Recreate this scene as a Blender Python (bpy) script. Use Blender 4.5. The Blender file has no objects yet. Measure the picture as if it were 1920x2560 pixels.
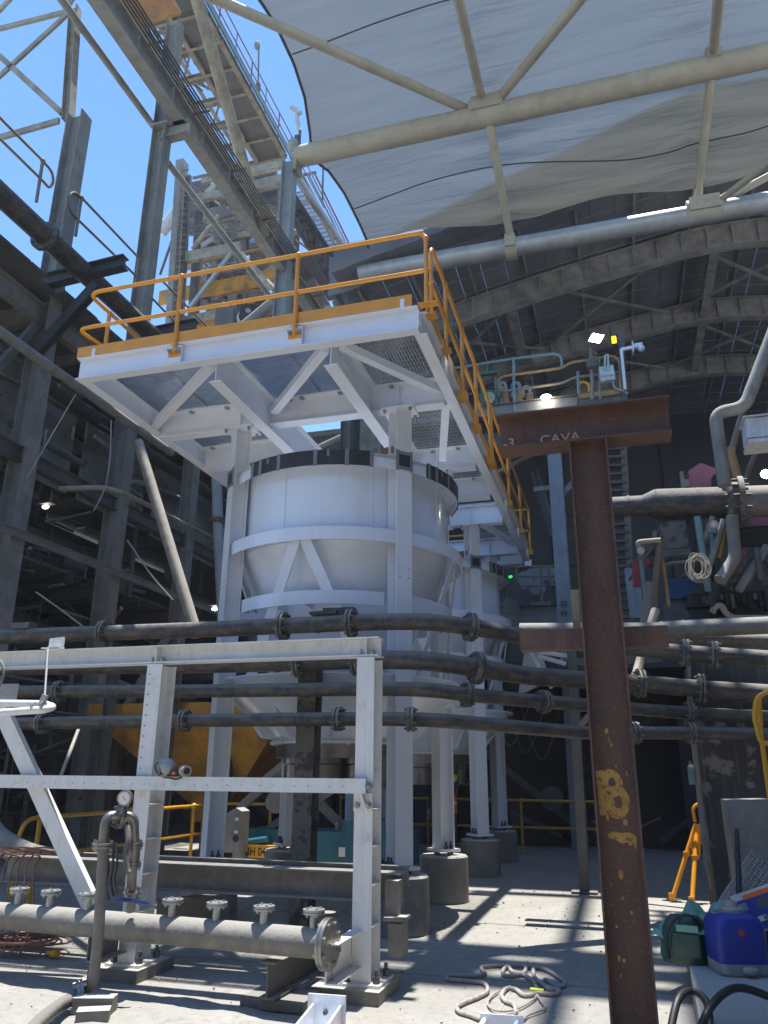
import bpy, math, random
from mathutils import Vector, Matrix, Euler
C = bpy.context.scene
COL = C.collection
R_ = math.radians
V = Vector

# ------------------------------------------------------------------ camera
F_PX, CX, CY, HC = 1958.0, 960.0, 1280.0, 1.5
ROT = (Matrix.Rotation(R_(16.5), 3, 'Z') @ Matrix.Rotation(R_(90 + 18.42), 3, 'X') @ Matrix.Rotation(R_(0.485), 3, 'Z'))
cam_d = bpy.data.cameras.new('camera'); cam = bpy.data.objects.new('camera', cam_d); COL.objects.link(cam)
cam.location = (0, 0, HC); cam.rotation_euler = ROT.to_euler()
cam_d.sensor_fit = 'VERTICAL'; cam_d.sensor_height = 36.0
cam_d.lens = F_PX / 2560 * 36.0
cam_d.clip_start = 0.05; cam_d.clip_end = 900
C.camera = cam

# ------------------------------------------------------------------ sky, sun, exposure
W = bpy.data.worlds.new('World'); C.world = W; W.use_nodes = True
nt = W.node_tree; nt.nodes.clear()
sky = nt.nodes.new('ShaderNodeTexSky'); sky.sky_type = 'NISHITA'; sky.sun_disc = False
sky.sun_elevation = R_(83); sky.sun_rotation = R_(8); sky.air_density = 1.0; sky.dust_density = 0.05; sky.ozone_density = 1.0; sky.altitude = 600
bg = nt.nodes.new('ShaderNodeBackground'); bg.inputs[1].default_value = 0.11
wo = nt.nodes.new('ShaderNodeOutputWorld')
tint = nt.nodes.new('ShaderNodeMixRGB'); tint.blend_type = 'MULTIPLY'; tint.inputs[0].default_value = 1.0; tint.inputs[2].default_value = (0.86, 1.14, 1.36, 1)
nt.links.new(sky.outputs[0], tint.inputs[1]); nt.links.new(tint.outputs[0], bg.inputs[0]); nt.links.new(bg.outputs[0], wo.inputs[0])
sd = bpy.data.lights.new('sun', 'SUN'); sd.energy = 4.4; sd.angle = R_(0.5); sd.color = (1.0, 0.965, 0.91)
so = bpy.data.objects.new('sun', sd); COL.objects.link(so)
so.rotation_euler = V((0.015, 0.11, 1.0)).to_track_quat('Z', 'Y').to_euler(); so.location = (0, 0, 60)
C.view_settings.view_transform = 'Standard'; C.view_settings.look = 'None'
C.view_settings.exposure = 1.10; C.view_settings.gamma = 1.0; C.view_settings.use_curve_mapping = False
C.cycles.max_bounces = 8; C.cycles.diffuse_bounces = 5; C.cycles.glossy_bounces = 3
C.cycles.transmission_bounces = 3; C.cycles.transparent_max_bounces = 8
C.cycles.use_denoising = True
C.cycles.sample_clamp_indirect = 6.0

def P(x, y, Y=None, Z=None, X=None):
    """point of the place seen at photograph pixel x,y on a plane of known depth"""
    d = ROT @ V(((x - CX) / F_PX, -(y - CY) / F_PX, -1.0))
    if X is not None: t = X / d.x
    elif Y is not None: t = Y / d.y
    else: t = (Z - HC) / d.z
    return V((0, 0, HC)) + d * t

# ------------------------------------------------------------------ materials
def nd(t, k, **kw):
    n = t.nodes.new(k)
    for a, b in kw.items(): setattr(n, a, b)
    return n
def mat(name, col, rough=0.6, metal=0.0, dirt=None, amt=0.5, scale=3.0, lo=0.45, hi=0.7, bump=0.0, bscale=40.0,
        dust=None, streak=0.0, fine=None, spec=0.5, coat=0.0, stretch=(1, 1, 1), var=0.12):
    m = bpy.data.materials.new(name); m.use_nodes = True
    t = m.node_tree; t.nodes.clear(); L = t.links.new
    out = nd(t, 'ShaderNodeOutputMaterial'); b = nd(t, 'ShaderNodeBsdfPrincipled'); L(b.outputs[0], out.inputs[0])
    b.inputs['Roughness'].default_value = rough; b.inputs['Metallic'].default_value = metal
    b.inputs['Specular IOR Level'].default_value = spec; b.inputs['Coat Weight'].default_value = coat
    geo = nd(t, 'ShaderNodeNewGeometry')
    mp = nd(t, 'ShaderNodeMapping'); mp.inputs['Scale'].default_value = stretch; L(geo.outputs['Position'], mp.inputs[0])
    # broad tone variation
    n0 = nd(t, 'ShaderNodeTexNoise'); n0.inputs['Scale'].default_value = scale * 0.35; n0.inputs['Detail'].default_value = 5
    L(mp.outputs[0], n0.inputs[0])
    r0 = nd(t, 'ShaderNodeMapRange'); r0.inputs[1].default_value = 0.3; r0.inputs[2].default_value = 0.7
    r0.inputs[3].default_value = 1 - var; r0.inputs[4].default_value = 1 + var; L(n0.outputs[0], r0.inputs[0])
    mul = nd(t, 'ShaderNodeMixRGB', blend_type='MULTIPLY'); mul.inputs[0].default_value = 1
    mul.inputs[1].default_value = (*col, 1); L(r0.outputs[0], mul.inputs[2])
    cur = mul.outputs[0]
    rcur = None
    if dirt:
        n1 = nd(t, 'ShaderNodeTexNoise'); n1.inputs['Scale'].default_value = scale; n1.inputs['Detail'].default_value = 8
        n1.inputs['Roughness'].default_value = 0.62; L(mp.outputs[0], n1.inputs[0])
        r1 = nd(t, 'ShaderNodeMapRange'); r1.inputs[1].default_value = lo; r1.inputs[2].default_value = hi
        r1.inputs[3].default_value = 0; r1.inputs[4].default_value = amt; L(n1.outputs[0], r1.inputs[0])
        mx = nd(t, 'ShaderNodeMixRGB'); L(r1.outputs[0], mx.inputs[0]); L(cur, mx.inputs[1]); mx.inputs[2].default_value = (*dirt, 1)
        cur = mx.outputs[0]
    if streak > 0:
        ms = nd(t, 'ShaderNodeMapping'); ms.inputs['Scale'].default_value = (26, 26, 1.2); L(geo.outputs['Position'], ms.inputs[0])
        n2 = nd(t, 'ShaderNodeTexNoise'); n2.inputs['Scale'].default_value = 1.0; n2.inputs['Detail'].default_value = 4; L(ms.outputs[0], n2.inputs[0])
        r2 = nd(t, 'ShaderNodeMapRange'); r2.inputs[1].default_value = 0.52; r2.inputs[2].default_value = 0.72
        r2.inputs[3].default_value = 0; r2.inputs[4].default_value = streak; L(n2.outputs[0], r2.inputs[0])
        mx = nd(t, 'ShaderNodeMixRGB'); L(r2.outputs[0], mx.inputs[0]); L(cur, mx.inputs[1])
        dc = dirt or (0.1, 0.08, 0.06); mx.inputs[2].default_value = (*dc, 1); cur = mx.outputs[0]
    if fine:
        n3 = nd(t, 'ShaderNodeTexNoise'); n3.inputs['Scale'].default_value = 55; n3.inputs['Detail'].default_value = 3; L(geo.outputs['Position'], n3.inputs[0])
        r3 = nd(t, 'ShaderNodeMapRange'); r3.inputs[1].default_value = 0.55; r3.inputs[2].default_value = 0.72
        r3.inputs[3].default_value = 0; r3.inputs[4].default_value = 0.6; L(n3.outputs[0], r3.inputs[0])
        mx = nd(t, 'ShaderNodeMixRGB'); L(r3.outputs[0], mx.inputs[0]); L(cur, mx.inputs[1]); mx.inputs[2].default_value = (*fine, 1); cur = mx.outputs[0]
    if dust:   # settled dust lies on upward faces
        sx = nd(t, 'ShaderNodeSeparateXYZ'); L(geo.outputs['Normal'], sx.inputs[0])
        n4 = nd(t, 'ShaderNodeTexNoise'); n4.inputs['Scale'].default_value = 9; n4.inputs['Detail'].default_value = 6; L(geo.outputs['Position'], n4.inputs[0])
        ad = nd(t, 'ShaderNodeMath', operation='MULTIPLY_ADD'); ad.inputs[1].default_value = 0.9; ad.inputs[2].default_value = -0.45; L(n4.outputs[0], ad.inputs[0])
        a2 = nd(t, 'ShaderNodeMath', operation='ADD'); L(sx.outputs[2], a2.inputs[0]); L(ad.outputs[0], a2.inputs[1])
        r4 = nd(t, 'ShaderNodeMapRange'); r4.inputs[1].default_value = 0.15; r4.inputs[2].default_value = 0.75
        r4.inputs[3].default_value = 0; r4.inputs[4].default_value = 0.92; L(a2.outputs[0], r4.inputs[0])
        mx = nd(t, 'ShaderNodeMixRGB'); L(r4.outputs[0], mx.inputs[0]); L(cur, mx.inputs[1]); mx.inputs[2].default_value = (*dust, 1); cur = mx.outputs[0]
        rr = nd(t, 'ShaderNodeMapRange'); rr.inputs[3].default_value = rough; rr.inputs[4].default_value = 0.95
        L(r4.outputs[0], rr.inputs[0]); L(rr.outputs[0], b.inputs['Roughness'])
    L(cur, b.inputs['Base Color'])
    if bump > 0:
        n5 = nd(t, 'ShaderNodeTexNoise'); n5.inputs['Scale'].default_value = bscale; n5.inputs['Detail'].default_value = 6; L(geo.outputs['Position'], n5.inputs[0])
        bu = nd(t, 'ShaderNodeBump'); bu.inputs['Strength'].default_value = bump; bu.inputs['Distance'].default_value = 0.02
        L(n5.outputs[0], bu.inputs['Height']); L(bu.outputs[0], b.inputs['Normal'])
    return m
def emit(name, col, s):
    m = bpy.data.materials.new(name); m.use_nodes = True; t = m.node_tree; t.nodes.clear()
    e = nd(t, 'ShaderNodeEmission'); e.inputs[0].default_value = (*col, 1); e.inputs[1].default_value = s
    o = nd(t, 'ShaderNodeOutputMaterial'); t.links.new(e.outputs[0], o.inputs[0]); return m

M = {}
DUST = (0.36, 0.345, 0.31)
M['white'] = mat('new_white_paint', (0.77, 0.79, 0.82), 0.32, dirt=(0.52, 0.49, 0.43), amt=0.30, scale=2.2, lo=0.5, hi=0.8, bump=0.02, bscale=18, coat=0.15, var=0.04)
M['tank'] = mat('glossy_white_tank_paint', (0.75, 0.80, 0.88), 0.24, dirt=(0.58, 0.58, 0.57), amt=0.28, scale=1.5, lo=0.5, hi=0.8, streak=0.14, bump=0.05, bscale=5, coat=0.35, var=0.03)
M['white_worn'] = mat('scuffed_white_paint', (0.70, 0.70, 0.68), 0.45, dirt=(0.36, 0.35, 0.32), amt=0.55, scale=9, lo=0.54, hi=0.76, streak=0.25, bump=0.05, bscale=60, dust=(0.6, 0.58, 0.53), var=0.06)
M['orange'] = mat('orange_yellow_paint', (0.74, 0.31, 0.014), 0.38, dirt=(0.24, 0.12, 0.04), amt=0.4, scale=14, lo=0.58, hi=0.75, bump=0.03, coat=0.2, var=0.08)
M['yellow'] = mat('safety_yellow_paint', (0.60, 0.30, 0.015), 0.42, dirt=(0.22, 0.15, 0.07), amt=0.5, scale=8, lo=0.5, hi=0.75, bump=0.03, var=0.1)
M['galv'] = mat('galvanised_steel', (0.40, 0.41, 0.41), 0.45, 0.75, dirt=(0.28, 0.28, 0.27), amt=0.5, scale=20, var=0.1)
M['bolt'] = mat('dark_bolt_steel', (0.09, 0.09, 0.095), 0.5, 0.6, fine=(0.2, 0.19, 0.17))
M['pipe'] = mat('dusty_black_slurry_pipe', (0.030, 0.031, 0.034), 0.5, dirt=(0.135, 0.102, 0.072), amt=0.85, scale=5, lo=0.42, hi=0.68, streak=0.45, dust=(0.22, 0.205, 0.175), bump=0.25, bscale=30, stretch=(1, 1, 3))
M['pipe2'] = mat('dark_rubber_pipe', (0.03, 0.032, 0.034), 0.5, dirt=(0.11, 0.095, 0.075), amt=0.55, scale=7, streak=0.3, dust=(0.20, 0.19, 0.165), bump=0.2, bscale=30)
M['flange'] = mat('dusty_pipe_flange', (0.055, 0.055, 0.055), 0.6, dirt=(0.20, 0.18, 0.145), amt=0.8, scale=14, lo=0.42, hi=0.62, dust=(0.34, 0.32, 0.28), bump=0.5, bscale=50)
M['mani'] = mat('dusty_manifold_steel', (0.165, 0.155, 0.138), 0.6, 0.2, dirt=(0.25, 0.235, 0.205), amt=0.8, scale=10, bump=0.25, bscale=45, dust=(0.33, 0.315, 0.28), streak=0.3)
M['stainless'] = mat('stainless_steel', (0.30, 0.285, 0.265), 0.38, 0.85, dirt=(0.13, 0.12, 0.105), amt=0.5, scale=9, lo=0.45, hi=0.7, bump=0.06, bscale=25, var=0.15)
M['rust'] = mat('rusty_mill_steel', (0.112, 0.058, 0.043), 0.62, 0.1, dirt=(0.065, 0.043, 0.038), amt=0.85, scale=4, lo=0.42, hi=0.66, fine=(0.22, 0.11, 0.065), bump=0.25, bscale=70, streak=0.3, stretch=(3, 3, 1), var=0.22)
M['conc'] = mat('weathered_concrete', (0.24, 0.225, 0.20), 0.9, dirt=(0.13, 0.12, 0.105), amt=0.7, scale=5, lo=0.4, hi=0.7, bump=0.5, bscale=60, streak=0.25, dust=(0.42, 0.41, 0.37), var=0.15)
M['conc_dark'] = mat('stained_concrete_pillar', (0.05, 0.05, 0.05), 0.85, dirt=(0.24, 0.22, 0.19), amt=0.85, scale=2.9, lo=0.54, hi=0.58, bump=0.5, bscale=40, streak=0.3, var=0.25)
M['steel'] = mat('grey_dusty_structural_steel', (0.245, 0.232, 0.208), 0.75, dirt=(0.11, 0.105, 0.095), amt=0.6, scale=3, bump=0.1, streak=0.35, dust=(0.34, 0.33, 0.30), var=0.14)
M['steel_light'] = mat('pale_girder_paint', (0.33, 0.325, 0.30), 0.75, dirt=(0.17, 0.16, 0.14), amt=0.6, scale=3, bump=0.1, streak=0.4, dust=(0.4, 0.385, 0.35), var=0.12)  # paler version of the grey structural steel colour
M['steel_blue'] = mat('blue_grey_column_paint', (0.27, 0.295, 0.31), 0.6, dirt=(0.14, 0.135, 0.12), amt=0.5, scale=2.5, streak=0.3, dust=DUST, var=0.1)
M['beige'] = mat('beige_weathered_steel', (0.37, 0.325, 0.245), 0.7, dirt=(0.17, 0.135, 0.10), amt=0.75, scale=3, lo=0.42, hi=0.66, bump=0.12, streak=0.4, dust=(0.42, 0.39, 0.33), var=0.15)
M['beige_pipe'] = mat('beige_roof_tube', (0.42, 0.375, 0.29), 0.65, dirt=(0.28, 0.25, 0.20), amt=0.6, scale=2, bump=0.05, streak=0.3, var=0.12)
M['silver_pipe'] = mat('silver_roof_tube', (0.42, 0.43, 0.44), 0.42, 0.35, dirt=(0.25, 0.235, 0.2), amt=0.6, scale=2, streak=0.3, var=0.1)
M['darksteel'] = mat('dark_plant_steel', (0.088, 0.088, 0.085), 0.7, dirt=(0.155, 0.145, 0.125), amt=0.7, scale=2.5, bump=0.1, dust=(0.24, 0.23, 0.21), streak=0.3, var=0.25)
M['blacksteel'] = mat('black_bracket_steel', (0.038, 0.041, 0.047), 0.65, dirt=(0.07, 0.065, 0.058), amt=0.5, scale=4, var=0.2)
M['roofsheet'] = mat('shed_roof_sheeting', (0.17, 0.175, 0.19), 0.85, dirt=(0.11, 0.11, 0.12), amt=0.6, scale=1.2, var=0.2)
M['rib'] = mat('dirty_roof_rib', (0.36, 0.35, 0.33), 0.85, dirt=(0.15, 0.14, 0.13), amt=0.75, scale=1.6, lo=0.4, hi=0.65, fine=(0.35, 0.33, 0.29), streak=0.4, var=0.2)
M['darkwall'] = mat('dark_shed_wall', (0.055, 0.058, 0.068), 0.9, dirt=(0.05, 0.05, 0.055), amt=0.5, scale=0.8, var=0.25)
M['voidwall'] = mat('blackout_undercroft_wall', (0.013, 0.014, 0.016), 0.95, dirt=(0.03, 0.03, 0.03), amt=0.5, scale=1.2, var=0.3)  # near-black colour puts the undercroft's unlit darkness into the wall itself
M['belt'] = mat('conveyor_underpan', (0.16, 0.155, 0.145), 0.8, dirt=(0.10, 0.095, 0.085), amt=0.5, scale=4, var=0.1)
M['rubber'] = mat('black_rubber_strip', (0.022, 0.025, 0.032), 0.55, dirt=(0.07, 0.072, 0.08), amt=0.5, scale=18, var=0.15)
M['tape'] = mat('grey_duct_tape', (0.20, 0.215, 0.235), 0.45, dirt=(0.3, 0.31, 0.32), amt=0.3, scale=20, var=0.1)
M['wood'] = mat('timber_packer', (0.30, 0.17, 0.08), 0.8, dirt=(0.14, 0.08, 0.04), amt=0.7, scale=12, stretch=(1, 8, 8), var=0.2)
M['teal'] = mat('teal_machine_paint', (0.008, 0.13, 0.19), 0.45, dirt=(0.05, 0.07, 0.075), amt=0.6, scale=6, var=0.15)
M['hopper'] = mat('yellow_hopper_plate', (0.60, 0.27, 0.022), 0.6, dirt=(0.16, 0.09, 0.035), amt=0.7, scale=2.2, lo=0.42, hi=0.66, streak=0.4, var=0.2)
M['hivis'] = mat('orange_hivis_cloth', (0.85, 0.16, 0.02), 0.8, bump=0.3, bscale=15, var=0.1)
M['reflect'] = mat('reflective_tape', (0.7, 0.7, 0.66), 0.4, var=0.04)
M['lime'] = mat('lime_hivis_panel', (0.62, 0.72, 0.05), 0.7, var=0.06)
M['navy'] = mat('navy_work_trousers', (0.03, 0.04, 0.08), 0.9, bump=0.3, bscale=20)
M['skin'] = mat('skin', (0.45, 0.24, 0.15), 0.55, var=0.05)
M['bluepvc'] = mat('blue_plastic', (0.012, 0.035, 0.30), 0.38, dirt=(0.03, 0.05, 0.2), amt=0.4, scale=6, bump=0.05, var=0.1)
M['greyplastic'] = mat('grey_plastic', (0.33, 0.33, 0.32), 0.5, dirt=(0.2, 0.19, 0.17), amt=0.5, scale=12)
M['greenbag'] = mat('dark_green_canvas', (0.012, 0.075, 0.055), 0.42, dirt=(0.03, 0.05, 0.045), amt=0.5, scale=5, bump=0.4, bscale=14, var=0.25)
M['greencloth'] = mat('pale_green_pvc_sheet', (0.16, 0.38, 0.27), 0.35, dirt=(0.32, 0.42, 0.36), amt=0.5, scale=7, bump=0.6, bscale=9, var=0.15)
M['copper'] = mat('brown_orange_cable', (0.27, 0.125, 0.085), 0.5, dirt=(0.14, 0.1, 0.085), amt=0.7, scale=20, var=0.2)
M['rope'] = mat('dirty_pale_rope', (0.44, 0.40, 0.37), 0.9, dirt=(0.25, 0.22, 0.20), amt=0.7, scale=30, bump=0.4, bscale=200, var=0.1)
M['red'] = mat('faded_red_paint', (0.33, 0.05, 0.06), 0.7, dirt=(0.2, 0.07, 0.07), amt=0.5, scale=5, var=0.15)
M['pink'] = mat('faded_pink_guard', (0.52, 0.17, 0.20), 0.7, dirt=(0.35, 0.15, 0.15), amt=0.6, scale=4, dust=(0.7, 0.5, 0.5), var=0.12)
M['bluebin'] = mat('blue_bin', (0.02, 0.12, 0.30), 0.5, dirt=(0.1, 0.12, 0.14), amt=0.6, scale=8, dust=(0.2, 0.3, 0.4), var=0.1)
M['palegreen'] = mat('pale_blue_green_pipe', (0.16, 0.27, 0.28), 0.6, dirt=(0.11, 0.12, 0.11), amt=0.6, scale=9, dust=DUST, var=0.15)
M['green'] = mat('green_valve_paint', (0.03, 0.17, 0.10), 0.5, dirt=(0.1, 0.12, 0.1), amt=0.5, scale=8)
M['handleblue'] = mat('blue_valve_handle', (0.015, 0.04, 0.22), 0.4, var=0.08)
M['dialwhite'] = mat('gauge_dial', (0.75, 0.75, 0.74), 0.3, var=0.02)
M['black'] = mat('black_plastic', (0.02, 0.02, 0.022), 0.5, var=0.1)
M['sign'] = mat('amber_plate', (0.72, 0.36, 0.02), 0.4, var=0.05)
M['ink'] = mat('black_lettering', (0.01, 0.01, 0.012), 0.6, var=0.02)
M['chalk'] = mat('ochre_chalk', (0.62, 0.42, 0.27), 0.9, var=0.2)
M['spray'] = mat('mustard_spray_paint', (0.42, 0.24, 0.055), 0.7, dirt=(0.10, 0.05, 0.03), amt=0.9, scale=35, lo=0.54, hi=0.64, var=0.25)
M['oldpaint'] = mat('flaking_olive_post_paint', (0.125, 0.115, 0.095), 0.75, dirt=(0.055, 0.032, 0.025), amt=0.95, scale=7, lo=0.52, hi=0.56, bump=0.3, bscale=30, var=0.15)
M['whitebox'] = mat('white_enclosure', (0.62, 0.62, 0.6), 0.5, dirt=(0.3, 0.28, 0.25), amt=0.5, scale=5, streak=0.3, var=0.08)
M['railrust'] = mat('rusty_old_handrail', (0.20, 0.14, 0.10), 0.75, dirt=(0.22, 0.2, 0.15), amt=0.7, scale=7, dust=DUST, var=0.2)
M['ochrepipe'] = mat('ochre_old_paint', (0.40, 0.22, 0.09), 0.7, dirt=(0.2, 0.15, 0.1), amt=0.7, scale=7, var=0.2)
M['lamp'] = emit('lit_lamp_glass', (1.0, 0.97, 0.86), 30)
M['lampsoft'] = emit('lit_lamp_glass_far', (1.0, 0.95, 0.8), 10)
M['amber'] = emit('lit_amber_beacon', (1.0, 0.42, 0.01), 2.2)
M['greenlamp'] = emit('lit_green_lamp', (0.02, 0.8, 0.1), 0.9)

# ------------------------------------------------------------------ mesh builder
class MB:
    def __init__(s): s.v = []; s.f = []; s.sm = []
    def add(s, vs, fs, smooth=False):
        o = len(s.v); s.v += [V(p) for p in vs]; s.f += [tuple(i + o for i in f) for f in fs]; s.sm += [smooth] * len(fs); return s
    def box(s, c, d, rz=0, rot=None):
        m = rot if rot else Matrix.Rotation(rz, 3, 'Z'); c = V(c)
        vs = [c + m @ V((x * d[0] / 2, y * d[1] / 2, z * d[2] / 2)) for x in (-1, 1) for y in (-1, 1) for z in (-1, 1)]
        return s.add(vs, [(0, 1, 3, 2), (4, 6, 7, 5), (0, 4, 5, 1), (2, 3, 7, 6), (0, 2, 6, 4), (1, 5, 7, 3)])
    def prism(s, a, b, prof, up=(0, 0, 1)):
        """profile (side, up) swept from a to b"""
        a = V(a); b = V(b); d = (b - a).normalized(); u = V(up)
        sd_ = d.cross(u)
        if sd_.length < 1e-4: sd_ = d.cross(V((0, 1, 0)))
        sd_.normalize(); u = sd_.cross(d).normalized(); n = len(prof)
        vs = [a + sd_ * p[0] + u * p[1] for p in prof] + [b + sd_ * p[0] + u * p[1] for p in prof]
        fs = [(i, (i + 1) % n, (i + 1) % n + n, i + n) for i in range(n)] + [tuple(range(n - 1, -1, -1)), tuple(range(n, 2 * n))]
        return s.add(vs, fs)
    def bar(s, a, b, w, h, up=(0, 0, 1)):
        return s.prism(a, b, [(-w / 2, -h / 2), (w / 2, -h / 2), (w / 2, h / 2), (-w / 2, h / 2)], up)
    def ibeam(s, a, b, d, w, tf=0.012, tw=0.008, up=(0, 0, 1)):
        w2, d2, t2 = w / 2, d / 2, tw / 2
        return s.prism(a, b, [(-w2, -d2), (w2, -d2), (w2, -d2 + tf), (t2, -d2 + tf), (t2, d2 - tf), (w2, d2 - tf), (w2, d2), (-w2, d2), (-w2, d2 - tf), (-t2, d2 - tf), (-t2, -d2 + tf), (-w2, -d2 + tf)], up)
    def chan(s, a, b, d, w, t=0.008, up=(0, 0, 1), side=1):
        k = side; w2, d2 = w / 2, d / 2
        pr = [(-w2 * k, -d2), (w2 * k, -d2), (w2 * k, -d2 + t), ((-w2 + t) * k, -d2 + t), ((-w2 + t) * k, d2 - t), (w2 * k, d2 - t), (w2 * k, d2), (-w2 * k, d2)]
        if k < 0: pr.reverse()
        return s.prism(a, b, pr, up)
    def angle(s, a, b, l, t=0.008, up=(0, 0, 1), side=1):
        k = side
        pr = [(0, 0), (l * k, 0), (l * k, t), (t * k, t), (t * k, l), (0, l)]
        if k < 0: pr.reverse()
        return s.prism(a, b, pr, up)
    def tube(s, pts, r, n=12, caps=True, radii=None):
        pts = [V(p) for p in pts]; m = len(pts)
        T = []
        for i in range(m):
            d = (pts[min(i + 1, m - 1)] - pts[max(i - 1, 0)])
            T.append(d.normalized() if d.length > 1e-9 else V((0, 0, 1)))
        u = T[0].orthogonal().normalized(); vs = []
        for i in range(m):
            if i: u = (T[i - 1].rotation_difference(T[i]) @ u); u = (u - T[i] * u.dot(T[i])).normalized()
            w = T[i].cross(u); rr = radii[i] if radii else r
            for k in range(n):
                a = 2 * math.pi * k / n; vs.append(pts[i] + (u * math.cos(a) + w * math.sin(a)) * rr)
        fs = [(i * n + k, i * n + (k + 1) % n, (i + 1) * n + (k + 1) % n, (i + 1) * n + k) for i in range(m - 1) for k in range(n)]
        s.add(vs, fs, True)
        if caps:
            o = len(s.v) - len(vs)
            s.f += [tuple(o + k for k in range(n - 1, -1, -1)), tuple(o + (m - 1) * n + k for k in range(n))]; s.sm += [False, False]
        return s
    def cyl(s, a, b, r, n=16, r2=None): return s.tube([a, b], r, n, True, [r, r if r2 is None else r2])
    def lathe(s, c, prof, n=48, a0=0, a1=360, axis='Z', smooth=True, closed=False):
        """prof: (r, z) list"""
        c = V(c); full = abs(a1 - a0) >= 360; cnt = n if full else n + 1; m = len(prof); vs = []
        for i in range(cnt):
            a = R_(a0 + (a1 - a0) * i / n)
            for r, z in prof: vs.append(c + V((r * math.cos(a), r * math.sin(a), z)))
        fs = []; mm = m if closed else m - 1
        for i in range(n):
            j = (i + 1) % cnt
            for k in range(mm): fs.append((i * m + k, j * m + k, j * m + (k + 1) % m, i * m + (k + 1) % m))
        s.add(vs, fs, smooth)
        if not full and closed:
            o = len(s.v) - len(vs); s.f += [tuple(o + k for k in range(m)), tuple(o + n * m + k for k in range(m - 1, -1, -1))]; s.sm += [False, False]
        return s
    def ball(s, c, r, n=12, sq=(1, 1, 1)):
        c = V(c); pr = [(math.sin(math.pi * k / 8), -math.cos(math.pi * k / 8)) for k in range(9)]; vs = []; m = 9
        for i in range(n):
            a = 2 * math.pi * i / n
            for q, z in pr: vs.append(c + V((q * math.cos(a) * r * sq[0], q * math.sin(a) * r * sq[1], z * r * sq[2])))
        return s.add(vs, [(i * m + k, ((i + 1) % n) * m + k, ((i + 1) % n) * m + k + 1, i * m + k + 1) for i in range(n) for k in range(8)], True)
    def quad(s, a, b, c, d, t=0.0):
        if t == 0: return s.add([a, b, c, d], [(0, 1, 2, 3)])
        a, b, c, d = V(a), V(b), V(c), V(d); n = (b - a).cross(d - a).normalized() * t
        return s.add([a, b, c, d, a + n, b + n, c + n, d + n], [(3, 2, 1, 0), (4, 5, 6, 7), (0, 1, 5, 4), (1, 2, 6, 5), (2, 3, 7, 6), (3, 0, 4, 7)])
    def poly(s, pts, t, nrm):
        n = len(pts); pts = [V(p) for p in pts]; o = V(nrm) * t
        return s.add(pts + [p + o for p in pts], [tuple(range(n)), tuple(range(2 * n - 1, n - 1, -1))] + [(i, (i + 1) % n, (i + 1) % n + n, i + n) for i in range(n)])
    def mesh(s, name, org=(0, 0, 0)):
        me = bpy.data.meshes.new(name); o = V(org)
        me.from_pydata([tuple(p - o) for p in s.v], [], s.f)
        me.polygons.foreach_set('use_smooth', s.sm); me.update()
        if any(s.sm): me.set_sharp_from_angle(angle=R_(38))
        return me

WL = {}
def link(o): COL.objects.link(o); return o
def tag(o, label=None, cat=None, group=None, kind=None):
    if label: o['label'] = label
    if cat: o['category'] = cat
    if group: o['group'] = group
    if kind: o['kind'] = kind
    return o
def thing(name, loc, label, cat, group=None):
    o = link(bpy.data.objects.new(name, None)); o.location = loc; o.empty_display_size = 0.1
    WL[o.name] = V(loc); return tag(o, label, cat, group)
def part(name, mb, m, parent, label=None, kind=None):
    org = WL[parent.name]; me = mb.mesh(name, org); me.materials.append(M[m] if isinstance(m, str) else m)
    o = link(bpy.data.objects.new(name, me)); o.parent = parent; WL[o.name] = org.copy()
    if label: o['label'] = label
    if kind: o['kind'] = kind
    return o
def solo(name, mb, m, loc, label, cat, group=None, kind=None):
    me = mb.mesh(name, loc); me.materials.append(M[m] if isinstance(m, str) else m)
    o = link(bpy.data.objects.new(name, me)); o.location = loc; WL[o.name] = V(loc)
    return tag(o, label, cat, group, kind)
def struct(name, mb, m, kind='structure'):
    me = mb.mesh(name); me.materials.append(M[m] if isinstance(m, str) else m)
    o = link(bpy.data.objects.new(name, me)); WL[o.name] = V((0, 0, 0)); o['kind'] = kind; return o
def shared(mb, m, name):
    me = mb.mesh(name); me.materials.append(M[m]); return me
def put(name, me, parent, pos, rot=None):
    o = link(bpy.data.objects.new(name, me)); o.parent = parent; o.location = V(pos) - WL[parent.name]
    if rot: o.rotation_euler = rot
    WL[o.name] = V(pos); return o
def copy_tree(o, parent=None):
    c = o.copy(); link(c); c.parent = parent
    for ch in list(o.children): copy_tree(ch, c)
    return c
def fillet(pts, r, n=5):
    pts = [V(p) for p in pts]; out = [pts[0]]
    for i in range(1, len(pts) - 1):
        a, b, c = pts[i - 1], pts[i], pts[i + 1]; d1 = (a - b); d2 = (c - b)
        q = min(r, d1.length * 0.48, d2.length * 0.48); p1 = b + d1.normalized() * q; p2 = b + d2.normalized() * q
        for k in range(n + 1):
            t = k / n; out.append(p1 * (1 - t) ** 2 + b * 2 * t * (1 - t) + p2 * t * t)
    out.append(pts[-1]); return out
def spline(pts, n=8):
    pts = [V(p) for p in pts]; out = []
    for i in range(len(pts) - 1):
        p0, p1, p2, p3 = pts[max(i - 1, 0)], pts[i], pts[i + 1], pts[min(i + 2, len(pts) - 1)]
        for k in range(n):
            t = k / n
            out.append(0.5 * ((2 * p1) + (p2 - p0) * t + (2 * p0 - 5 * p1 + 4 * p2 - p3) * t * t + (3 * p1 - p0 - 3 * p2 + p3) * t ** 3))
    out.append(pts[-1]); return out
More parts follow.
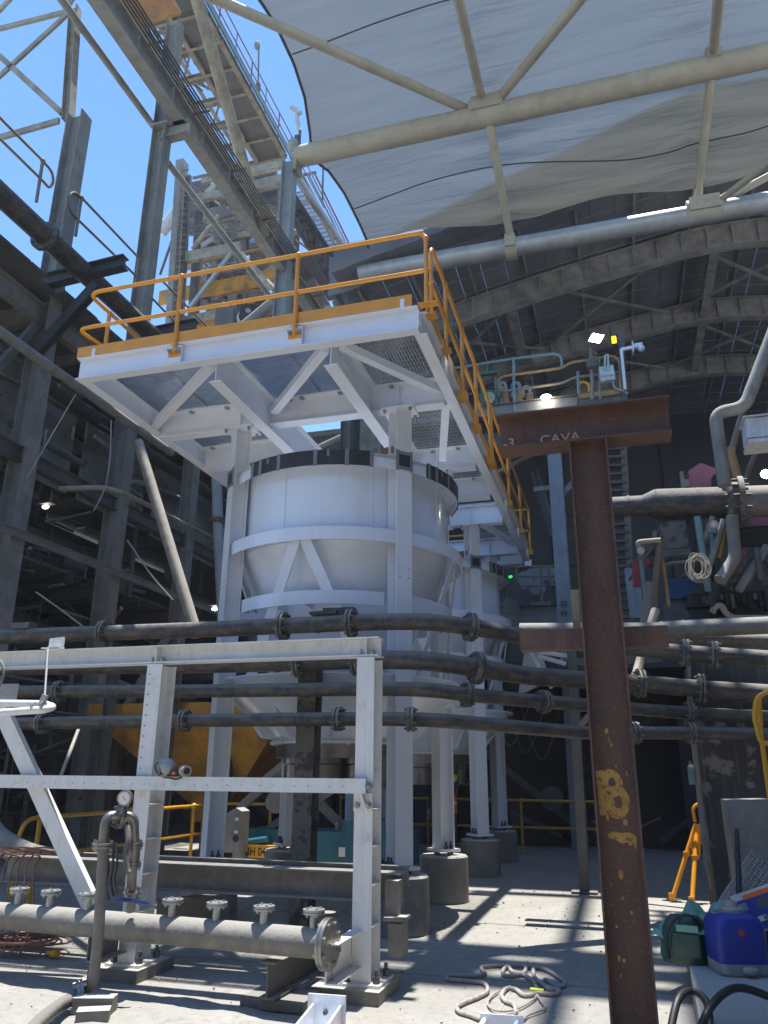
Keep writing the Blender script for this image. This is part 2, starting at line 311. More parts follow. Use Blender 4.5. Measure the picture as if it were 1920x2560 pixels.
def flange_mb(mb, c, d, R, th=0.03, gap=0.012, nb=8, rb=0.010, hub=None):
    """bolted flange pair centred on c along direction d"""
    c = V(c); d = V(d).normalized(); u = d.orthogonal().normalized(); w = d.cross(u)
    mb.cyl(c - d * (gap / 2 + th), c - d * gap / 2, R, 24); mb.cyl(c + d * gap / 2, c + d * (gap / 2 + th), R, 24)
    mb.cyl(c - d * gap / 2, c + d * gap / 2, R * 0.82, 16)
    for k in range(nb):
        a = 2 * math.pi * (k + .5) / nb; q = c + (u * math.cos(a) + w * math.sin(a)) * R * 0.84
        mb.tube([q - d * (th + gap + 0.018), q + d * (th + gap + 0.018)], rb, 6)
    return mb
def text(name, s, size, loc, rot, m, parent, ext=0.001, off=0.0, sx=1.0):
    cu = bpy.data.curves.new(name, 'FONT'); cu.body = s; cu.size = size; cu.extrude = ext; cu.offset = off
    tmp = bpy.data.objects.new('t', cu); me = bpy.data.meshes.new_from_object(tmp); bpy.data.objects.remove(tmp); me.materials.clear(); me.materials.append(M[m])
    o = link(bpy.data.objects.new(name, me)); o.parent = parent
    o.location = V(loc) - WL[parent.name]; o.rotation_euler = rot; o.scale = (sx, 1, 1); return o
def handrail(parent, m, a, b, nposts, h=1.0, mid=0.55, r=0.021, up=(0, 0, 1), ends=(True, True), toe=False, base=0.0):
    """straight or raked run of posts and two rails"""
    a = V(a); b = V(b); u = V((0, 0, 1))
    for k in range(nposts):
        q = a.lerp(b, k / max(1, nposts - 1)); mb = MB(); mb.cyl(q - u * base, q + u * h, r * 1.05, 10); mb.ball(q + u * h, r * 1.7, 10); mb.ball(q + u * mid, r * 1.7, 10)
        part('post', mb, m, parent)
    part('top_rail', MB().cyl(a + u * h, b + u * h, r, 10), m, parent)
    part('middle_rail', MB().cyl(a + u * mid, b + u * mid, r * 0.9, 10), m, parent)
# ================================================================== SETTING
def ground_mat():
    m = bpy.data.materials.new('dusty_concrete_slab'); m.use_nodes = True; t = m.node_tree; t.nodes.clear(); L = t.links.new
    o = nd(t, 'ShaderNodeOutputMaterial'); b = nd(t, 'ShaderNodeBsdfPrincipled'); L(b.outputs[0], o.inputs[0]); b.inputs['Roughness'].default_value = 0.92
    g = nd(t, 'ShaderNodeNewGeometry')
    def noise(sc, det, lo, hi, a, c, rough=0.6):
        n = nd(t, 'ShaderNodeTexNoise'); n.inputs['Scale'].default_value = sc; n.inputs['Detail'].default_value = det; n.inputs['Roughness'].default_value = rough; L(g.outputs['Position'], n.inputs[0])
        r = nd(t, 'ShaderNodeMapRange'); r.inputs[1].default_value = lo; r.inputs[2].default_value = hi; r.inputs[3].default_value = a; r.inputs[4].default_value = c; L(n.outputs[0], r.inputs[0]); return r.outputs[0], n.outputs[0]
    def mix(f, a, c, k='MIX'):
        x = nd(t, 'ShaderNodeMixRGB', blend_type=k)
        for s_, v in ((0, f), (1, a), (2, c)):
            if hasattr(v, 'is_output'): L(v, x.inputs[s_])
            else: x.inputs[s_].default_value = v if s_ == 0 else (*v, 1)
        return x.outputs[0]
    f0, _ = noise(0.7, 6, 0.35, 0.65, 0, 1); f1, n1 = noise(3.5, 10, 0.42, 0.62, 0, 1); f2, _ = noise(60, 4, 0.6, 0.75, 0, 0.55); f3, n3 = noise(14, 8, 0.5, 0.7, 0, 0.7)
    c = mix(f0, (0.27, 0.258, 0.232), (0.36, 0.345, 0.312)); c = mix(f1, c, (0.295, 0.282, 0.252)); c = mix(f3, c, (0.22, 0.208, 0.185)); c = mix(f2, c, (0.19, 0.182, 0.165))
    vo = nd(t, 'ShaderNodeTexVoronoi', feature='DISTANCE_TO_EDGE'); vo.inputs['Scale'].default_value = 0.55
    wv = nd(t, 'ShaderNodeMixRGB'); wv.inputs[0].default_value = 0.45; L(g.outputs['Position'], wv.inputs[1]); nw = nd(t, 'ShaderNodeTexNoise'); nw.inputs['Scale'].default_value = 3; nw.inputs['Detail'].default_value = 6; L(g.outputs['Position'], nw.inputs[0]); L(nw.outputs[1], wv.inputs[2]); L(wv.outputs[0], vo.inputs[0])
    cr = nd(t, 'ShaderNodeMapRange'); cr.inputs[1].default_value = 0.0; cr.inputs[2].default_value = 0.004; cr.inputs[3].default_value = 0.3; cr.inputs[4].default_value = 0; L(vo.outputs[0], cr.inputs[0])
    c = mix(cr.outputs[0], c, (0.13, 0.122, 0.108))
    f5, _ = noise(1.3, 9, 0.60, 0.66, 0, 0.55, 0.7); c = mix(f5, c, (0.20, 0.19, 0.168)); f6, _ = noise(5.5, 9, 0.66, 0.70, 0, 0.6, 0.7); c = mix(f6, c, (0.47, 0.46, 0.43))
    f7, _ = noise(28, 5, 0.68, 0.72, 0, 0.7); c = mix(f7, c, (0.10, 0.092, 0.08))
    L(c, b.inputs['Base Color'])
    ad = nd(t, 'ShaderNodeMath', operation='ADD'); L(n1, ad.inputs[0]); L(n3, ad.inputs[1])
    n9 = nd(t, 'ShaderNodeTexNoise'); n9.inputs['Scale'].default_value = 90; n9.inputs['Detail'].default_value = 5; L(g.outputs['Position'], n9.inputs[0])
    a2 = nd(t, 'ShaderNodeMath', operation='MULTIPLY_ADD'); L(n9.outputs[0], a2.inputs[0]); a2.inputs[1].default_value = 0.35; L(ad.outputs[0], a2.inputs[2])
    bu = nd(t, 'ShaderNodeBump'); bu.inputs['Strength'].default_value = 0.55; bu.inputs['Distance'].default_value = 0.03; L(a2.outputs[0], bu.inputs['Height']); L(bu.outputs[0], b.inputs['Normal'])
    return m
M['ground'] = ground_mat()
rnd = random.Random(7)
# ground: slabs near, one sheet far
mb = MB(); E_ = 160
mb.quad((-E_, -E_, -0.006), (E_, -E_, -0.006), (E_, E_, -0.006), (-E_, E_, -0.006)); struct('ground', mb, 'ground')
mb = MB()   # gentle uneven spill of settled dust near the camera
nx, ny = 60, 40
for j in range(ny + 1):
    for i in range(nx + 1):
        x = -5.6 + 3.6 * i / nx; y = 4.0 + 1.9 * j / ny
        e = min(i, nx - i) / 8; f = min(j, ny - j) / 8; w = min(1, e) * min(1, f)
        h = 0.035 * w * (0.5 + 0.5 * math.sin(x * 2.1 + 0.6) * math.sin(y * 2.7)) + 0.012 * w * math.sin(x * 9 + y * 4) * math.sin(y * 11 - x * 3) + 0.006 * w * rnd.random() - 0.012
        if x > -3.4: h -= 0.02 * (x + 3.4)
        mb.v.append(V((x, y, h)))
for j in range(ny):
    for i in range(nx):
        a = j * (nx + 1) + i; mb.f.append((a, a + 1, a + nx + 2, a + nx + 1)); mb.sm.append(True)
struct('dust_layer', mb, 'ground', 'stuff')
mb = MB()
for _ in range(420):
    x = rnd.uniform(-5.5, 0.2); y = rnd.uniform(4.6, 12); s_ = rnd.uniform(0.003, 0.011) * (1.6 if rnd.random() < .08 else 1)
    mb.ball((x, y, s_ * .5), s_, 5, (1, rnd.uniform(.6, 1.3), .7))
struct('grit', mb, 'conc', 'stuff')

# ---- the open-fronted arched shed behind
def roofz(x): # apex 5.1
    d = abs(x - 5.1); return 21.35 - (0.05 * d if d < 1.2 else 0.06 + 0.155 * (d - 1.2)) - (0.02 * max(0, d - 5) ** 1.5)
shed = thing('storage_shed', (5.1, 27.4, 0), 'huge dark open fronted steel shed with arched roof ribs behind the white tanks', 'building')
xs = [-8.9 + 0.9 * i for i in range(34)]
for k, y in enumerate((27.4, 32.6, 37.8)):
    mb = MB(); dd = 0.95
    for a, b in zip(xs[:-1], xs[1:]):
        A = V((a, y, roofz(a) - 0.02)); B = V((b, y, roofz(b) - 0.02)); dn = V((0, 0, -dd))
        mb.quad(A + V((0, -.01, 0)), B + V((0, -.01, 0)), B + dn + V((0, -.01, 0)), A + dn + V((0, -.01, 0)), -0.02)
        for q in (0, dd): mb.bar(A - V((0, 0, q)), B - V((0, 0, q)), 0.42, 0.04)
        mb.box((a, y, roofz(a) - dd / 2), (0.05, 0.34, dd * .96))
    part('roof_rib', mb, 'rib', shed)
ysh = (24.3, 45.2)
for i, x in enumerate([-8.3 + 2.05 * i for i in range(15)]):
    part('purlin', MB().ibeam((x, ysh[0], roofz(x) + .06), (x, ysh[1], roofz(x) + .06), 0.14, 0.07, .012, .01), 'rib', shed)
mb = MB()
for a, b in zip(xs[:-1], xs[1:]):
    for q in range(3):
        u0 = a + (b - a) * q / 3; u1 = a + (b - a) * (q + 1) / 3; o = 0.17 if q % 2 else 0.2
        yf = 23.0 if u0 < 1.5 else ysh[0]; mb.quad((u0, yf, roofz(u0) + o), (u1, yf, roofz(u1) + o), (u1, ysh[1], roofz(u1) + o), (u0, ysh[1], roofz(u0) + o), 0.03)
part('roof_sheet', mb, 'roofsheet', shed)
mb = MB()
for k in range(18):   # sheet lap lines
    y = ysh[0] + 0.6 + k * 1.15
    for a, b in zip(xs[:-1], xs[1:]): mb.bar((a, y, roofz(a) + .165), (b, y, roofz(b) + .165), 0.05, 0.02)
part('sheet_lap', mb, 'rib', shed, kind='stuff')
for y0, y1 in ((27.4, 32.6), (32.6, 37.8)):
    for x0, x1 in ((-8, -2.0), (-2.0, 3.6), (3.6, 9.5)):
        for s_ in (0, 1):
            a = V((x0 if s_ else x1, y0, roofz(x0 if s_ else x1) - .25)); b = V((x1 if s_ else x0, y1, roofz(x1 if s_ else x0) - .25))
            part('cross_brace', MB().bar(a, b, 0.11, 0.11), 'rib', shed)
for x in (-3.0, 4.9):
    part('ridge_tie', MB().ibeam((x, 27.4, roofz(x) - .55), (x, 37.8, roofz(x) - .55), 0.4, 0.34, .03, .02), 'rib', shed)
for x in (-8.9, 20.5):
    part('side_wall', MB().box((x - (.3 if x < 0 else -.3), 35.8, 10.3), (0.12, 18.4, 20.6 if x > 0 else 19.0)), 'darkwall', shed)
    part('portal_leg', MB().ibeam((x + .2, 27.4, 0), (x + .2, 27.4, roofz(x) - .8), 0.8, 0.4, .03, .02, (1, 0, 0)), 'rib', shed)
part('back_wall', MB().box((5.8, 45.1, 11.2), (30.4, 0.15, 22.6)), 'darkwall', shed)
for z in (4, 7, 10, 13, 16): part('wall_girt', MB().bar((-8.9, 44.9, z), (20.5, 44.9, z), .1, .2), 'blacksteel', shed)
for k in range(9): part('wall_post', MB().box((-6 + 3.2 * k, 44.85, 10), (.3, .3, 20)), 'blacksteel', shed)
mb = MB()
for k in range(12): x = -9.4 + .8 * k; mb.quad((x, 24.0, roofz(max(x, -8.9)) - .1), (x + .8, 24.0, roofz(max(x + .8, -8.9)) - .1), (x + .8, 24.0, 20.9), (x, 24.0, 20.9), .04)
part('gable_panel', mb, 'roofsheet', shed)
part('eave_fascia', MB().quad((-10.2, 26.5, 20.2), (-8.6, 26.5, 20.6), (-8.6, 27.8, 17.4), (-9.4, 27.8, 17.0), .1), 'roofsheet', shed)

# ---- translucent sail canopy on tube truss
def sail_mat():
    m = bpy.data.materials.new('sail_fabric'); m.use_nodes = True; t = m.node_tree; t.nodes.clear(); L = t.links.new
    o = nd(t, 'ShaderNodeOutputMaterial'); d = nd(t, 'ShaderNodeBsdfDiffuse'); tr = nd(t, 'ShaderNodeBsdfTranslucent'); mx = nd(t, 'ShaderNodeMixShader'); L(mx.outputs[0], o.inputs[0]); L(d.outputs[0], mx.inputs[1]); L(tr.outputs[0], mx.inputs[2]); mx.inputs[0].default_value = 0.5
    g = nd(t, 'ShaderNodeNewGeometry'); mp = nd(t, 'ShaderNodeMapping'); mp.inputs['Scale'].default_value = (0.35, 2.2, 1); L(g.outputs['Position'], mp.inputs[0])
    n = nd(t, 'ShaderNodeTexNoise'); n.inputs['Scale'].default_value = 1; n.inputs['Detail'].default_value = 7; L(mp.outputs[0], n.inputs[0])
    # a darker, warmer zone over the shed end of the cloth, its edge slanting across the weave
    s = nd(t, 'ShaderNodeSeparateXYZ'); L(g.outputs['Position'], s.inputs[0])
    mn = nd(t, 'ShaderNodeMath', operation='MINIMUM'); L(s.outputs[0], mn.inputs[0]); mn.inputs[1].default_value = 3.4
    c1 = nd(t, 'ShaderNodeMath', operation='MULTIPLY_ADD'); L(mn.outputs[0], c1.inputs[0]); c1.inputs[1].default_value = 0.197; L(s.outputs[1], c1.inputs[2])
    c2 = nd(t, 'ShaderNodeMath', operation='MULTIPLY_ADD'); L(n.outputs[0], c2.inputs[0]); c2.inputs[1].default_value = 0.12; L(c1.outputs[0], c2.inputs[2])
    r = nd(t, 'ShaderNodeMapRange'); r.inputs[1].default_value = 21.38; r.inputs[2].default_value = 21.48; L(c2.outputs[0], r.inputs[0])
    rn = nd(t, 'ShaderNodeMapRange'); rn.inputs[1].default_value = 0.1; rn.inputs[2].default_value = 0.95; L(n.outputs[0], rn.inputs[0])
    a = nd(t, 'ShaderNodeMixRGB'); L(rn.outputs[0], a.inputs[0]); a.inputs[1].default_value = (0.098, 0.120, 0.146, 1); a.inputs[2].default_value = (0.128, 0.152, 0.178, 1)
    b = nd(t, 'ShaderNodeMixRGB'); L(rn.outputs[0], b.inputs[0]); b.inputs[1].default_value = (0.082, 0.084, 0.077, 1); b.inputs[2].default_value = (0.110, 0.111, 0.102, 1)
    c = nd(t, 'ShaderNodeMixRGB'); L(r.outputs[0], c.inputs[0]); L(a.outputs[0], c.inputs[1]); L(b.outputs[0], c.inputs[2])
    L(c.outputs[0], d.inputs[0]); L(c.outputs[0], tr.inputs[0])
    m2 = nd(t, 'ShaderNodeMapping'); m2.inputs['Scale'].default_value = (0.45, 5.5, 1); L(g.outputs['Position'], m2.inputs[0])
    nn = nd(t, 'ShaderNodeTexNoise'); nn.inputs['Scale'].default_value = 1; nn.inputs['Detail'].default_value = 5; nn.inputs['Roughness'].default_value = .55; nn.inputs['Distortion'].default_value = .6; L(m2.outputs[0], nn.inputs[0])
    bu = nd(t, 'ShaderNodeBump'); bu.inputs['Strength'].default_value = 1.0; bu.inputs['Distance'].default_value = 0.07; L(nn.outputs[0], bu.inputs['Height']); L(bu.outputs[0], d.inputs['Normal']); L(bu.outputs[0], tr.inputs['Normal'])
    return m
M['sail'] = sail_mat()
canopy = thing('sail_canopy', (-8.5, 20, 21), 'huge grey translucent sail stretched over beige roof tubes above the yard', 'canopy')
def zline(y): return 22.25 + 0.09 * (20 - y) if y < 20 else 22.25 - 0.86 * (y - 20)
def onsail(px, py):
    p = P(px, py, Z=22)
    for _ in range(60): p = P(px, py, Z=0.5 * p.z + 0.5 * zline(p.y))
    return p
edge = [onsail(x, y) for x, y in [(560, -120), (650, 0), (690, 60), (735, 150), (762, 230), (775, 320), (778, 395), (815, 415), (860, 480), (900, 560), (918, 600), (924, 632)]]
def edgex(y):
    for a, b in zip(edge[:-1], edge[1:]):
        if a.y <= y <= b.y: return a.x + (b.x - a.x) * (y - a.y) / (b.y - a.y)
    return edge[0].x if y < edge[0].y else edge[-1].x
pl_x = [(-2.3, 1), (4.0, 1)]
def sailz(x, y):
    z = zline(y)
    w = sum(math.exp(-abs(x - q) / 1.3) for q in (-2.3, 3.6, 11))
    z += 0.11 * w * (math.sin(y * 7.5 + 1.2 * math.sin(x * .8) + 1.5 * math.sin(y * .9)) + .5 * math.sin(y * 12.3 + x * .5))
    z += 0.035 * w * math.sin(y * 21 + 2.2 * math.sin(x * 1.3 + y)) * (0.5 + 0.5 * math.sin(y * 1.7 + x * .4)); z -= 0.18 * (1 - min(1, w)) * (0.5 + .5 * math.sin(y * .9 + x * .3))
    return z
mb = MB(); nx, ny = 170, 260; y0, y1 = 14.4, onsail(1260, 556).y
for j in range(ny + 1):
    y = y0 + (y1 - y0) * j / ny; x0 = edgex(y)
    for i in range(nx + 1):
        x = x0 + (17 - x0) * (i / nx) ** 1.05; yy = y
        if y > 22: yy = 22 + (y - 22) * (0.86 + 0.14 * math.cos((x + 2.3) * .95))
        mb.v.append(V((x, yy, sailz(x, yy))))
for j in range(ny):
    for i in range(nx):
        a = j * (nx + 1) + i; mb.f.append((a, a + 1, a + nx + 2, a + nx + 1)); mb.sm.append(True)
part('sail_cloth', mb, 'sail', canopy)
mb = MB(); pts = [V((edgex(y0 + (y1 - y0) * k / 40), y0 + (y1 - y0) * k / 40, sailz(edgex(y0 + (y1 - y0) * k / 40), y0 + (y1 - y0) * k / 40) - .02)) for k in range(41)]
mb.tube(pts, 0.05, 6); part('edge_cable', mb, 'black', canopy)
for yy in (16.6, 21.7):
    pts = [V((x, yy + .25 * math.sin(x * .5), sailz(x, yy + .25 * math.sin(x * .5)) - .03)) for x in [edgex(yy) + .1 + k * .25 for k in range(90)]]
    part('cloth_seam', MB().tube(pts, 0.022, 5), 'black', canopy)
A1 = P(742, 393, Y=20); B1 = P(1980, 127, Y=20)
mb = MB(); mb.cyl(A1, B1 + V((6, 0, 0)), 0.36, 28); part('main_tube', mb, 'beige_pipe', canopy)
A2 = P(900, 686, Y=23.5); B2 = P(1980, 493, Y=23.5)
mb = MB(); mb.cyl(A2, B2 + V((6, 0, 0)), 0.34, 28); part('main_tube', mb, 'silver_pipe', canopy, 'silver grey roof tube nearest the shed')
for (x, y, Y, m_) in ((1218, 280, 20, 'beige_pipe'), (1783, 156, 20, 'beige_pipe'), (1760, 528, 23.5, 'beige_pipe'), (1278, 620, 23.5, 'beige_pipe')):
    c = P(x, y, Y=Y); l = 0.55 if (x, Y) in ((1218, 20), (1760, 23.5)) else 0.2
    mb = MB(); mb.cyl(c - V((l, 0, 0)), c + V((l, 0, 0)), 0.42, 20); mb.box(c + V((0, 0, .05)), (l * 1.7, .9, .5)); part('node_sleeve', mb, m_, canopy)
for p in [((1208, 262, 20), (1132, -60, 14.9)), ((1222, 300, 20), (1280, 615, 23.5)), ((1783, 140, 20), (1800, -40, 15)), ((1780, 175, 20), (1742, 515, 23.5))]:
    a = P(p[0][0], p[0][1], Y=p[0][2]); b = P(p[1][0], p[1][1], Y=p[1][2]); mb = MB(); mb.cyl(a, b, 0.14, 14)
    for q in (a, b): mb.ball(q, .2, 10)
    part('cross_tube', mb, 'beige_pipe', canopy)
for p in [((1170, 275, 20), (500, -20, 17)), ((1238, 258, 20), (1470, -25, 15)), ((1785, 512, 23.5), (1960, 380, 21)), ((1790, 510, 23.5), (1960, 420, 23))]:
    a = P(p[0][0], p[0][1], Y=p[0][2]); b = P(p[1][0], p[1][1], Z=21.3) if p[0][1] < 300 else P(p[1][0], p[1][1], Y=p[1][2]); part('diagonal_tube', MB().cyl(a, b, 0.15 if p[0][2] == 20 else .12, 14), 'beige_pipe', canopy)

# ================================================================== TANKS ON LEGS
def make_tank(cx, cy, label):
    t = thing('slurry_tank', (cx, cy, 0.565), label, 'tank', 'white tanks under the platform')
    c = (cx, cy, 0)
    mb = MB(); mb.lathe(c, [(1.36, 4.05), (1.36, 5.07)], 96); mb.lathe(c, [(1.34, 5.07), (1.34, 4.05)], 96)
    for k in range(8):   # weld seams
        a = R_(k * 45 - 102); mb.tube([(cx + 1.362 * math.cos(a), cy + 1.362 * math.sin(a), z) for z in (4.05, 5.05)], 0.007, 5)
    part('shell', mb, 'tank', t)
    mb = MB(); mb.lathe(c, [(1.36, 4.06), (0.55, 2.2), (0.5, 2.0), (0.48, 2.0), (0.53, 2.2), (1.34, 4.06)], 96); part('cone', mb, 'tank', t)
    mb = MB(); mb.lathe(c, [(1.36, 5.055), (1.52, 5.055), (1.52, 5.095), (1.36, 5.095)], 96, closed=True)
    mb.lathe(c, [(1.505, 4.935), (1.52, 4.935), (1.52, 5.10), (1.505, 5.10)], 96, closed=True); part('rim', mb, 'tank', t)
    legang = [-45, -135, 45, 135]
    for a in (-90, 0, 90, 180):
        mb = MB(); mb.lathe(c, [(1.522, 4.925), (1.534, 4.925), (1.534, 5.112), (1.522, 5.112)], 30, a - 30, a + 31, closed=True)
        s_ = part('rubber_strip', mb, 'rubber', t)
        for q in (-29.4, -24, -13, 5, 19, 30):
            am = a + q; mb = MB(); mb.lathe(c, [(1.530, 4.912), (1.539, 4.912), (1.539, 5.118), (1.500, 5.118), (1.500, 5.112), (1.530, 5.112)], 2, am, am + 1.7, closed=True); part('tape', mb, 'tape', s_)
        for q in (-19, 11):
            am = a + q; mb = MB(); mb.lathe(c, [(1.534, 5.03), (1.5375, 5.03), (1.5375, 5.116), (1.534, 5.116)], 1, am, am + 1.1, closed=True); part('tape', mb, 'tape', s_)
    # stiffening rings
    mb = MB(); mb.lathe(c, [(1.38, 4.16), (1.56, 4.16), (1.56, 4.005), (1.548, 4.005), (1.548, 4.148), (1.38, 4.148)], 96, closed=True); part('upper_ring', mb, 'tank', t)
    for a in (-90, 0, 90, 180):
        mb = MB(); mb.lathe(c, [(1.40, 3.45), (1.415, 3.45), (1.415, 3.295), (1.40, 3.295)], 36, a - 39, a + 39, closed=True)
        for k in (-20, 0, 20):
            q = R_(a + k); r0 = V((math.cos(q), math.sin(q), 0)); cc = V(c)
            mb.poly([cc + r0 * 1.40 + V((0, 0, 3.44)), cc + r0 * 1.08 + V((0, 0, 3.44)), cc + r0 * 1.02 + V((0, 0, 3.30)), cc + r0 * 1.40 + V((0, 0, 3.32))], .01, (-r0.y, r0.x, 0))
        part('lower_ring', mb, 'tank', t)
        for k in (-1, 1):
            q0 = R_(a + k * 2.2); q1 = R_(a + k * 31)
            p0 = V((cx + 1.50 * math.cos(q0), cy + 1.50 * math.sin(q0), 4.03)); p1 = V((cx + 1.34 * math.cos(q1), cy + 1.34 * math.sin(q1), 2.52))
            part('brace', MB().bar(p0, p1, 0.125, 0.02, (math.cos(R_(a)), math.sin(R_(a)), 0)), 'tank', t)
    mb = MB(); mb.lathe(c, [(1.26, 2.53), (1.52, 2.53), (1.52, 2.512), (1.41, 2.512), (1.41, 2.328), (1.52, 2.328), (1.52, 2.31), (1.26, 2.31), (1.26, 2.328), (1.395, 2.328), (1.395, 2.512), (1.26, 2.512)], 96, closed=True)
    part('base_ring', mb, 'tank', t)
    for k in range(12):
        a = R_(k * 30 + 12); r0 = V((math.cos(a), math.sin(a), 0)); cc = V(c); tn = V((-r0.y, r0.x, 0))
        part('gusset', MB().poly([cc + r0 * .52 + V((0, 0, 2.31)), cc + r0 * 1.3 + V((0, 0, 2.31)), cc + r0 * .98 + V((0, 0, 1.9)), cc + r0 * .70 + V((0, 0, 1.86)), cc + r0 * .52 + V((0, 0, 1.86))], .014, tn), 'tank', t)
    mb = MB(); mb.lathe(c, [(1.38, 2.33), (0.92, 1.98), (0.80, 1.865), (0.80, 1.82), (0.5, 1.82), (.5, 1.84), (0.78, 1.84), (0.90, 1.99), (1.36, 2.33)], 64)
    part('skirt', mb, 'tank', t)
    mb = MB(); mb.lathe(c, [(0.84, 1.845), (0.84, 1.815), (0.2, 1.815)], 64)
    for k in range(16):
        a = R_(k * 22.5 + 5); mb.cyl((cx + .80 * math.cos(a), cy + .80 * math.sin(a), 1.80), (cx + .80 * math.cos(a), cy + .80 * math.sin(a), 1.87), .013, 6)
    part('outlet_flange', mb, 'white', t)
    mb = MB(); mb.lathe(c, [(0.76, 1.812), (0.76, 1.66), (0.1, 1.66)], 64); s_ = part('outlet_box', mb, 'stainless', t)
    for a, r in ((-150, .16), (-95, .26), (-40, .2), (30, .18), (110, .2), (170, .18)):
        x = cx + .5 * math.cos(R_(a)); y = cy + .5 * math.sin(R_(a)); mb = MB()
        mb.lathe((x, y, 0), [(r + .02, 1.66), (r + .02, 1.60), (r, 1.58), (r, 1.34), (r + .035, 1.34), (r + .035, 1.315), (0, 1.315)], 28); part('spout', mb, 'stainless', s_)
    # legs, sections turned to face the tank centre
    for a in legang:
        r0 = V((math.cos(R_(a)), math.sin(R_(a)), 0)); q = V((cx, cy, 0)) + r0 * 1.506
        lg = part('leg', MB().ibeam(q + V((0, 0, .6)), q + V((0, 0, 5.69)), 0.205, 0.205, .013, .01, r0), 'white', t)
        mb = MB(); mb.box(q + V((0, 0, .583)), (.31, .31, .034), R_(a)); part('base_plate', mb, 'white', lg)
        mb = MB(); mb.box(q + V((0, 0, 5.70)), (.40, .34, .022)); part('top_plate', mb, 'white', lg)
        for bx in (-1, 1):
            for by in (-1, 1):
                o = V((bx * .09, by * .10, 0)); o = Matrix.Rotation(R_(a), 3, 'Z') @ o
                if bx * by > -2:
                    put('bolt', BOLT, lg, q + Matrix.Rotation(R_(a), 3, 'Z') @ V((bx * .035, by * .115, 0)) + V((0, 0, .60)))
                put('bolt', BOLT2, lg, q + V((bx * .16, by * .125, 5.69)), (math.pi, 0, 0))
        mb = MB()
        w = V((-r0.y, r0.x, 0)); f = q + r0 * .107
        mb.box(f + V((0, 0, 5.02)), (.006, .150, .15), R_(a)); part('rubber_pad', mb, 'rubber', lg)
        mb = MB()
        for dz in (-.095, .095): mb.box(f + V((0, 0, 5.02 + dz)), (.010, .225, .042), R_(a) + (.0 if dz > 0 else .02))
        for dw in (-.095, .095): mb.box(f + w * dw + V((0, 0, 5.02)), (.012, .036, .26), R_(a))
        part('tape_frame', mb, 'tape', lg)
        mb = MB(); mb.box(q - r0 * .20 + V((0, 0, 5.22)), (.16, .24, .09), R_(a) + .5); part('timber_block', mb, 'wood', lg)
        mb = MB()
        for dx in (-1, 1):
            for dz in (0, 1): mb.cyl(f + w * dx * .06 + V((0, 0, 3.6 + dz * .1)), f + w * dx * .06 + r0 * .004 + V((0, 0, 3.6 + dz * .1)), .008, 8)
        part('hole', mb, 'bolt', lg)
    return t
mb = MB(); mb.cyl((0, 0, 0), (0, 0, .045), .028, 6); mb.cyl((0, 0, .045), (0, 0, .085), .014, 8); BOLT = shared(mb, 'bolt', 'bolt')
mb = MB(); mb.cyl((0, 0, 0), (0, 0, .03), .022, 6); mb.cyl((0, 0, .03), (0, 0, .05), .012, 8); mb.cyl((0, 0, -.001), (0, 0, .004), .026, 10); BOLT2 = shared(mb, 'galv', 'bolt')
TX, TY = -3.365, 9.49
tank = make_tank(TX, TY, 'large glossy white cone bottom tank nearest the camera, rimmed in taped black rubber')
t2 = copy_tree(tank); t2.location = (TX, TY + 4.86, .565); t2['label'] = 'further white cone bottom tank, mostly hidden behind the nearer one'
t2.name = 'slurry_tank'
ped_l = {(-1, -1, 0): 'concrete pedestal under the left front leg, mostly behind the low grey beam', (1, -1, 0): 'biggest looking concrete pedestal, under the nearest white leg beside the scuffed frame',
         (1, 1, 0): 'concrete pedestal with a lit top, second in the row on the right', (-1, 1, 0): 'shaded concrete pedestal beside the blue lift with the amber plate',
         (1, -1, 1): 'concrete pedestal third in the row going back', (1, 1, 1): 'farthest concrete pedestal of the right hand row, next to the yellow barrier',
         (-1, -1, 1): 'dark concrete pedestal under the further tank, seen left of the nearest leg', (-1, 1, 1): 'far left pedestal under the further tank, almost lost in shade'}
for (sx, sy, k), l in ped_l.items():
    x = TX + sx * 1.065; y = TY + sy * 1.065 + 4.86 * k; c = (x, y, 0); mb = MB()
    rr = .305
    mb.lathe(c, [(rr + .006, 0), (rr, .03), (rr, .505), (rr - .02, .525), (0, .525)], 40)
    p = solo('concrete_pedestal', mb, 'conc', c, l, 'pedestal', 'round concrete pedestals under the tank legs')
    for bx in (-1, 1):
        for by in (-1, 1): part('levelling_nut', MB().cyl((x + bx * .085, y + by * .085, .525), (x + bx * .085, y + by * .085, .566), .022, 6), 'bolt', p)

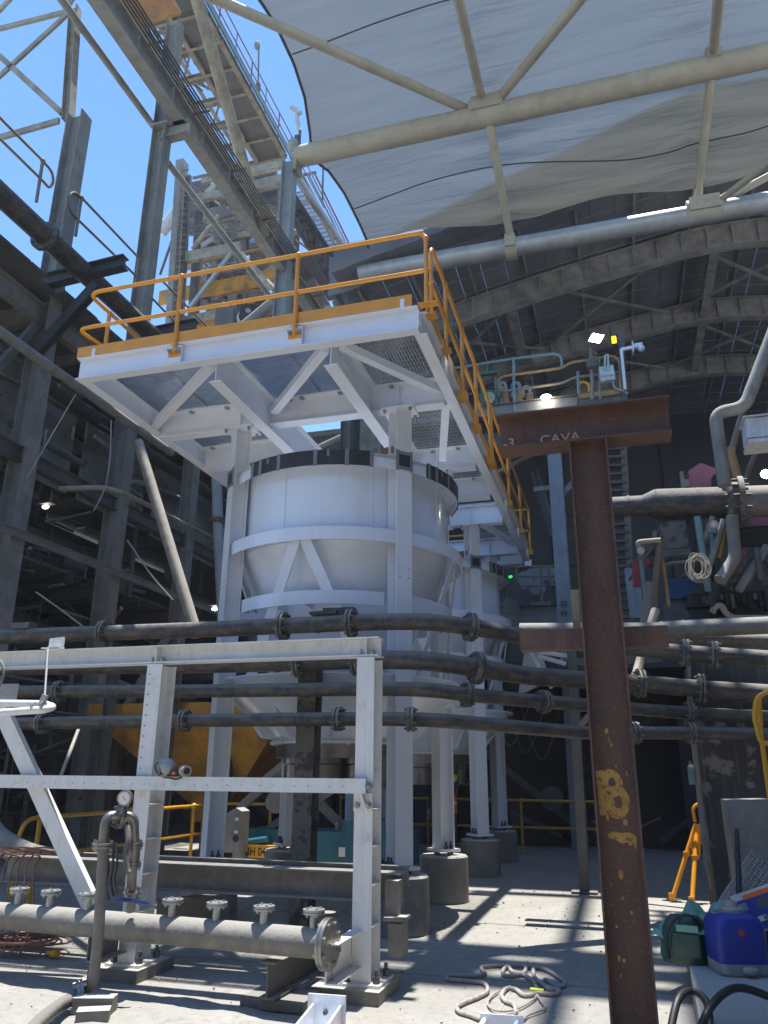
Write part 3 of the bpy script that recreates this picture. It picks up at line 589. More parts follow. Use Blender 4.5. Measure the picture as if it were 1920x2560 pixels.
# ================================================================== PLATFORM
FX0, FX1, FY, ZB, ZT = -5.76, -1.67, 6.84, 5.80, 6.07
plat = thing('service_platform', (TX, FY, 5.8), 'new white steel service platform on top of the tank legs, grated floor', 'platform')
zc = (ZB + ZT) / 2
part('edge_beam', MB().ibeam((FX0, FY, zc), (FX1, FY, zc), ZT - ZB, .13, .012, .008), 'white', plat)
part('edge_beam', MB().ibeam((FX1 + .0, FY + .07, zc), (FX1, 16.35, zc), ZT - ZB - .004, .13, .012, .008), 'white', plat)
part('edge_beam', MB().ibeam((FX0 + .07, FY + .07, zc), (FX0 + .07, 10.75, zc), ZT - ZB - .004, .13, .012, .008), 'white', plat)
zl = 5.715
for y, a, b in ((8.42, FX0 + .14, FX1 - .07), (9.6, FX0 + .14, -4.15), (10.56, FX0 + .14, FX1 - .07), (11.9, -4.1, FX1 - .07), (13.28, -4.8, FX1 - .07), (15.41, -4.8, FX1 - .07), (16.28, -4.8, FX1 - .07)):
    x_ = part('cross_beam', MB().ibeam((a, y, (zl + ZT) / 2 - .002), (b, y, (zl + ZT) / 2 - .002), ZT - zl, .17, .014, .01), 'white', plat)
    if y not in (9.6, 11.9, 16.28):
        for xx in (TX + 1.065, TX - 1.065):
            for s_ in (-1, 1): part('stiffener', MB().box((xx, y + s_ * .045, (zl + ZT) / 2), (.012, .075, ZT - zl - .03)), 'white', x_)
for x in (-4.02, -2.66):
    part('main_beam', MB().ibeam((x, 6.93, (5.60 + ZT - .01) / 2), (x, 8.33 if 0 else 13.1, (5.60 + ZT - .01) / 2), ZT - .012 - 5.60, .15, .013, .01), 'white', plat)
for a, b in (((-5.66, 8.28), (-4.12, 7.0)), ((-3.92, 8.28), (-2.76, 7.0)), ((-2.56, 7.0), (-1.78, 8.3)), ((-2.2, 10.4), (-1.76, 8.6)), ((-2.2, 13.5), (-1.76, 15.2))):
    part('diagonal', MB().bar((a[0], a[1], 5.86), (b[0], b[1], 5.86), .10, .09), 'white', plat)
part('skirt_plate', MB().box((-3.3, 10.9, 5.86), (.35, .012, .35)), 'white', plat)
part('lifting_stub', MB().ibeam((-3.05, 12.2, 5.3), (-3.05, 12.2, 5.68), .17, .17, .012, .01, (1, 0, 0)), 'whitebox', plat)
part('monorail', MB().ibeam((-4.55, 10.7, 5.93), (-4.35, 15.0, 5.93), .22, .12, .012, .01), 'yellow', plat)
def grating(x0, x1, y0, y1, z, pitch=.036, along_y=False):
    mb = MB()
    if along_y:
        n = int((x1 - x0) / pitch)
        for k in range(n): mb.box((x0 + (k + .5) * (x1 - x0) / n, (y0 + y1) / 2, z), (.005, y1 - y0, .032))
        m_ = int((y1 - y0) / .1)
        for k in range(m_ + 1): mb.box(((x0 + x1) / 2, y0 + (y1 - y0) * k / m_, z + .011), (x1 - x0, .007, .007))
    else:
        n = int((y1 - y0) / pitch)
        for k in range(n): mb.box(((x0 + x1) / 2, y0 + (k + .5) * (y1 - y0) / n, z), (x1 - x0, .005, .032))
        m_ = int((x1 - x0) / .1)
        for k in range(m_ + 1): mb.box((x0 + (x1 - x0) * k / m_, (y0 + y1) / 2, z + .011), (.007, y1 - y0, .007))
    for y in (y0, y1): mb.box(((x0 + x1) / 2, y, z), (x1 - x0, .007, .036))
    for x in (x0, x1): mb.box((x, (y0 + y1) / 2, z), (.007, y1 - y0, .036))
    for cx_ in (x0 + .25, x1 - .25): mb.box((cx_, y1 - .04, z - .035), (.05, .06, .05))
    part('grating_panel', mb, 'galv', plat)
zg = ZT + .02
for a, b in ((-5.80, -4.92), (-4.90, -4.03), (-4.01, -3.34), (-3.32, -2.67), (-2.65, -1.74)): grating(a, b, 6.84, 8.42, zg, along_y=a > -2.9)
for a, b in ((8.44, 9.5), (9.52, 10.56), (10.58, 11.88), (13.2, 14.4), (14.42, 15.4), (15.42, 16.26)): grating(-2.62, -1.74, a, b, zg, along_y=True)
for a, b in ((8.44, 9.6), (9.62, 10.56)): grating(-5.74, -4.1, a, b, zg)
# orange toe boards, posts, rails
tb = part('toe_board', MB().box((-3.755, FY - .055, 6.145), (4.05, .008, .14)), 'orange', plat)
for x in (-5.55, -1.83): part('clip', MB().box((x, FY - .062, 6.12), (.045, .006, .10)), 'white', tb)
for y0, y1 in ((6.95, 7.9), (8.05, 9.8), (9.86, 11.3), (11.36, 13.0), (13.06, 14.7), (14.76, 16.3)):
    part('toe_board', MB().box((FX1 + .055, (y0 + y1) / 2, 6.15), (.008, y1 - y0, .15)), 'orange', plat)
part('toe_board', MB().box((FX0 + .0, 8.8, 6.15), (.008, 3.8, .15)), 'orange', plat)
ZH, ZM = 6.94, 6.46; yr = FY - .075
fp = [-4.47, -3.02]
for x in fp:
    mb = MB(); mb.cyl((x, yr, 5.93), (x, yr, ZH), .025, 12); mb.ball((x, yr, ZH), .034, 12); mb.ball((x, yr, ZM), .034, 12); mb.box((x, yr + .012, 5.95), (.15, .012, .11))
    q = part('post', mb, 'orange', plat)
    for s_ in (-1, 1): put('bolt', BOLT2, q, (x + s_ * .05, yr + .0, 5.96), (math.pi / 2, 0, 0))
    part('post_bracket', MB().box((x, FY - .035, 5.93), (.16, .05, .22)), 'white', plat)
xr = FX1 + .10; xl = FX0 - .0
# front left corner: rails wrap round and run back
mb = MB(); mb.tube(fillet([(xr - .02, yr, ZH), (xl + .02, yr, ZH), (xl + .02, 10.6, ZH)], .17, 8), .024, 12); part('top_rail', mb, 'orange', plat)
mb = MB(); mb.tube(fillet([(xr - .02, yr, ZM), (xl - .06, yr, ZM), (xl + .0, yr + .35, ZM - .0), (xl + .02, 10.6, ZM)], .14, 8), .023, 12); part('middle_rail', mb, 'orange', plat)
for y in (7.2, 8.9, 10.6):
    mb = MB(); mb.cyl((xl + .02, y, 6.07), (xl + .02, y, ZH), .025, 12); mb.ball((xl + .02, y, ZH), .034); mb.ball((xl + .02, y, ZM), .034); part('post', mb, 'orange', plat)
# corner post right
mb = MB(); mb.tube(fillet([(xr - .25, yr, ZH), (xr, yr, ZH), (xr, yr, 6.08)], .13, 7), .023, 12); mb.ball((xr, yr, ZM), .036); mb.ball((xr, yr, ZH - .08), .034); mb.box((xr + .02, yr, 6.05), (.2, .09, .014)); part('post', mb, 'orange', plat)
ys = [P(1099, 720, X=xr).y, P(1176, 845, X=xr).y, P(1188, 950, X=xr).y, P(1219, 1040, X=xr).y]
rows = [7.0, 7.75, 8.75, 9.75, 10.95]
for k, y in enumerate(rows):
    mb = MB()
    if k == 0: mb.tube(fillet([(xr, y + .4, ZH), (xr, y, ZH), (xr, y, 6.07)], .12, 7), .022, 12)
    else: mb.cyl((xr, y, 5.93 if k > 1 else 6.07), (xr, y, ZH), .025, 12); mb.ball((xr, y, ZH), .034)
    mb.ball((xr, y, ZM), .034); mb.box((xr, y, 6.06 if k < 2 else 5.97), (.11, .13, .014 if k < 2 else .10)); part('post', mb, 'orange', plat)
part('top_rail', MB().cyl((xr, 7.35, ZH), (xr, 10.95, ZH), .024, 12), 'orange', plat)
part('middle_rail', MB().cyl((xr, 7.0, ZM), (xr, 10.95, ZM), .023, 12), 'orange', plat)
rows = [11.12, 13.0, 14.7, 16.3]
for y in rows:
    mb = MB(); mb.cyl((xr, y, 5.93), (xr, y, ZH), .025, 12); mb.ball((xr, y, ZH), .034); mb.ball((xr, y, ZM), .034); mb.box((xr, y, 5.97), (.10, .13, .10)); part('post', mb, 'orange', plat)
for z in (ZH, ZM):
    part('top_rail' if z == ZH else 'middle_rail', MB().cyl((xr, 11.06, z), (xr, 16.3, z), .024, 12), 'orange', plat)
    part('end_rail', MB().cyl((xr, 16.3, z), (-3.9, 16.3, z), .021, 12), 'orange', plat)
for y in (7.9, 9.8, 11.3, 13.0, 14.7, 16.25):
    part('post_bracket', MB().box((FX1 + .04, y, 5.93), (.05, .14, .22)), 'white', plat)

for k, (a_, b_) in enumerate((((-5.5, 6.75), (1.2, 6.85)), ((-5.5, 9.15), (1.2, 9.2)), ((-.95, 4.2), (-.9, 16.5)))):
    struct('slab_joint', MB().bar((a_[0], a_[1], -.004), (b_[0], b_[1], -.004), .007, .005), 'conc')
# ================================================================== FOUR SLURRY PIPES
def pipe_run(pts, r, fl, label, m='pipe', name='slurry_pipe', bands=(), R_f=None, cuts=None, fm='flange'):
    """pts (px,py,Y) ; fl list of (px,py,Y) flange positions"""
    W_ = [P(x, y, Y=Y) for x, y, Y in pts]; path = fillet(W_, .35, 6)
    t = thing(name, W_[0], label, 'pipe', 'black slurry pipes crossing in front of the tanks' if name == 'slurry_pipe' else None)
    part('pipe_wall', MB().tube(path, r, 24), m, t)
    def near(q):
        best = None
        for a, b in zip(path[:-1], path[1:]):
            d = (b - a); l = d.length
            if l < 1e-6: continue
            s_ = max(0, min(l, (q - a).dot(d / l))); c = a + d / l * s_; e = (c - q).length
            if best is None or e < best[0]: best = (e, c, d / l)
        return best[1], best[2]
    for f in fl:
        c, d = near(P(f[0], f[1], Y=f[2])); mb = MB(); flange_mb(mb, c, d, (R_f or r * 1.72), .026, .016, 8, .011)
        part('flange', mb, fm, t)
    for f in bands:
        c, d = near(P(f[0], f[1], Y=f[2])); part('weld_band', MB().cyl(c - d * .012, c + d * .012, r * 1.07, 24), m, t)
    return t
p1 = pipe_run([(-80, 1596, 7.62), (0, 1592, 7.62), (560, 1572, 7.62), (900, 1556, 7.62), (1060, 1553, 7.62), (1180, 1567, 7.85), (1310, 1594, 8.35), (1480, 1612, 8.9), (1600, 1622, 9.0), (1700, 1632, 9.0), (2000, 1652, 9.0)], .086,
    [(262, 1580, 7.62), (708, 1563, 7.62), (878, 1557, 7.62), (1178, 1566, 7.85), (1713, 1631, 9), (1785, 1637, 9)], 'topmost of the four black pipes, its upper side dusted pale where the sun hits it', bands=[(795, 1560, 7.62), (70, 1590, 7.62)])
part('clamp_box', MB().box(P(62, 1566, Y=7.62), (.24, .16, .07)), 'darksteel', p1)
part('clamp_box', MB().box(P(815, 1535, Y=7.66), (.3, .2, .03)).box(P(850, 1530, Y=7.7), (.34, .14, .07), .1), 'pipe2', p1)
pipe_run([(-80, 1672, 7.62), (0, 1668, 7.62), (560, 1660, 7.62), (930, 1649, 7.62), (1065, 1651, 7.62), (1190, 1669, 7.85), (1310, 1690, 8.35), (1560, 1705, 9.2), (1740, 1722, 9.3), (2000, 1738, 9.3)], .094,
    [(748, 1658, 7.62), (893, 1652, 7.62), (1195, 1668, 7.87), (1600, 1708, 9.2), (1752, 1724, 9.3)], 'second black pipe down, partly hidden by the worn white top beam', bands=[(470, 1662, 7.62)])
pipe_run([(-80, 1731, 7.62), (0, 1729, 7.62), (560, 1727, 7.62), (930, 1722, 7.62), (1065, 1723, 7.62), (1170, 1737, 7.85), (1330, 1752, 8.35), (1560, 1770, 9.2), (1730, 1784, 9.4), (2000, 1798, 9.4)], .070,
    [(150, 1728, 7.62), (420, 1727, 7.62), (1170, 1737, 7.85), (1348, 1755, 8.5), (1722, 1783, 9.4)], 'third black pipe down with a flange beside the nearest white leg', bands=[(796, 1724, 7.62)])
pipe_run([(-80, 1812, 7.62), (0, 1810, 7.62), (500, 1801, 7.62), (900, 1797, 7.62), (1065, 1798, 7.62), (1240, 1813, 8.0), (1460, 1832, 8.8), (1560, 1832, 9.0), (1730, 1832, 9.3), (2000, 1838, 9.3)], .068,
    [(107, 1808, 7.62), (462, 1802, 7.62), (846, 1797, 7.62), (1027, 1797, 7.62), (1590, 1834, 9.0), (1724, 1832, 9.3)], 'lowest of the four black pipes, couplings either side of the right white frame column', bands=[(778, 1798, 7.62)])
pipe_run([(1300, 1578, 9.6), (1640, 1577, 9.6), (1700, 1572, 9.6), (2000, 1560, 9.6)], .098, [], 'pale topped pipe starting behind the rusty cross bar, right side', m='mani', name='slurry_pipe', bands=[(1655, 1576, 9.6), (1708, 1571, 9.6)])
pipe_run([(1300, 1600, 9.9), (1660, 1594, 9.9), (1780, 1598, 9.9), (2000, 1606, 9.9)], .092, [], 'slim dusty pipe between two others at the right edge, banded near the pillar', m='mani', name='slurry_pipe', bands=[(1782, 1598, 9.9)])

# flaking post carrying the pipes
mb = MB(); a = P(797, 2318, Z=0); mb.ibeam((a.x, 7.9, 0), (a.x, 7.9, 2.72), .20, .20, .012, .01, (0, 1, 0))
pp = solo('pipe_post', mb, 'oldpaint', (a.x, 7.9, 0), 'flaking olive and brown steel post under the black pipes, left of the scuffed frame column', 'post')
part('pipe_bracket', MB().bar((a.x + .1, 7.78, 2.62), (a.x - .1, 7.78, 2.62), .2, .03), 'darksteel', pp)
mb = MB(); mb.ibeam((-.66, 11.84, 0), (-.62, 11.84, 3.2), .13, .13, .01, .008, (0, 1, 0)); q = solo('pipe_post', mb, 'darksteel', (-.66, 11.84, 0), 'thin dark steel post standing left of the rusty column', 'post')
part('base_plate', MB().box((-.66, 11.84, .012), (.34, .26, .02)), 'darksteel', q)
part('arm', MB().bar((-.62, 11.84, 3.05), (.6, 11.3, 3.0), .08, .10), 'darksteel', q)
part('strut', MB().bar((-.63, 11.84, 2.1), (-.2, 11.6, 2.5), .07, .07), 'steel', q)

# ================================================================== WHITE FOREGROUND FRAME
fr = thing('support_frame', (-1.9, 6.0, 0), 'scuffed white foreground steel frame with two columns, top beam and drilled mid rail', 'frame')
def fcol(x, pad, ztop, ln):
    yc = 6.07
    mb = MB(); mb.ibeam((x, yc, .10), (x, yc, ztop), .23, .145, .010, .007, (0, 1, 0))
    c = part('column', mb, 'white_worn', fr)
    for z in (.45, .72, .98, 1.24): part('stiffener', MB().box((x + .037, yc, z), (.068, .21, .009)), 'white_worn', c)
    part('base_plate', MB().box((x, yc + .02, .09), (.30, .36, .022)), 'white_worn', c)
    for dx, dy in ((.11, -.1), (.11, .14), (-.11, -.1), (-.11, .14)): put('bolt', BOLT, c, (x + dx, yc + dy, .10))
    return c
XR, XLc = -1.905, -3.80
fcol(XR, None, 2.37, 0); cl = fcol(XLc, None, 2.37, 1)
for k in range(10): part('bolt_hole', MB().cyl((XLc - .04, 5.953, 1.52 + .085 * k), (XLc - .04, 5.950, 1.52 + .085 * k), .006, 8), 'bolt', cl)
top = part('top_beam', MB().ibeam((-5.6, 6.03, 2.455), (-1.80, 6.03, 2.455), .15, .15, .010, .007), 'white_worn', fr)
for x in (XR, XLc): part('stiffener', MB().box((x, 5.99, 2.455), (.008, .07, .13)), 'white_worn', top)
for x in (XR, XLc):
    for s_ in (-1, 1): put('bolt', BOLT2, top, (x + s_ * .05, 5.985, 2.385))
mr = part('mid_rail', MB().chan((-5.6, 5.915, 1.405), (-1.87, 5.915, 1.405), .105, .05, .006, side=-1), 'white_worn', fr)
mb = MB()
for k in range(26):
    x = -5.45 + .142 * k + (.03 if k % 2 else 0); mb.cyl((x, 5.892, 1.40), (x, 5.887, 1.40), .006, 8)
part('rivet', mb, 'galv', mr)
g_ = part('rail_bracket', MB().box((XR + .0, 5.944, 1.29), (.145, .012, .13)).poly([(XR + .0, 5.938, 1.35), (XR + .0, 5.86, 1.35), (XR + .03, 5.938, 1.23)], .01, (1, 0, 0)), 'white_worn', fr)
for x, z in ((XR - .045, 1.27), (XR + .045, 1.27), (XR + .05, 1.40)): put('bolt', BOLT2, g_, (x, 5.94, z), (math.pi / 2, 0, 0))
db0 = P(0, 1765, Y=5.98); db1 = P(228, 2262, Y=5.98)
part('diagonal', MB().bar(db0 - (db1 - db0) * .3, db1, .06, .135, (.8, 0, .6)), 'white_worn', fr)
lb = part('low_beam', MB().ibeam((-5.4, 6.42, .665), (-1.72, 6.42, .665), .205, .205, .011, .008), 'mani', fr)
part('low_channel', MB().chan((-5.4, 6.62, .72), (-1.72, 6.62, .72), .15, .07, .008, side=-1), 'mani', fr)
part('beam_shoe', MB().box((-1.76, 6.3, .60), (.1, .16, .26)).box((-1.72, 6.25, .48), (.16, .22, .025)).box((-1.72, 6.27, .34), (.1, .2, .22)), 'conc', fr)
for x in (XR, XLc):
    y0 = 5.30 if x == XR else 5.42
    s_ = part('outrigger', MB().chan((x - .04, 5.95, .31), (x - .04, y0 + .15, .31), .24 if x == XR else .27, .09, .01, side=-1), 'white_worn' if x == XR else 'mani', fr)
    put('bolt', BOLT2, s_, (x - .08, y0 + .25, .20))
part('outrigger', MB().chan((XLc + .1, 6.2, .42), (XLc + .42, 6.6, .42), .2, .09, .01), 'mani', fr)
for x, l in ((-1.985, 'concrete pad under the right column of the white frame'), (-3.83, 'dusty concrete pad under the left column of the white frame, behind the steel manifold')):
    w = .50 if x > -2 else .42
    mb = MB(); mb.box((x, 6.10, .035), (w, .54, .09)); solo('concrete_pad', mb, 'conc', (x, 6.1, 0), l, 'pad')
# respirator on the mid rail
q0 = P(440, 1940, Y=5.915); rz_ = q0.z
rp = thing('respirator', q0, 'grey half mask respirator with twin filters lying on the white mid rail', 'respirator')
mb = MB(); c = P(418, 1918, Y=5.92); mb.ball(c + V((0, 0, .008)), .068, 18, (1.0, .7, .95)); mb.ball(c + V((.016, -.03, -.006)), .050, 14, (1.1, .7, 1.0)); part('face_piece', mb, 'greyplastic', rp)
mb = MB(); c = P(437, 1932, Y=5.89); mb.ball(c, .04, 12, (1.3, .7, .75)); mb.ball(P(405, 1925, Y=5.9), .03, 10, (.7, .6, 1.3)); part('body', mb, 'black', rp)
mb = MB(); mb.cyl(P(434, 1933, Y=5.865), P(434, 1933, Y=5.855), .014, 14); part('exhale_valve', mb, 'hivis', rp)
c = P(462, 1927, Y=5.88); d = V((.75, -.5, -.05)).normalized()
mb = MB(); mb.cyl(c - d * .03, c + d * .012, .040, 20); mb.cyl(c + d * .012, c + d * .036, .043, 20); part('filter', mb, 'greyplastic', rp)
part('filter_cap', MB().cyl(c + d * .036, c + d * .040, .026, 16), 'black', rp)
part('filter_band', MB().cyl(c + d * .004, c + d * .010, .044, 20), 'sign', rp)
mb = MB(); mb.tube(spline([P(395, 1905, Y=5.93), P(388, 1918, Y=5.92), P(400, 1940, Y=5.90), P(425, 1945, Y=5.885), P(440, 1948, Y=5.88), P(455, 1943, Y=5.885)], 5), .006, 6); part('strap', mb, 'black', rp)

# ================================================================== STAINLESS MANIFOLD
mL = P(-60, 2283, Y=5.72); mR = P(812, 2360, Y=5.45); md = (mR - mL).normalized()
mani = thing('manifold', (mL + mR) / 2, 'long dusty steel manifold pipe with capped nozzles and blind flanged end', 'manifold')
part('header_pipe', MB().cyl(mL, mR, .093, 36), 'mani', mani)
mb = MB(); R2 = .158
mb.cyl(mR + md * .0, mR + md * .02, R2, 32); mb.cyl(mR + md * .023, mR + md * .046, R2, 32)
ef = part('end_flange', mb, 'stainless', mani)
u_ = md.orthogonal().normalized(); w_ = md.cross(u_)
for k in range(8):
    a = 2 * math.pi * (k + .5) / 8; q = mR + (u_ * math.cos(a) + w_ * math.sin(a)) * .125
    mb = MB(); mb.tube([q - md * .032, q - md * .0181, q - md * .018, q + md * .046, q + md * .0461, q + md * .062], .017, 6, True, [.010, .010, .017, .017, .017, .017]); part('bolt', mb, 'stainless', ef)
noz = MB(); noz.cyl((0, 0, 0), (0, 0, .10), .026, 16); noz.cyl((0, 0, .088), (0, 0, .101), .074, 28); noz.cyl((0, 0, .104), (0, 0, .118), .074, 28)
for k in range(4):
    a = math.pi / 4 + k * math.pi / 2; noz.cyl((.047 * math.cos(a), .047 * math.sin(a), .07), (.047 * math.cos(a), .047 * math.sin(a), .128), .010, 6)
NOZ = shared(noz, 'galv', 'nozzle')
for px in (15, 102, 206, 432, 549, 672, 800):
    s_ = (P(px, 2300, Y=5.58).x - mL.x) / (mR.x - mL.x); q = mL.lerp(mR, s_) + V((0, 0, .085)); put('nozzle', NOZ, mani, q)
mb = MB(); mb.box(P(730, 2380, Y=5.5) + V((0, .35, -.06)), (.12, 1.0, .012)); q = P(740, 2400, Y=5.9)
sad = thing('saddle_beam', (q.x, 6.0, 0), 'short dark steel beam lying under the right end of the manifold', 'beam')
part('beam', MB().ibeam((q.x - .02, 5.45, .185), (q.x + .02, 6.35, .185), .22, .12, .012, .01), 'darksteel', sad)
part('foot_plate', MB().box((q.x, 5.66, .035), (.45, .34, .06)), 'darksteel', sad)
q = P(742, 2432, Z=.02)
ap = thing('anchor_plate', (q.x, q.y, 0), 'small grouted anchor plate with three studs on the slab', 'plate')
part('plate', MB().box((q.x, q.y, .02), (.19, .13, .012)).box((q.x, q.y, .006), (.24, .17, .016)), 'conc', ap)
for dx, dy in ((-.04, -.02), (.01, .03), (.03, -.01)): put('bolt', BOLT, ap, (q.x + dx, q.y + dy, .026))

# riser pipe, elbows, valve, gauge
riser = thing('riser_assembly', P(205, 2490, Y=5.2), 'grey riser pipe looping over the manifold with flanges, gauge and blue handled valve', 'pipework')
a = P(205, 2486, Y=5.2); b = P(236, 2440, Y=5.2); c = P(247, 2330, Y=5.2); d = P(258, 2120, Y=5.2)
part('riser_pipe', MB().tube(fillet([a, P(232, 2462, Y=5.2), c, d], .12, 6), .0365, 20), 'mani', riser)
e0 = P(258, 2108, Y=5.2); e1 = P(262, 2048, Y=5.2); e2 = P(300, 2040, Y=5.28); e3 = P(331, 2044, Y=5.36); e4 = P(336, 2110, Y=5.36)
mb = MB(); flange_mb(mb, P(258, 2114, Y=5.2), (0, 0, 1), .080, .014, .006, 4, .011); part('flange', mb, 'stainless', riser)
mb = MB(); mb.tube(fillet([e0, P(262, 2060, Y=5.2), P(272, 2040, Y=5.22), e2], .10, 9), .036, 18); mb.tube(fillet([e2, P(334, 2042, Y=5.34), e4], .11, 9), .036, 18); part('elbow', mb, 'stainless', riser)
mb = MB(); flange_mb(mb, e2, (e3 - e2), .085, .014, .006, 6, .010); part('flange', mb, 'stainless', riser)
mb = MB(); v0 = P(336, 2112, Y=5.36); flange_mb(mb, v0, (0, 0, 1), .062, .012, .006, 4, .010); mb.cyl(v0 - V((0, 0, .12)), v0, .046, 20); flange_mb(mb, v0 - V((0, 0, .13)), (0, 0, 1), .062, .012, .006, 4, .010); part('sight_glass', mb, 'stainless', riser)
lowp = P(326, 2276, Y=5.5); part('drop_pipe', MB().cyl(v0 - V((0, 0, .13)), lowp, .034, 18), 'mani', riser)
mb = MB(); vv = P(330, 2240, Y=5.45); flange_mb(mb, vv, (0, 0, 1), .066, .012, .03, 4, .010); mb.ball(vv, .05, 12); part('ball_valve', mb, 'stainless', riser)
h0 = P(288, 2248, Y=5.33); h1 = P(368, 2258, Y=5.30)
part('valve_handle', MB().bar(h0, h1, .028, .012).bar(h0 + V((.06, 0, .006)), h1 + V((-.01, 0, .006)), .012, .016), 'handleblue', riser)
gc = P(313, 1995, Y=5.26); gd = V((.16, -1, -.05)).normalized()
gg = part('pressure_gauge', MB().cyl(gc + gd * -.022, gc + gd * .012, .052, 28).cyl(gc + gd * .012, gc + gd * .018, .055, 28), 'stainless', riser)
part('dial', MB().cyl(gc + gd * .018, gc + gd * .0195, .044, 28), 'dialwhite', gg)
u_ = gd.cross(V((0, 0, 1))).normalized(); w_ = u_.cross(gd).normalized(); f_ = gc + gd * .0205
mb = MB()
for k in range(11):
    a_ = R_(225 - 27 * k); p_ = u_ * -math.cos(a_) + w_ * math.sin(a_); mb.bar(f_ + p_ * .033, f_ + p_ * .041, .0025, .001, gd)
mb.bar(f_ - (u_ * .5 + w_ * .5) * .03, f_ + (u_ * .3 + w_ * .35) * .045, .004, .001, gd); part('needle', mb, 'black', gg)
part('gauge_stem', MB().tube([gc - V((0, 0, .05)), gc - V((0, 0, .14))], .011, 8).box(gc - V((0, 0, .085)), (.03, .03, .035)), 'stainless', riser)
mb = MB(); mb.tube(spline([P(318, 2065, Y=5.27), P(320, 2100, Y=5.25), P(314, 2130, Y=5.24), P(318, 2170, Y=5.24), P(322, 2182, Y=5.24)], 6), .021, 8); part('cloth_sling', mb, 'darksteel', riser)
for k, (x, y) in enumerate(((268, 2120), (280, 2110), (290, 2105))):
    mb = MB(); mb.tube(spline([P(x, y, Y=5.35), P(x + 3, y + 50, Y=5.33), P(x - 3, y + 90, Y=5.33), P(x + 4, y + 130, Y=5.33)], 6), .009, 7); part('strap', mb, 'black', riser)
fb = P(203, 2488, Y=5.18); hd = V((.62, .62, .40)).normalized()
mb = MB(); flange_mb(mb, fb, (.75, .6, .25), .095, .016, .008, 6, .011); part('flange', mb, 'stainless', riser)
hz = spline([fb, P(165, 2505, Y=5.0), P(110, 2545, Y=4.55), P(60, 2600, Y=4.1), P(-20, 2700, Y=3.6)], 8)
hose = thing('discharge_hose', hz[0], 'dusty dark hose running from the ground flange out of the bottom left corner', 'hose')
part('hose_wall', MB().tube(hz, .042, 20), 'pipe2', hose)
q = P(205, 2530, Z=.03)
blk = solo('hose_block', MB().box((q.x + .02, q.y + .1, .05), (.26, .12, .10), .3).box((q.x + .12, q.y - .05, .035), (.2, .12, .07), .5), 'conc', (q.x, q.y, 0), 'broken concrete blocks propping up the hose flange', 'block')

# curved duct at left edge and dangling cables
mb = MB(); c = P(170, 1960, Y=6.5); pts = []
for k in range(14):
    a = R_(180 + 78 * k / 13); pts.append(V((c.x + .62 * math.cos(a) + .1, 6.75, c.z + .62 * math.sin(a))))
ea = P(-60, 1900, Y=6.7); eb = P(-5, 2080, Y=6.7); ec = P(60, 2140, Y=6.7); ed = P(190, 2165, Y=6.7)
mb.tube(fillet([ea, eb + V((-.15, 0, 0)), ec, ed], .3, 8), .11, 20)
solo('curved_duct', mb, 'mani', eb, 'dusty curved steel duct swooping down at the left edge behind the low beam', 'duct')
cb = thing('extension_cable', P(60, 2160, Y=6.4), 'tangle of brown orange cable draped over the low beam and coiled on the slab', 'cable')
for k in range(6):
    a = P(8 + 18 * k, 2135 + 6 * (k % 3), Y=6.36); mb = MB()
    pts = [a + V((-.35, .12, .02)), a + V((0, 0, .02)), a + V((.06, -.13, -.08)), a + V((.03 + .02 * k, -.15, -.45)), V((a.x + .05, 6.2, .02))]
    mb.tube(spline(pts, 6), .008, 7); part('loop', mb, 'copper', cb)
for k in range(5):
    a = P(30 + 26 * k, 2128 + 5 * (k % 2), Y=6.33); mb = MB(); mb.tube(spline([a + V((-.3, .02, 0)), a + V((-.1, -.04, .03)), a + V((.1, .03, .01)), a + V((.3, 0, .0))], 6), .008, 7); part('loop', mb, 'copper', cb)
mb = MB(); cc = P(35, 2370, Z=.05)
for k in range(13):
    r = rnd.uniform(.14, .30); ph = rnd.uniform(0, 6); tl = rnd.uniform(-.12, .12); pts = []
    o = V((rnd.uniform(-.18, .2), rnd.uniform(-.08, .15), rnd.uniform(.01, .10)))
    for i in range(22):
        a = ph + i / 21 * 2 * math.pi; pts.append(cc + o + V((r * math.cos(a), r * .8 * math.sin(a), max(-o.z + .012 - .02, tl * r * math.sin(a + 1) * .8))))
    mb.tube(pts, .0085, 7)
part('coil', mb, 'copper', cb)
q = P(130, 2385, Z=.03); mb = MB(); mb.cyl(q, q + V((.07, -.02, .01)), .03, 12); mb.cyl(q + V((-.05, 0, .01)), q, .016, 10); part('plug', mb, 'sign', cb)

# conduits, threaded rod and bracket at left
cd = thing('conduit', P(60, 1775, Y=5.6), 'pale dusty conduit pair ending in a return bend at the left edge', 'conduit')
part('conduit_tube', MB().tube(fillet([P(-60, 1786, Y=5.4), P(110, 1774, Y=5.4), P(134, 1768, Y=5.5), P(110, 1760, Y=5.62), P(-60, 1757, Y=5.75)], .05, 5), .030, 16), 'white_worn', cd)
mb = MB()
for x, y in ((85, 1768), (108, 1765)): mb.cyl(P(x, y, Y=5.4) - V((.008, 0, 0)), P(x, y, Y=5.4) + V((.008, 0, 0)), .038, 14)
part('clip', mb, 'galv', cd)
mb = MB(); mb.cyl(P(120, 1620, Y=5.9), P(112, 1738, Y=5.6), .009, 8); mb.box(P(108, 1752, Y=5.57), (.05, .03, .10), rot=Matrix.Rotation(.3, 3, 'Y')); part('hanger_rod', mb, 'galv', cd)
mb = MB(); mb.box(P(142, 1606, Y=6.0), (.20, .012, .085), -.25); mb.box(P(132, 1620, Y=6.0), (.2, .1, .008), -.25); part('hanger_bracket', mb, 'white_worn', cd)
mb = MB(); mb.box(P(22, 1733, Y=5.75), (.16, .008, .16), .2); mb.box(P(22, 1713, Y=5.8), (.16, .1, .008), .2); part('drilled_bracket', mb, 'galv', cd)
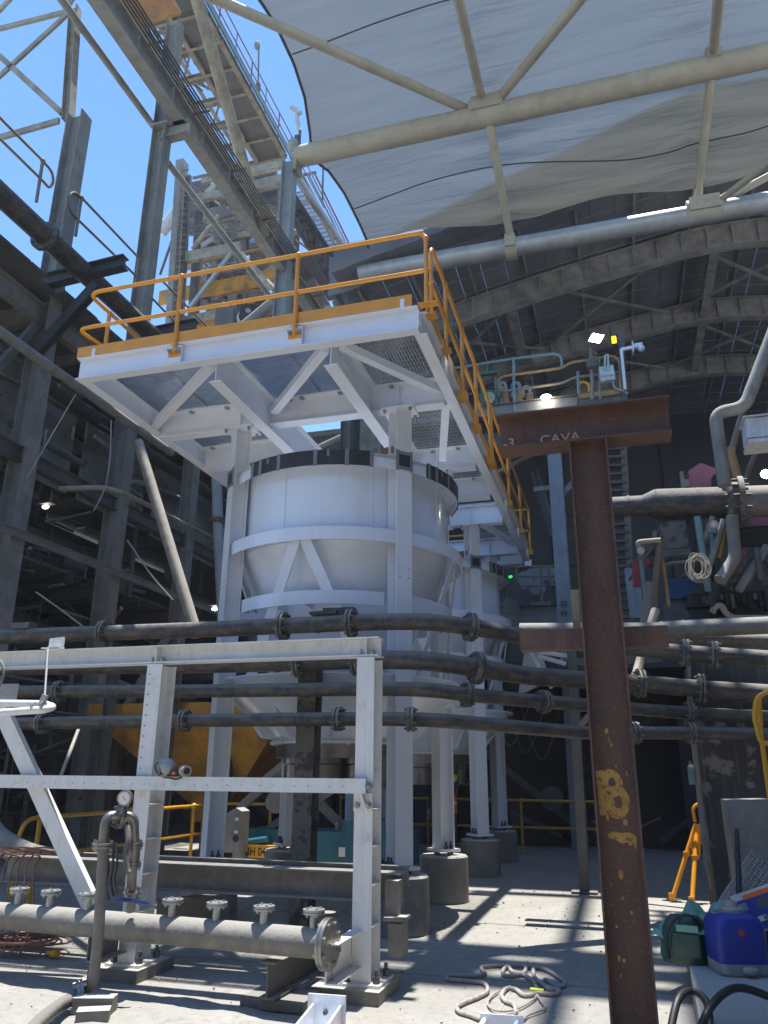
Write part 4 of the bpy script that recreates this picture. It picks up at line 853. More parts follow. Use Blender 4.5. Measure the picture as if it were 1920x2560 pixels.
mb = MB(); mb.tube([P(-30, 1690, Y=5.6) + V((.16 * math.cos(R_(a)), 0, .16 * math.sin(R_(a)))) for a in range(60, -90, -15)], .012, 8); part('conduit_tail', mb, 'mani', cd)

# ================================================================== RUSTY T COLUMN
ry = 5.0; rx0 = -.065; zt = P(1470, 1112, Y=ry).z
rc = thing('rusty_column', (rx0, ry, 0), 'rusty unpainted steel column with a chalked beam across its head and sprayed mark', 'column')
part('column', MB().ibeam((rx0, ry, 0), (rx0, ry, zt), .245, .205, .012, .009, (1, 0, 0)), 'rust', rc)
hx0 = P(1250, 1090, Y=ry).x; hx1 = P(1674, 1050, Y=ry).x; hz_ = zt + .125
hb = part('head_beam', MB().ibeam((hx0, ry, hz_), (hx1, ry, hz_), .25, .20, .013, .009), 'rust', rc)
cz = P(1480, 1592, Y=ry).z; cx0 = P(1303, 1590, Y=ry + .1).x; cx1 = P(1668, 1590, Y=ry + .1).x
part('cross_bar', MB().box(((cx0 + rx0 - .1) / 2 - .003, ry + .1, cz), (rx0 - .1 - cx0, .10, .125)).box(((cx1 + rx0 + .1) / 2 + .003, ry + .1, cz), (cx1 - rx0 - .1, .10, .125)), 'rust', rc)
mb = MB(); g0 = P(1440, 1525, Y=ry + .25); mb.box(g0, (.05, .06, .26)); part('guide_clip', mb, 'beige', rc)
rot90 = (math.pi / 2, 0, 0)
text('chalk_mark', '-3', .10, (P(1258, 1118, Y=ry).x, ry - .0065, hz_ - .09), rot90, 'chalk', hb, .0008, .0004, 1.0)
text('chalk_mark', 'CAVA', .085, (P(1350, 1110, Y=ry).x, ry - .0065, hz_ - .085), rot90, 'chalk', hb, .0008, .0002, 1.2)
bz = P(1530, 2005, Y=ry).z
mb = MB(); nrm = V((0, -1, 0))
for (ox, oz, ri, ro, sd_) in ((-.018, .078, .026, .072, 3), (.004, -.030, .034, .086, 5)):
    rr_ = random.Random(sd_); n = 28; vi = []; vo = []
    for k in range(n):
        a_ = 2 * math.pi * k / n; w1 = 1 + .10 * math.sin(3 * a_ + sd_) + .05 * rr_.uniform(-1, 1); w2 = 1 + .07 * math.sin(2 * a_ + sd_) + .03 * rr_.uniform(-1, 1)
        vi.append(V((rx0 + ox + ri * w1 * .8 * math.cos(a_), ry - .0056 - (.0006 if sd_ == 5 else 0), bz + .03 + oz + ri * w1 * math.sin(a_)))); vo.append(V((rx0 + ox + ro * w2 * .82 * math.cos(a_), ry - .0056 - (.0006 if sd_ == 5 else 0), bz + .03 + oz + ro * w2 * math.sin(a_))))
    mb.add(vi + vo, [(k, (k + 1) % n, (k + 1) % n + n, k + n) for k in range(n)])
mb.poly([(rx0 - .105, ry - .0052, bz + .17), (rx0 - .06, ry - .0052, bz + .175), (rx0 - .052, ry - .0052, bz + .02), (rx0 - .06, ry - .0052, bz - .07), (rx0 - .10, ry - .0052, bz - .075)][::-1], .0008, (0, -1, 0))
part('spray_mark', mb, 'spray', rc)
mb = MB()
for k in range(16):
    zz_ = .25 + rnd.random() * 1.5; q_ = V((rx0 + rnd.uniform(-.08, .08), ry - .0048, zz_)); w_ = rnd.uniform(.004, .014); h_ = w_ * rnd.uniform(1, 3); mb.poly([q_ + V((w_ * math.cos(t_), 0, h_ * math.sin(t_))) for t_ in [2 * math.pi * i / 7 for i in range(7)]], .0006, (0, -1, 0))
part('paint_spot', mb, 'spray', rc, kind='stuff')
mb = MB(); bx = rx0 + .01
prof = [(-.075, .03), (-.05, .045), (0, .04), (.05, .042), (.085, .02), (.08, -.02), (.07, -.055), (.06, -.01), (.045, -.03), (.03, -.008), (0, -.02), (-.03, .0), (-.07, .01)]
zz = P(1540, 2100, Y=ry).z
mb.poly([(bx + a * 1.0, ry - .0053, zz + b) for a, b in prof], .001, (0, -1, 0)); part('spray_drip', mb, 'spray', rc)

# ================================================================== RIGHT HAND SIDE: plinth, pillar, jug, bag ...
pz = .22
mb = MB(); mb.poly([(.36, 8.05, 0), (.24, 4.0, 0), (4.5, 4.0, 0), (4.5, 8.05, 0)], pz, (0, 0, 1))
# keep winding outward
solo('concrete_plinth', mb, 'conc', (.3, 6, 0), 'low concrete plinth in the bottom right corner carrying the jug and bag', 'plinth')
a = P(1562, 1700, Y=9.7); b = P(1690, 2290, Y=9.7)
mb = MB(); mb.box((1.75, 10.15, 1.37), (1.9, .9, 2.74)); part_ = solo('concrete_pillar', mb, 'conc_dark', (1.2, 10, 0), 'stained dark concrete pillar behind the jug on the right', 'pillar')
mb = MB(); mb.poly([P(1815, 2000, Y=8.3), P(1925, 1998, Y=8.3), P(1960, 2480, Y=8.3), P(1850, 2250, Y=8.3)], .5, (0, 1, 0)); solo('concrete_hopper_wall', mb, 'conc', P(1860, 2200, Y=8.3), 'sloping grey concrete wall at the right edge above the leaning grating', 'wall')
# blue water jug
jx, jy = P(1852, 2440, Z=pz).x, P(1852, 2440, Z=pz).y + .1
jug = thing('water_jug', (jx, jy, pz), 'big blue plastic water jug with grey base and grey screw cap on the plinth', 'jug')
def rrect(hw, hd, r, z, n=4):
    out = []
    for cx_, cy_, a0 in ((hw - r, hd - r, 0), (-hw + r, hd - r, 90), (-hw + r, -hd + r, 180), (hw - r, -hd + r, 270)):
        for k in range(n + 1):
            a = R_(a0 + 90 * k / n); out.append(V((cx_ + r * math.cos(a), cy_ + r * math.sin(a), z)))
    return out
def loft(secs, c, rz=0):
    mb = MB(); m_ = Matrix.Rotation(rz, 3, 'Z'); n = len(secs[0]); vs = [V(c) + m_ @ p for s_ in secs for p in s_]
    fs = [(i * n + k, i * n + (k + 1) % n, (i + 1) * n + (k + 1) % n, (i + 1) * n + k) for i in range(len(secs) - 1) for k in range(n)]
    mb.add(vs, fs, True); o = len(vs); mb.f += [tuple(range(n - 1, -1, -1)), tuple(range(o - n, o))]; mb.sm += [False, False]; return mb
part('body', loft([rrect(.165, .15, .06, .075), rrect(.168, .153, .06, .1), rrect(.172, .155, .06, .24), rrect(.168, .15, .06, .31), rrect(.15, .135, .07, .352), rrect(.11, .1, .07, .372), rrect(.075, .075, .07, .378)], (jx, jy, pz), .25), 'bluepvc', jug)
part('base', loft([rrect(.15, .135, .06, .0), rrect(.165, .152, .06, .02), rrect(.169, .155, .06, .075), rrect(.160, .148, .06, .078)], (jx, jy, pz), .25), 'greyplastic', jug)
mb = MB(); mb.lathe((jx, jy, pz), [(.078, .372), (.078, .40), (.070, .408), (.045, .412), (.042, .44), (.030, .448), (0, .45)], 24)
for k in range(20):
    a = 2 * math.pi * k / 20; mb.box((jx + .078 * math.cos(a), jy + .078 * math.sin(a), pz + .386), (.008, .008, .026), a)
part('cap', mb, 'greyplastic', jug)
mb = MB(); mb.ball((jx + .06, jy - .165, pz + .045), .035, 10, (1.5, .7, .8)); part('spigot', mb, 'greyplastic', jug)
mb = MB(); mb.cyl((jx + .03, jy - .150, pz + .27), (jx + .03, jy - .158, pz + .27), .022, 16); part('badge', mb, 'red', jug)
mb = MB(); mb.box((jx - .09, jy - .04, pz + .372), (.09, .035, .012), .3); part('handle_lug', mb, 'greyplastic', jug)
# green bag
bx_, by_ = P(1718, 2410, Z=pz).x, P(1718, 2410, Z=pz).y + .1
bag = thing('canvas_bag', (bx_, by_, pz), 'dark green canvas tool bag slumped open beside the blue jug', 'bag')
secs = []
for z, hw, hd, o in ((0, .155, .12, 0), (.05, .17, .13, 0), (.14, .165, .12, .004), (.22, .15, .105, .01), (.27, .13, .08, .012), (.30, .10, .05, .015)): secs.append([p + V((o, 0, 0)) for p in rrect(hw, hd, hd * .8, z, 5)])
part('body', loft(secs, (bx_, by_, pz), -.25), 'greenbag', bag)
mb = MB(); pts = [V((bx_ + .02 + .15 * math.cos(R_(a)) * 1.0, by_ - .12 + .02 * math.sin(R_(a * 2)), pz + .10 + .22 * math.sin(R_(a)))) for a in range(-20, 201, 11)]; mb.tube(pts, .011, 8); part('piping', mb, 'black', bag)
part('pocket', loft([rrect(.10, .02, .015, .05), rrect(.105, .03, .02, .12), rrect(.10, .022, .015, .2)], (bx_ + .01, by_ - .13, pz), -.25), 'greenbag', bag)
mb = MB(); mb.box((bx_ + .02, by_ - .155, pz + .235), (.15, .012, .045), -.25, None); part('flap', mb, 'greencloth', bag)
mb = MB(); mb.tube(spline([V((bx_ - .03, by_ - .12, pz + .26)), V((bx_ - .01, by_ - .14, pz + .31)), V((bx_ + .06, by_ - .13, pz + .315)), V((bx_ + .08, by_ - .12, pz + .26))], 6), .009, 7); part('handle', mb, 'black', bag)
# pale green sheet
mb = MB(); n_ = 22; o = P(1690, 2350, Y=7.0)
a0 = P(1620, 2330, Y=7.2); a1 = P(1835, 2290, Y=7.2)
S0, S1, S2, S3 = P(1628, 2340, Y=6.75), P(1840, 2345, Y=6.6), P(1832, 2258, Y=7.2), P(1700, 2268, Y=7.25)
for j in range(n_ + 1):
    for i in range(n_ + 1):
        u, v = i / n_, j / n_; q = S0.lerp(S1, u).lerp(S3.lerp(S2, u), v)
        q = q + V((0, 0, .030 * math.sin(u * 13 + v * 5) * (.4 + v) + .018 * math.sin(v * 17 - u * 9) + .012 * math.sin(u * 29 + 3 * math.sin(v * 8))))
        mb.v.append(q)
for j in range(n_):
    for i in range(n_):
        a = j * (n_ + 1) + i; mb.f.append((a, a + 1, a + n_ + 2, a + n_ + 1)); mb.sm.append(True)
solo('crate', MB().box((.62, 7.05, pz + .11), (.55, .4, .22)), 'blacksteel', (.62, 7.05, pz), 'low dark crate under the pale green sheet', 'crate')
solo('pvc_sheet', mb, 'greencloth', (.4, 6.7, pz), 'crumpled pale green sheet spread behind the green bag', 'sheet')
# leaning grating
lg = thing('loose_grating', P(1850, 2250, Y=7.4), 'loose galvanised floor grating leaning against the pillar foot', 'grating')
A = P(1785, 2272, Y=7.35); B = P(1878, 2128, Y=7.7); D = P(1960, 2200, Y=7.1); Cc = A + (D - B); mb = MB()
for k in range(22): mb.bar(A.lerp(B, k / 21), Cc.lerp(D, k / 21), .006, .03, (0, -.5, .8))
for k in range(9): mb.bar(A.lerp(Cc, k / 8), B.lerp(D, k / 8), .009, .009, (0, -.5, .8))
part('bars', mb, 'galv', lg)
# boxed product leaning at the edge (flat colour print only)
bq = P(1850, 2270, Y=6.9); C0 = P(1862, 2222, Y=6.75); rt = Matrix.Rotation(-.35, 3, 'Y') @ Matrix.Rotation(-.25, 3, 'X')
cbx = thing('carton', C0, 'blue printed carton with orange stripe propped beside the blue jug', 'carton')
cc = P(1898, 2275, Y=6.8); part('box', MB().box(cc, (.30, .16, .26), rot=rt), 'whitebox', cbx)
fr_ = cc + rt @ V((0, -.0815, 0)); mb = MB(); mb.box(cc + rt @ V((0, -.081, -.02)), (.29, .004, .21), rot=rt); part('print', mb, 'bluepvc', cbx)
part('stripe', MB().box(cc + rt @ V((.03, -.083, .095)), (.2, .003, .03), rot=rt), 'hivis', cbx)
for dx, dz, w, h in ((-.10, .04, .06, .05), (-.11, -.04, .05, .04), (-.02, -.06, .09, .035), (.06, .03, .12, .06), (.06, -.06, .12, .03)):
    part('picture', MB().box(cc + rt @ V((dx, -.0835, dz)), (w, .003, h), rot=rt), 'reflect' if dz < 0 and dx < .05 else ('darksteel' if dx > 0 else 'palegreen'), cbx)
# umbrella-like black tube
solo('black_baton', MB().tube([P(1842, 2075, Y=7.6), P(1850, 2290, Y=6.9)], .022, 10, True, [.018, .026]), 'black', P(1850, 2290, Y=6.9), 'slim black closed umbrella leaning between grating and carton', 'umbrella')
# black hose loops bottom right
for k, (pts, l) in enumerate((([P(1672, 2600, Y=5.0), P(1695, 2500, Y=5.15), P(1730, 2478, Y=5.3), P(1768, 2510, Y=5.2), P(1775, 2600, Y=5.0)], 'smaller loop of black hose at the plinth edge, bottom right'),
                              ([P(1735, 2620, Y=4.8), P(1775, 2520, Y=5.0), P(1840, 2470, Y=5.2), P(1930, 2495, Y=5.3), P(2010, 2540, Y=5.2)], 'larger black hose arching over the plinth below the jug'))):
    solo('black_hose', MB().tube(spline(pts, 8), .021, 12), 'black', pts[0], l, 'hose')
# yellow folded tripod stand
TYO = 1.5
tp = thing('tripod_stand', P(1745, 2250, Z=0), 'bright yellow folded tripod stand in front of the dark pillar', 'stand')
ty = 11.55; T0 = P(1745, 2090, Y=ty)
for x, y, Y, x2, y2 in ((1680, 2250, 0, 1740, 2060), (1730, 2260, 0, 1742, 2070), (1786, 2240, 0, 1776, 2100)):
    a = P(x, y, Z=.02); b = P(x2, y2, Y=ty); mb = MB(); mb.cyl(a, b, .028, 14); mb.box(a + V((0, 0, .04)), (.07, .05, .08)); mb.box(a.lerp(b, .6), (.08, .08, .05)); part('leg', mb, 'orange', tp)
mb = MB(); mb.tube(fillet([P(1738, 2055, Y=ty), P(1732, 2022, Y=ty), P(1742, 2010, Y=ty), P(1770, 2010, Y=ty), P(1775, 2030, Y=ty)], .06, 6), .022, 10); part('head_hoop', mb, 'orange', tp)
mb = MB(); mb.tube(fillet([P(1738, 2060, Y=ty - .1), P(1728, 2110, Y=ty - .1), P(1738, 2152, Y=ty - .1), P(1748, 2140, Y=ty - .1), P(1748, 2060, Y=ty - .1)], .05, 6), .017, 10); part('hanging_loop', mb, 'orange', tp)
part('cross_arm', MB().bar(P(1742, 2104, Y=ty), P(1785, 2110, Y=ty), .03, .03), 'orange', tp)
# water bottle on a pipe
bo = P(1728, 1930, Y=9.6); wb = thing('water_bottle', bo, 'clear plastic water bottle with a red cap standing by the pillar edge', 'bottle')
mb = MB(); mb.lathe(bo, [(0, -.13), (.032, -.13), (.034, -.11), (.034, .04), (.03, .06), (.013, .09), (.013, .105)], 16); part('body', mb, 'palegreen', wb); part('cap', MB().cyl(bo + V((0, 0, .105)), bo + V((0, 0, .125)), .016, 12), 'red', wb)
cpz = P(1745, 2000, Y=9.62)
solo('conduit_pole', MB().cyl((P(1735, 1860, Y=9.62).x, 9.62, 2.3), (P(1760, 2095, Y=9.62).x, 9.62, .6), .03, 12).cyl((P(1722, 1640, Y=9.65).x, 9.65, 2.9), (P(1735, 1860, Y=9.62).x, 9.62, 2.0), .025, 10), 'steel', (P(1735, 1860, Y=9.62).x, 9.6, 1.2), 'slim grey conduit running down the left face of the dark pillar', 'conduit')
# yellow rail at right edge
yr_ = thing('yellow_handrail', P(1900, 1990, Y=8.2), 'dull yellow bent handrail cut off by the right edge, in front of the pillar', 'handrail')
part('rail_loop', MB().tube(fillet([P(2000, 1690, Y=8.0), P(1892, 1742, Y=8.0), P(1885, 1790, Y=8.0), P(1902, 1860, Y=8.0), P(2000, 1845, Y=8.0)], .06, 6), .022, 12), 'yellow', yr_)
part('post', MB().tube([P(1897, 1742, Y=8.1), P(1903, 1840, Y=8.1), P(1925, 2000, Y=8.1)], .022, 12), 'yellow', yr_)

# ================================================================== ROPE AND LOOSE WHITE STEEL
def rope(name, pts2, r, label):
    pts = [P(1080 + x / 4.1475, 2300 + y / 4.1475, Z=.012) for x, y in pts2]; sp = spline(pts, 40)
    L_ = [0]
    for a, b in zip(sp[:-1], sp[1:]): L_.append(L_[-1] + (b - a).length)
    mb = MB()
    for s_ in range(3):
        q = []
        for i in range(0, len(sp)):
            T = (sp[min(i + 1, len(sp) - 1)] - sp[max(i - 1, 0)]).normalized(); sd_ = V((-T.y, T.x, 0)); ph = L_[i] / .052 * 2 * math.pi + s_ * 2.094
            q.append(sp[i] + sd_ * math.cos(ph) * r * .52 + V((0, 0, 1)) * math.sin(ph) * r * .52)
        mb.tube(q, r * .56, 6)
    return mb
rp_ = thing('rope', P(1200, 2490, Z=0), 'pale twisted rope lying in loose loops on the slab', 'rope')
part('long_strand', rope('r', [(500, 1030), (400, 990), (290, 955), (260, 905), (330, 860), (480, 800), (575, 740), (545, 660), (400, 635), (165, 610), (210, 575), (420, 580), (550, 560), (510, 495), (620, 475), (860, 470), (1100, 490), (1240, 545), (1370, 640), (1340, 690), (1250, 660), (1180, 620), (1150, 660), (1260, 710), (1320, 735), (1260, 770), (1120, 760), (960, 780), (870, 720), (780, 710), (725, 775), (760, 840), (850, 880), (875, 970)], .0145, ''), 'rope', rp_)
part('loop', rope('r', [(975, 480), (960, 540), (880, 575), (750, 570), (740, 520), (790, 480), (830, 530), (930, 560), (1040, 620), (1085, 700)], .0145, ''), 'rope', rp_)
part('loop', rope('r', [(1050, 510), (1065, 590), (1150, 670), (1240, 720), (1330, 690)], .0145, ''), 'rope', rp_)
part('frayed_tail', rope('r', [(690, 740), (610, 800), (580, 870), (640, 930), (780, 945), (930, 900), (1060, 820), (1090, 780), (1130, 840), (1175, 910), (1100, 950), (1000, 985), (950, 1030)], .0075, ''), 'rope', rp_)
a = P(1080 + 1020 / 4.1475, 2300 + 722 / 4.1475, Z=.02); b = P(1080 + 1160 / 4.1475, 2300 + 738 / 4.1475, Z=.02)
part('lime_whipping', MB().cyl(a, b, .014, 10), 'lime', rp_)
q = P(815, 2482, Y=4.75)
ls = thing('loose_channel', (q.x, 4.75, 0), 'new cream white steel channel with drilled end plate at the bottom edge, left of centre', 'steel offcut')
pz_ = q.z; ex = V((.985, .17, 0)); ey = V((-.42, -.88, -.1)).normalized()
u1 = P(770, 2483, Y=4.75); u2 = P(863, 2490, Y=4.70); u3 = u2 - V((0, 0, .32)); u4 = u1 - V((0, 0, .32))
part('end_plate', MB().poly([u4, u3, u2, u1], .012, (u2 - u1).cross(V((0, 0, 1))).normalized() * -1), 'white', ls)
dn = (P(690, 2600, Y=3.9) - P(775, 2500, Y=4.75)).normalized()
for o in (.03, .19 * 1.0):
    a = u1.lerp(u2, .14 if o < .1 else .86) - V((0, 0, .045)); part('flange', MB().quad(a, a + dn * 1.3, a + dn * 1.3 - V((0, 0, .2)), a - V((0, 0, .2)), .012), 'white', ls)
a = u1.lerp(u2, .14) - V((0, 0, .24)); b = u1.lerp(u2, .86) - V((0, 0, .24)); part('web', MB().quad(a, b, b + dn * 1.3, a + dn * 1.3, .012), 'white', ls)
hc = u1.lerp(u2, .5) - V((0, 0, .085)); part('hole', MB().cyl(hc, hc + V((0, -.018, 0)), .013, 14), 'bolt', ls)
w1 = P(1200, 2533, Y=4.9); w2 = P(1308, 2541, Y=4.86)
ls2 = thing('loose_channel', (w1.x, 4.9, 0), 'second new white steel end plate poking up at the bottom edge by the rope', 'steel offcut')
part('end_plate', MB().poly([w1 - V((0, 0, .2)), w2 - V((0, 0, .2)), w2, w1], .012, (0, 1, 0)), 'white', ls2)
for f in (.1, .86):
    a = w1.lerp(w2, f) - V((0, 0, .03)); part('rib', MB().cyl(a, a + V((-.06, -.5, -.05)), .012, 8), 'white', ls2)
# ================================================================== LEFT PROCESS PLANT
rnd = random.Random(21)
pb = thing('process_plant', (-10, 13, 0), 'dark dusty open process building on the left full of beams and pipes', 'building')
for y, zt_ in ((8.0, 10.1), (10.75, P(160, 300, Y=10.75).z), (13.6, 20.6), (16.45, 10.1), (20.5, 10.1), (25, 10.1)):
    part('column', MB().ibeam((-10, y, 0), (-10, y, zt_), .36 if y < 15 else .3, .34, .016, .012, (1, 0, 0)), 'steel', pb)
for y in (8, 10.75, 13.6, 16.45, 20.5, 25):
    part('cross_beam', MB().ibeam((-10.2, y, 9.85), (-19, y, 9.85), .4, .2, .016, .01), 'steel', pb)
    for x in (-14.5, -19): part('column', MB().ibeam((x, y, 0), (x, y, 9.6), .27, .27, .016, .012, (1, 0, 0)), 'darksteel', pb)
    part('cross_beam', MB().ibeam((-10.2, y, 5.0), (-19, y, 5.0), .3, .15, .016, .01), 'blacksteel', pb)
y = 4.5
while y < 31.5:
    w_ = rnd.uniform(.25, .6); x = -19.7
    while x < -9.6:
        l = min(rnd.uniform(.8, 3.5), -9.5 - x); mb_ = MB().box((x + l / 2, y + w_ / 2, 10.15), (l, w_, .05)); part('roof_plank', mb_, 'darksteel', pb); x += l + (rnd.choice([.005, .005, .03, .05]))
        if x > -9.7: break
    y += w_ + rnd.choice([.004, .004, .004, .03])
for k in range(38):
    part('floor_plank', MB().box((-15.0 + rnd.uniform(-.05, .05), 8.3 + .6 * k, 5.3), (9.0, .6 - rnd.choice([.004, .03, .05]), .05)), 'darksteel', pb)
for y0, y1 in ((4, 9.2), (11.4, 34)): part('back_wall', MB().box((-19.4, (y0 + y1) / 2, 5), (.1, y1 - y0, 10)), 'darkwall', pb)
part('back_wall', MB().box((-19.4, 10.3, 4), (.1, 2.2, 8.0)), 'darkwall', pb)
part('end_wall', MB().box((-14.6, 31.5, 5.4), (10.4, .1, 10.8)), 'darkwall', pb)
for x, z, d, w, m_ in ((-10.05, 6.9, .28, .16, 'darksteel'), (-9.75, 5.38, .14, .08, 'steel'), (-10.3, 4.0, .2, .12, 'blacksteel'), (-10.0, 9.75, .38, .18, 'steel'), (-12.4, 6.6, .3, .2, 'darksteel'), (-12.4, 3.4, .3, .2, 'darksteel')):
    part('long_beam', MB().ibeam((x, 5, z), (x, 26, z), d, w, .014, .01), m_, pb)
for k, (y0, y1) in enumerate(((9.0, 10.55), (10.95, 13.4), (13.8, 16.2), (16.7, 20))):
    part('wall_panel', MB().box((-11.2, (y0 + y1) / 2, 8.35), (.06, y1 - y0, 2.3)), 'steel', pb)
for k in range(34):
    y = 7 + k * .6; part('joist', MB().bar((-10.4, y, 5.15), (-14.4, y, 5.15), .08, .12), 'blacksteel', pb)
for k in range(14):
    y = 7.4 + k * 1.3; part('joist', MB().ibeam((-10.3, y, 10.0), (-14.4, y, 10.0), .2, .1, .01, .008), 'steel', pb)
for a, b, m_ in (((-10, 8.1, 5.1), (-10, 10.6, 9.6), 'darksteel'), ((-10.1, 13.7, 1.2), (-10.1, 16.3, 4.6), 'steel'), ((-10.2, 16.6, .4), (-10.2, 20.3, 4.6), 'darksteel'), ((-12, 10, .5), (-12, 13.4, 4.6), 'darksteel')):
    part('knee_brace', MB().bar(a, b, .13, .13), m_, pb)
# vessels and cabinets inside
for k, (x, y, z, r) in enumerate(((-12.6, 10.4, 3.2, .9), (-12.9, 13.3, 3.2, 1.0), (-13, 16.4, 3.3, 1.0), (-12.8, 19.6, 3.3, 1.0))):
    mb = MB(); mb.lathe((x, y, 0), [(.25, z - 1.9), (r, z - .4), (r, z + 1.3), (0, z + 1.4)], 20)
    v_ = thing('process_vessel', (x, y, z), ['conical dark vessel nearest the left edge inside the plant', 'second conical dark vessel behind the big dusty column', 'third conical dark vessel inside the plant', 'deepest conical dark vessel inside the plant'][k], 'vessel', 'cone vessels in the dark plant')
    part('body', mb, 'darksteel', v_)
    mb = MB(); mb.tube(fillet([(x + .2, y, z + 1.4), (x + .2, y, z + 2.3), (x + 1.1, y, z + 2.35)], .3, 6), .12, 12); mb.lathe((x + .2, y, z + 1.9), [(.2, 0), (.2, .06), (0, .06)], 14); part('feed_pipe', mb, 'steel', v_)
for k in range(60):
    x = rnd.uniform(-14, -10.4); y = rnd.uniform(8.2, 19); z = rnd.choice([.4, 1.2, 2.2, 3.2, 3.9, 4.3, 5.6, 6.2]); s_ = (rnd.uniform(.15, .6), rnd.uniform(.2, .8), rnd.uniform(.15, .7))
    part('cabinet', MB().box((x, y, z), s_), rnd.choice(['darksteel', 'darksteel', 'oldpaint', 'blacksteel']), pb)
for k in range(170):
    x = rnd.uniform(-13.5, -9.9); z = rnd.uniform(.6, 9.2); y = rnd.uniform(6, 15); l = rnd.uniform(1.0, 4); r = rnd.choice([.015, .02, .03, .04, .05, .08]); m_ = rnd.choice(['darksteel', 'steel', 'pipe2', 'darksteel', 'blacksteel', 'mani'])
    if rnd.random() < .3: a, b = V((x, y, max(.3, z - 2))), V((x, y, z + .5))
    elif rnd.random() < .35: a, b = V((x, y, z)), V((x - rnd.uniform(.6, 2), y + rnd.uniform(-.6, .6), z + rnd.uniform(-.5, .5)))
    else: a, b = V((x, y, z)), V((x, y + l, z + rnd.choice([0, 0, -.3, .4])))
    part('service_pipe', MB().cyl(a, b, r, 10), m_, pb)
for k in range(130):  # extra clutter in pale colours, standing in for sun glints
    x = rnd.uniform(-12, -10.15); z = rnd.uniform(1.2, 8.6); y = rnd.uniform(8, 17); a = V((x, y, z)); q = rnd.random()
    e_ = a + (V((0, rnd.uniform(.2, 1.2), rnd.uniform(-.1, .1))) if q < .5 else V((0, 0, rnd.uniform(.2, .9))) if q < .75 else V((rnd.uniform(-.6, .6), rnd.uniform(-.6, .6), rnd.uniform(-.4, .4))))
    part('small_pipe', MB().cyl(a, e_, rnd.choice([.012, .02, .03, .045]), 8), rnd.choice(['steel_light', 'beige', 'mani', 'steel', 'oldpaint']), pb)
for k in range(5):
    y = 8.6 + 1.9 * k; part('low_rail', MB().cyl((-9.9, y, 3.0), (-9.9, y + 1.8, 3.0), .024, 8).cyl((-9.9, y, 2.5), (-9.9, y + 1.8, 2.5), .024, 8).cyl((-9.9, y, 1.9), (-9.9, y, 3.0), .024, 8), 'darksteel', pb)
for k in range(9):
    pts = [V((-9.7 - .03 * k, 6 + .0 * k, 3.0 - .05 * k)), V((-9.7 - .03 * k, 8.2, 2.7 - .06 * k - .1 * rnd.random())), V((-9.75, 10.5, 2.75 - .05 * k)), V((-9.8, 12.6, 2.4 - .05 * k))]
    part('cable_run', MB().tube(spline(pts, 6), .014, 6), 'black', pb)
# named pipes of the left plant
X9 = -9.05
def vpipe(name, pts, r, m_, label, cat='pipe', fl=(), R_f=None, n=16, fil=.2):
    t = thing(name, pts[0], label, cat); path = fillet(pts, fil, 6) if len(pts) > 2 else pts
    part('pipe_wall', MB().tube(path, r, n), m_, t)
    for q, d in fl: part('flange', flange_mb(MB(), q, d, R_f or r * 1.5, .03, .015, 10, .016), 'flange', t)
    return t
a = P(-60, 385, X=X9); b = P(435, 858, X=X9); a.z = b.z = 10.42
vpipe('overhead_pipe', [V((X9, 6.2, 10.42)), V((X9, 14.6, 10.42)), V((X9, 15.0, 9.9)), V((X9 + .5, 15.3, 9.6))], .19, 'pipe', 'fat ribbed dark pipe slanting high across the left edge', fl=[(V((X9, P(118, 560, X=X9).y, 10.42)), V((0, 1, 0)))], R_f=.28)
a = P(0, 838, X=-8.9); b = P(330, 1055, X=-8.9); z_ = (a.z + b.z) / 2
vpipe('overhead_pipe', [V((-8.9, 6.0, z_)), V((-8.9, b.y + 1.5, z_))], .085, 'steel', 'slim grey pipe running back past the two nearest plant columns', n=14)
vpipe('overhead_pipe', [P(90, 945, X=-10.5), V((-10.5, 24, P(200, 1020, X=-10.5).z))], .15, 'palegreen' if 0 else 'pipe2', 'dark greenish pipe behind the plant columns with sun spots along its top')
a = P(150, 1222, Y=11.8); b = P(268, 1218, Y=11.9)
vpipe('process_pipe', [a, b, P(330, 1243, Y=12.6), P(545, 1352, Y=18)], .05, 'beige', 'pale pipe bending back beside the silver brace', fil=.4)
vpipe('drain_pipe', [P(541, 1180, Y=13.2), P(546, 1330, Y=13.2), P(560, 1600, Y=13.4)], .105, 'steel_blue', 'blue grey vertical drain pipe just left of the nearest tank', fl=[(P(545, 1302, Y=13.2), V((0, 0, 1)))], R_f=.17)
a = P(345, 1105, Y=12.6); b = P(492, 1590, Y=12.2)
vpipe('brace_tube', [a, b], .105, 'beige', 'streaked silver round brace leaning down from the big dusty column', 'brace', n=20)
vpipe('thin_brace', [P(205, 1800, Y=11.5), P(148, 1950, Y=10.5)], .028, 'steel_light', 'thin pale strut in the shade behind the drilled mid rail, left side', 'brace')
for k, (pts, l) in enumerate((([P(278, 1050, Y=10.6), P(275, 1140, Y=10.6), P(262, 1220, Y=10.6), P(234, 1278, Y=10.6)], 'white cable hanging in a curve in front of the big dusty column'),
                              ([P(190, 985, Y=9.6), P(140, 1070, Y=9.6), P(66, 1197, Y=9.6)], 'grey cable hanging taut near the left edge'),
                              ([P(90, 1480, Y=10), P(160, 1530, Y=10.1), P(215, 1572, Y=10.2)], 'short pale rod slanting just above the topmost black pipe'),
                              ([P(318, 1350, Y=11), P(380, 1440, Y=11.2), P(432, 1500, Y=11.4)], 'thin pale rod crossing behind the silver brace'))):
    solo('hanging_cable', MB().tube(spline(pts, 6), .010 if k < 2 else .013, 7), 'steel_light', pts[0], l, 'cable')
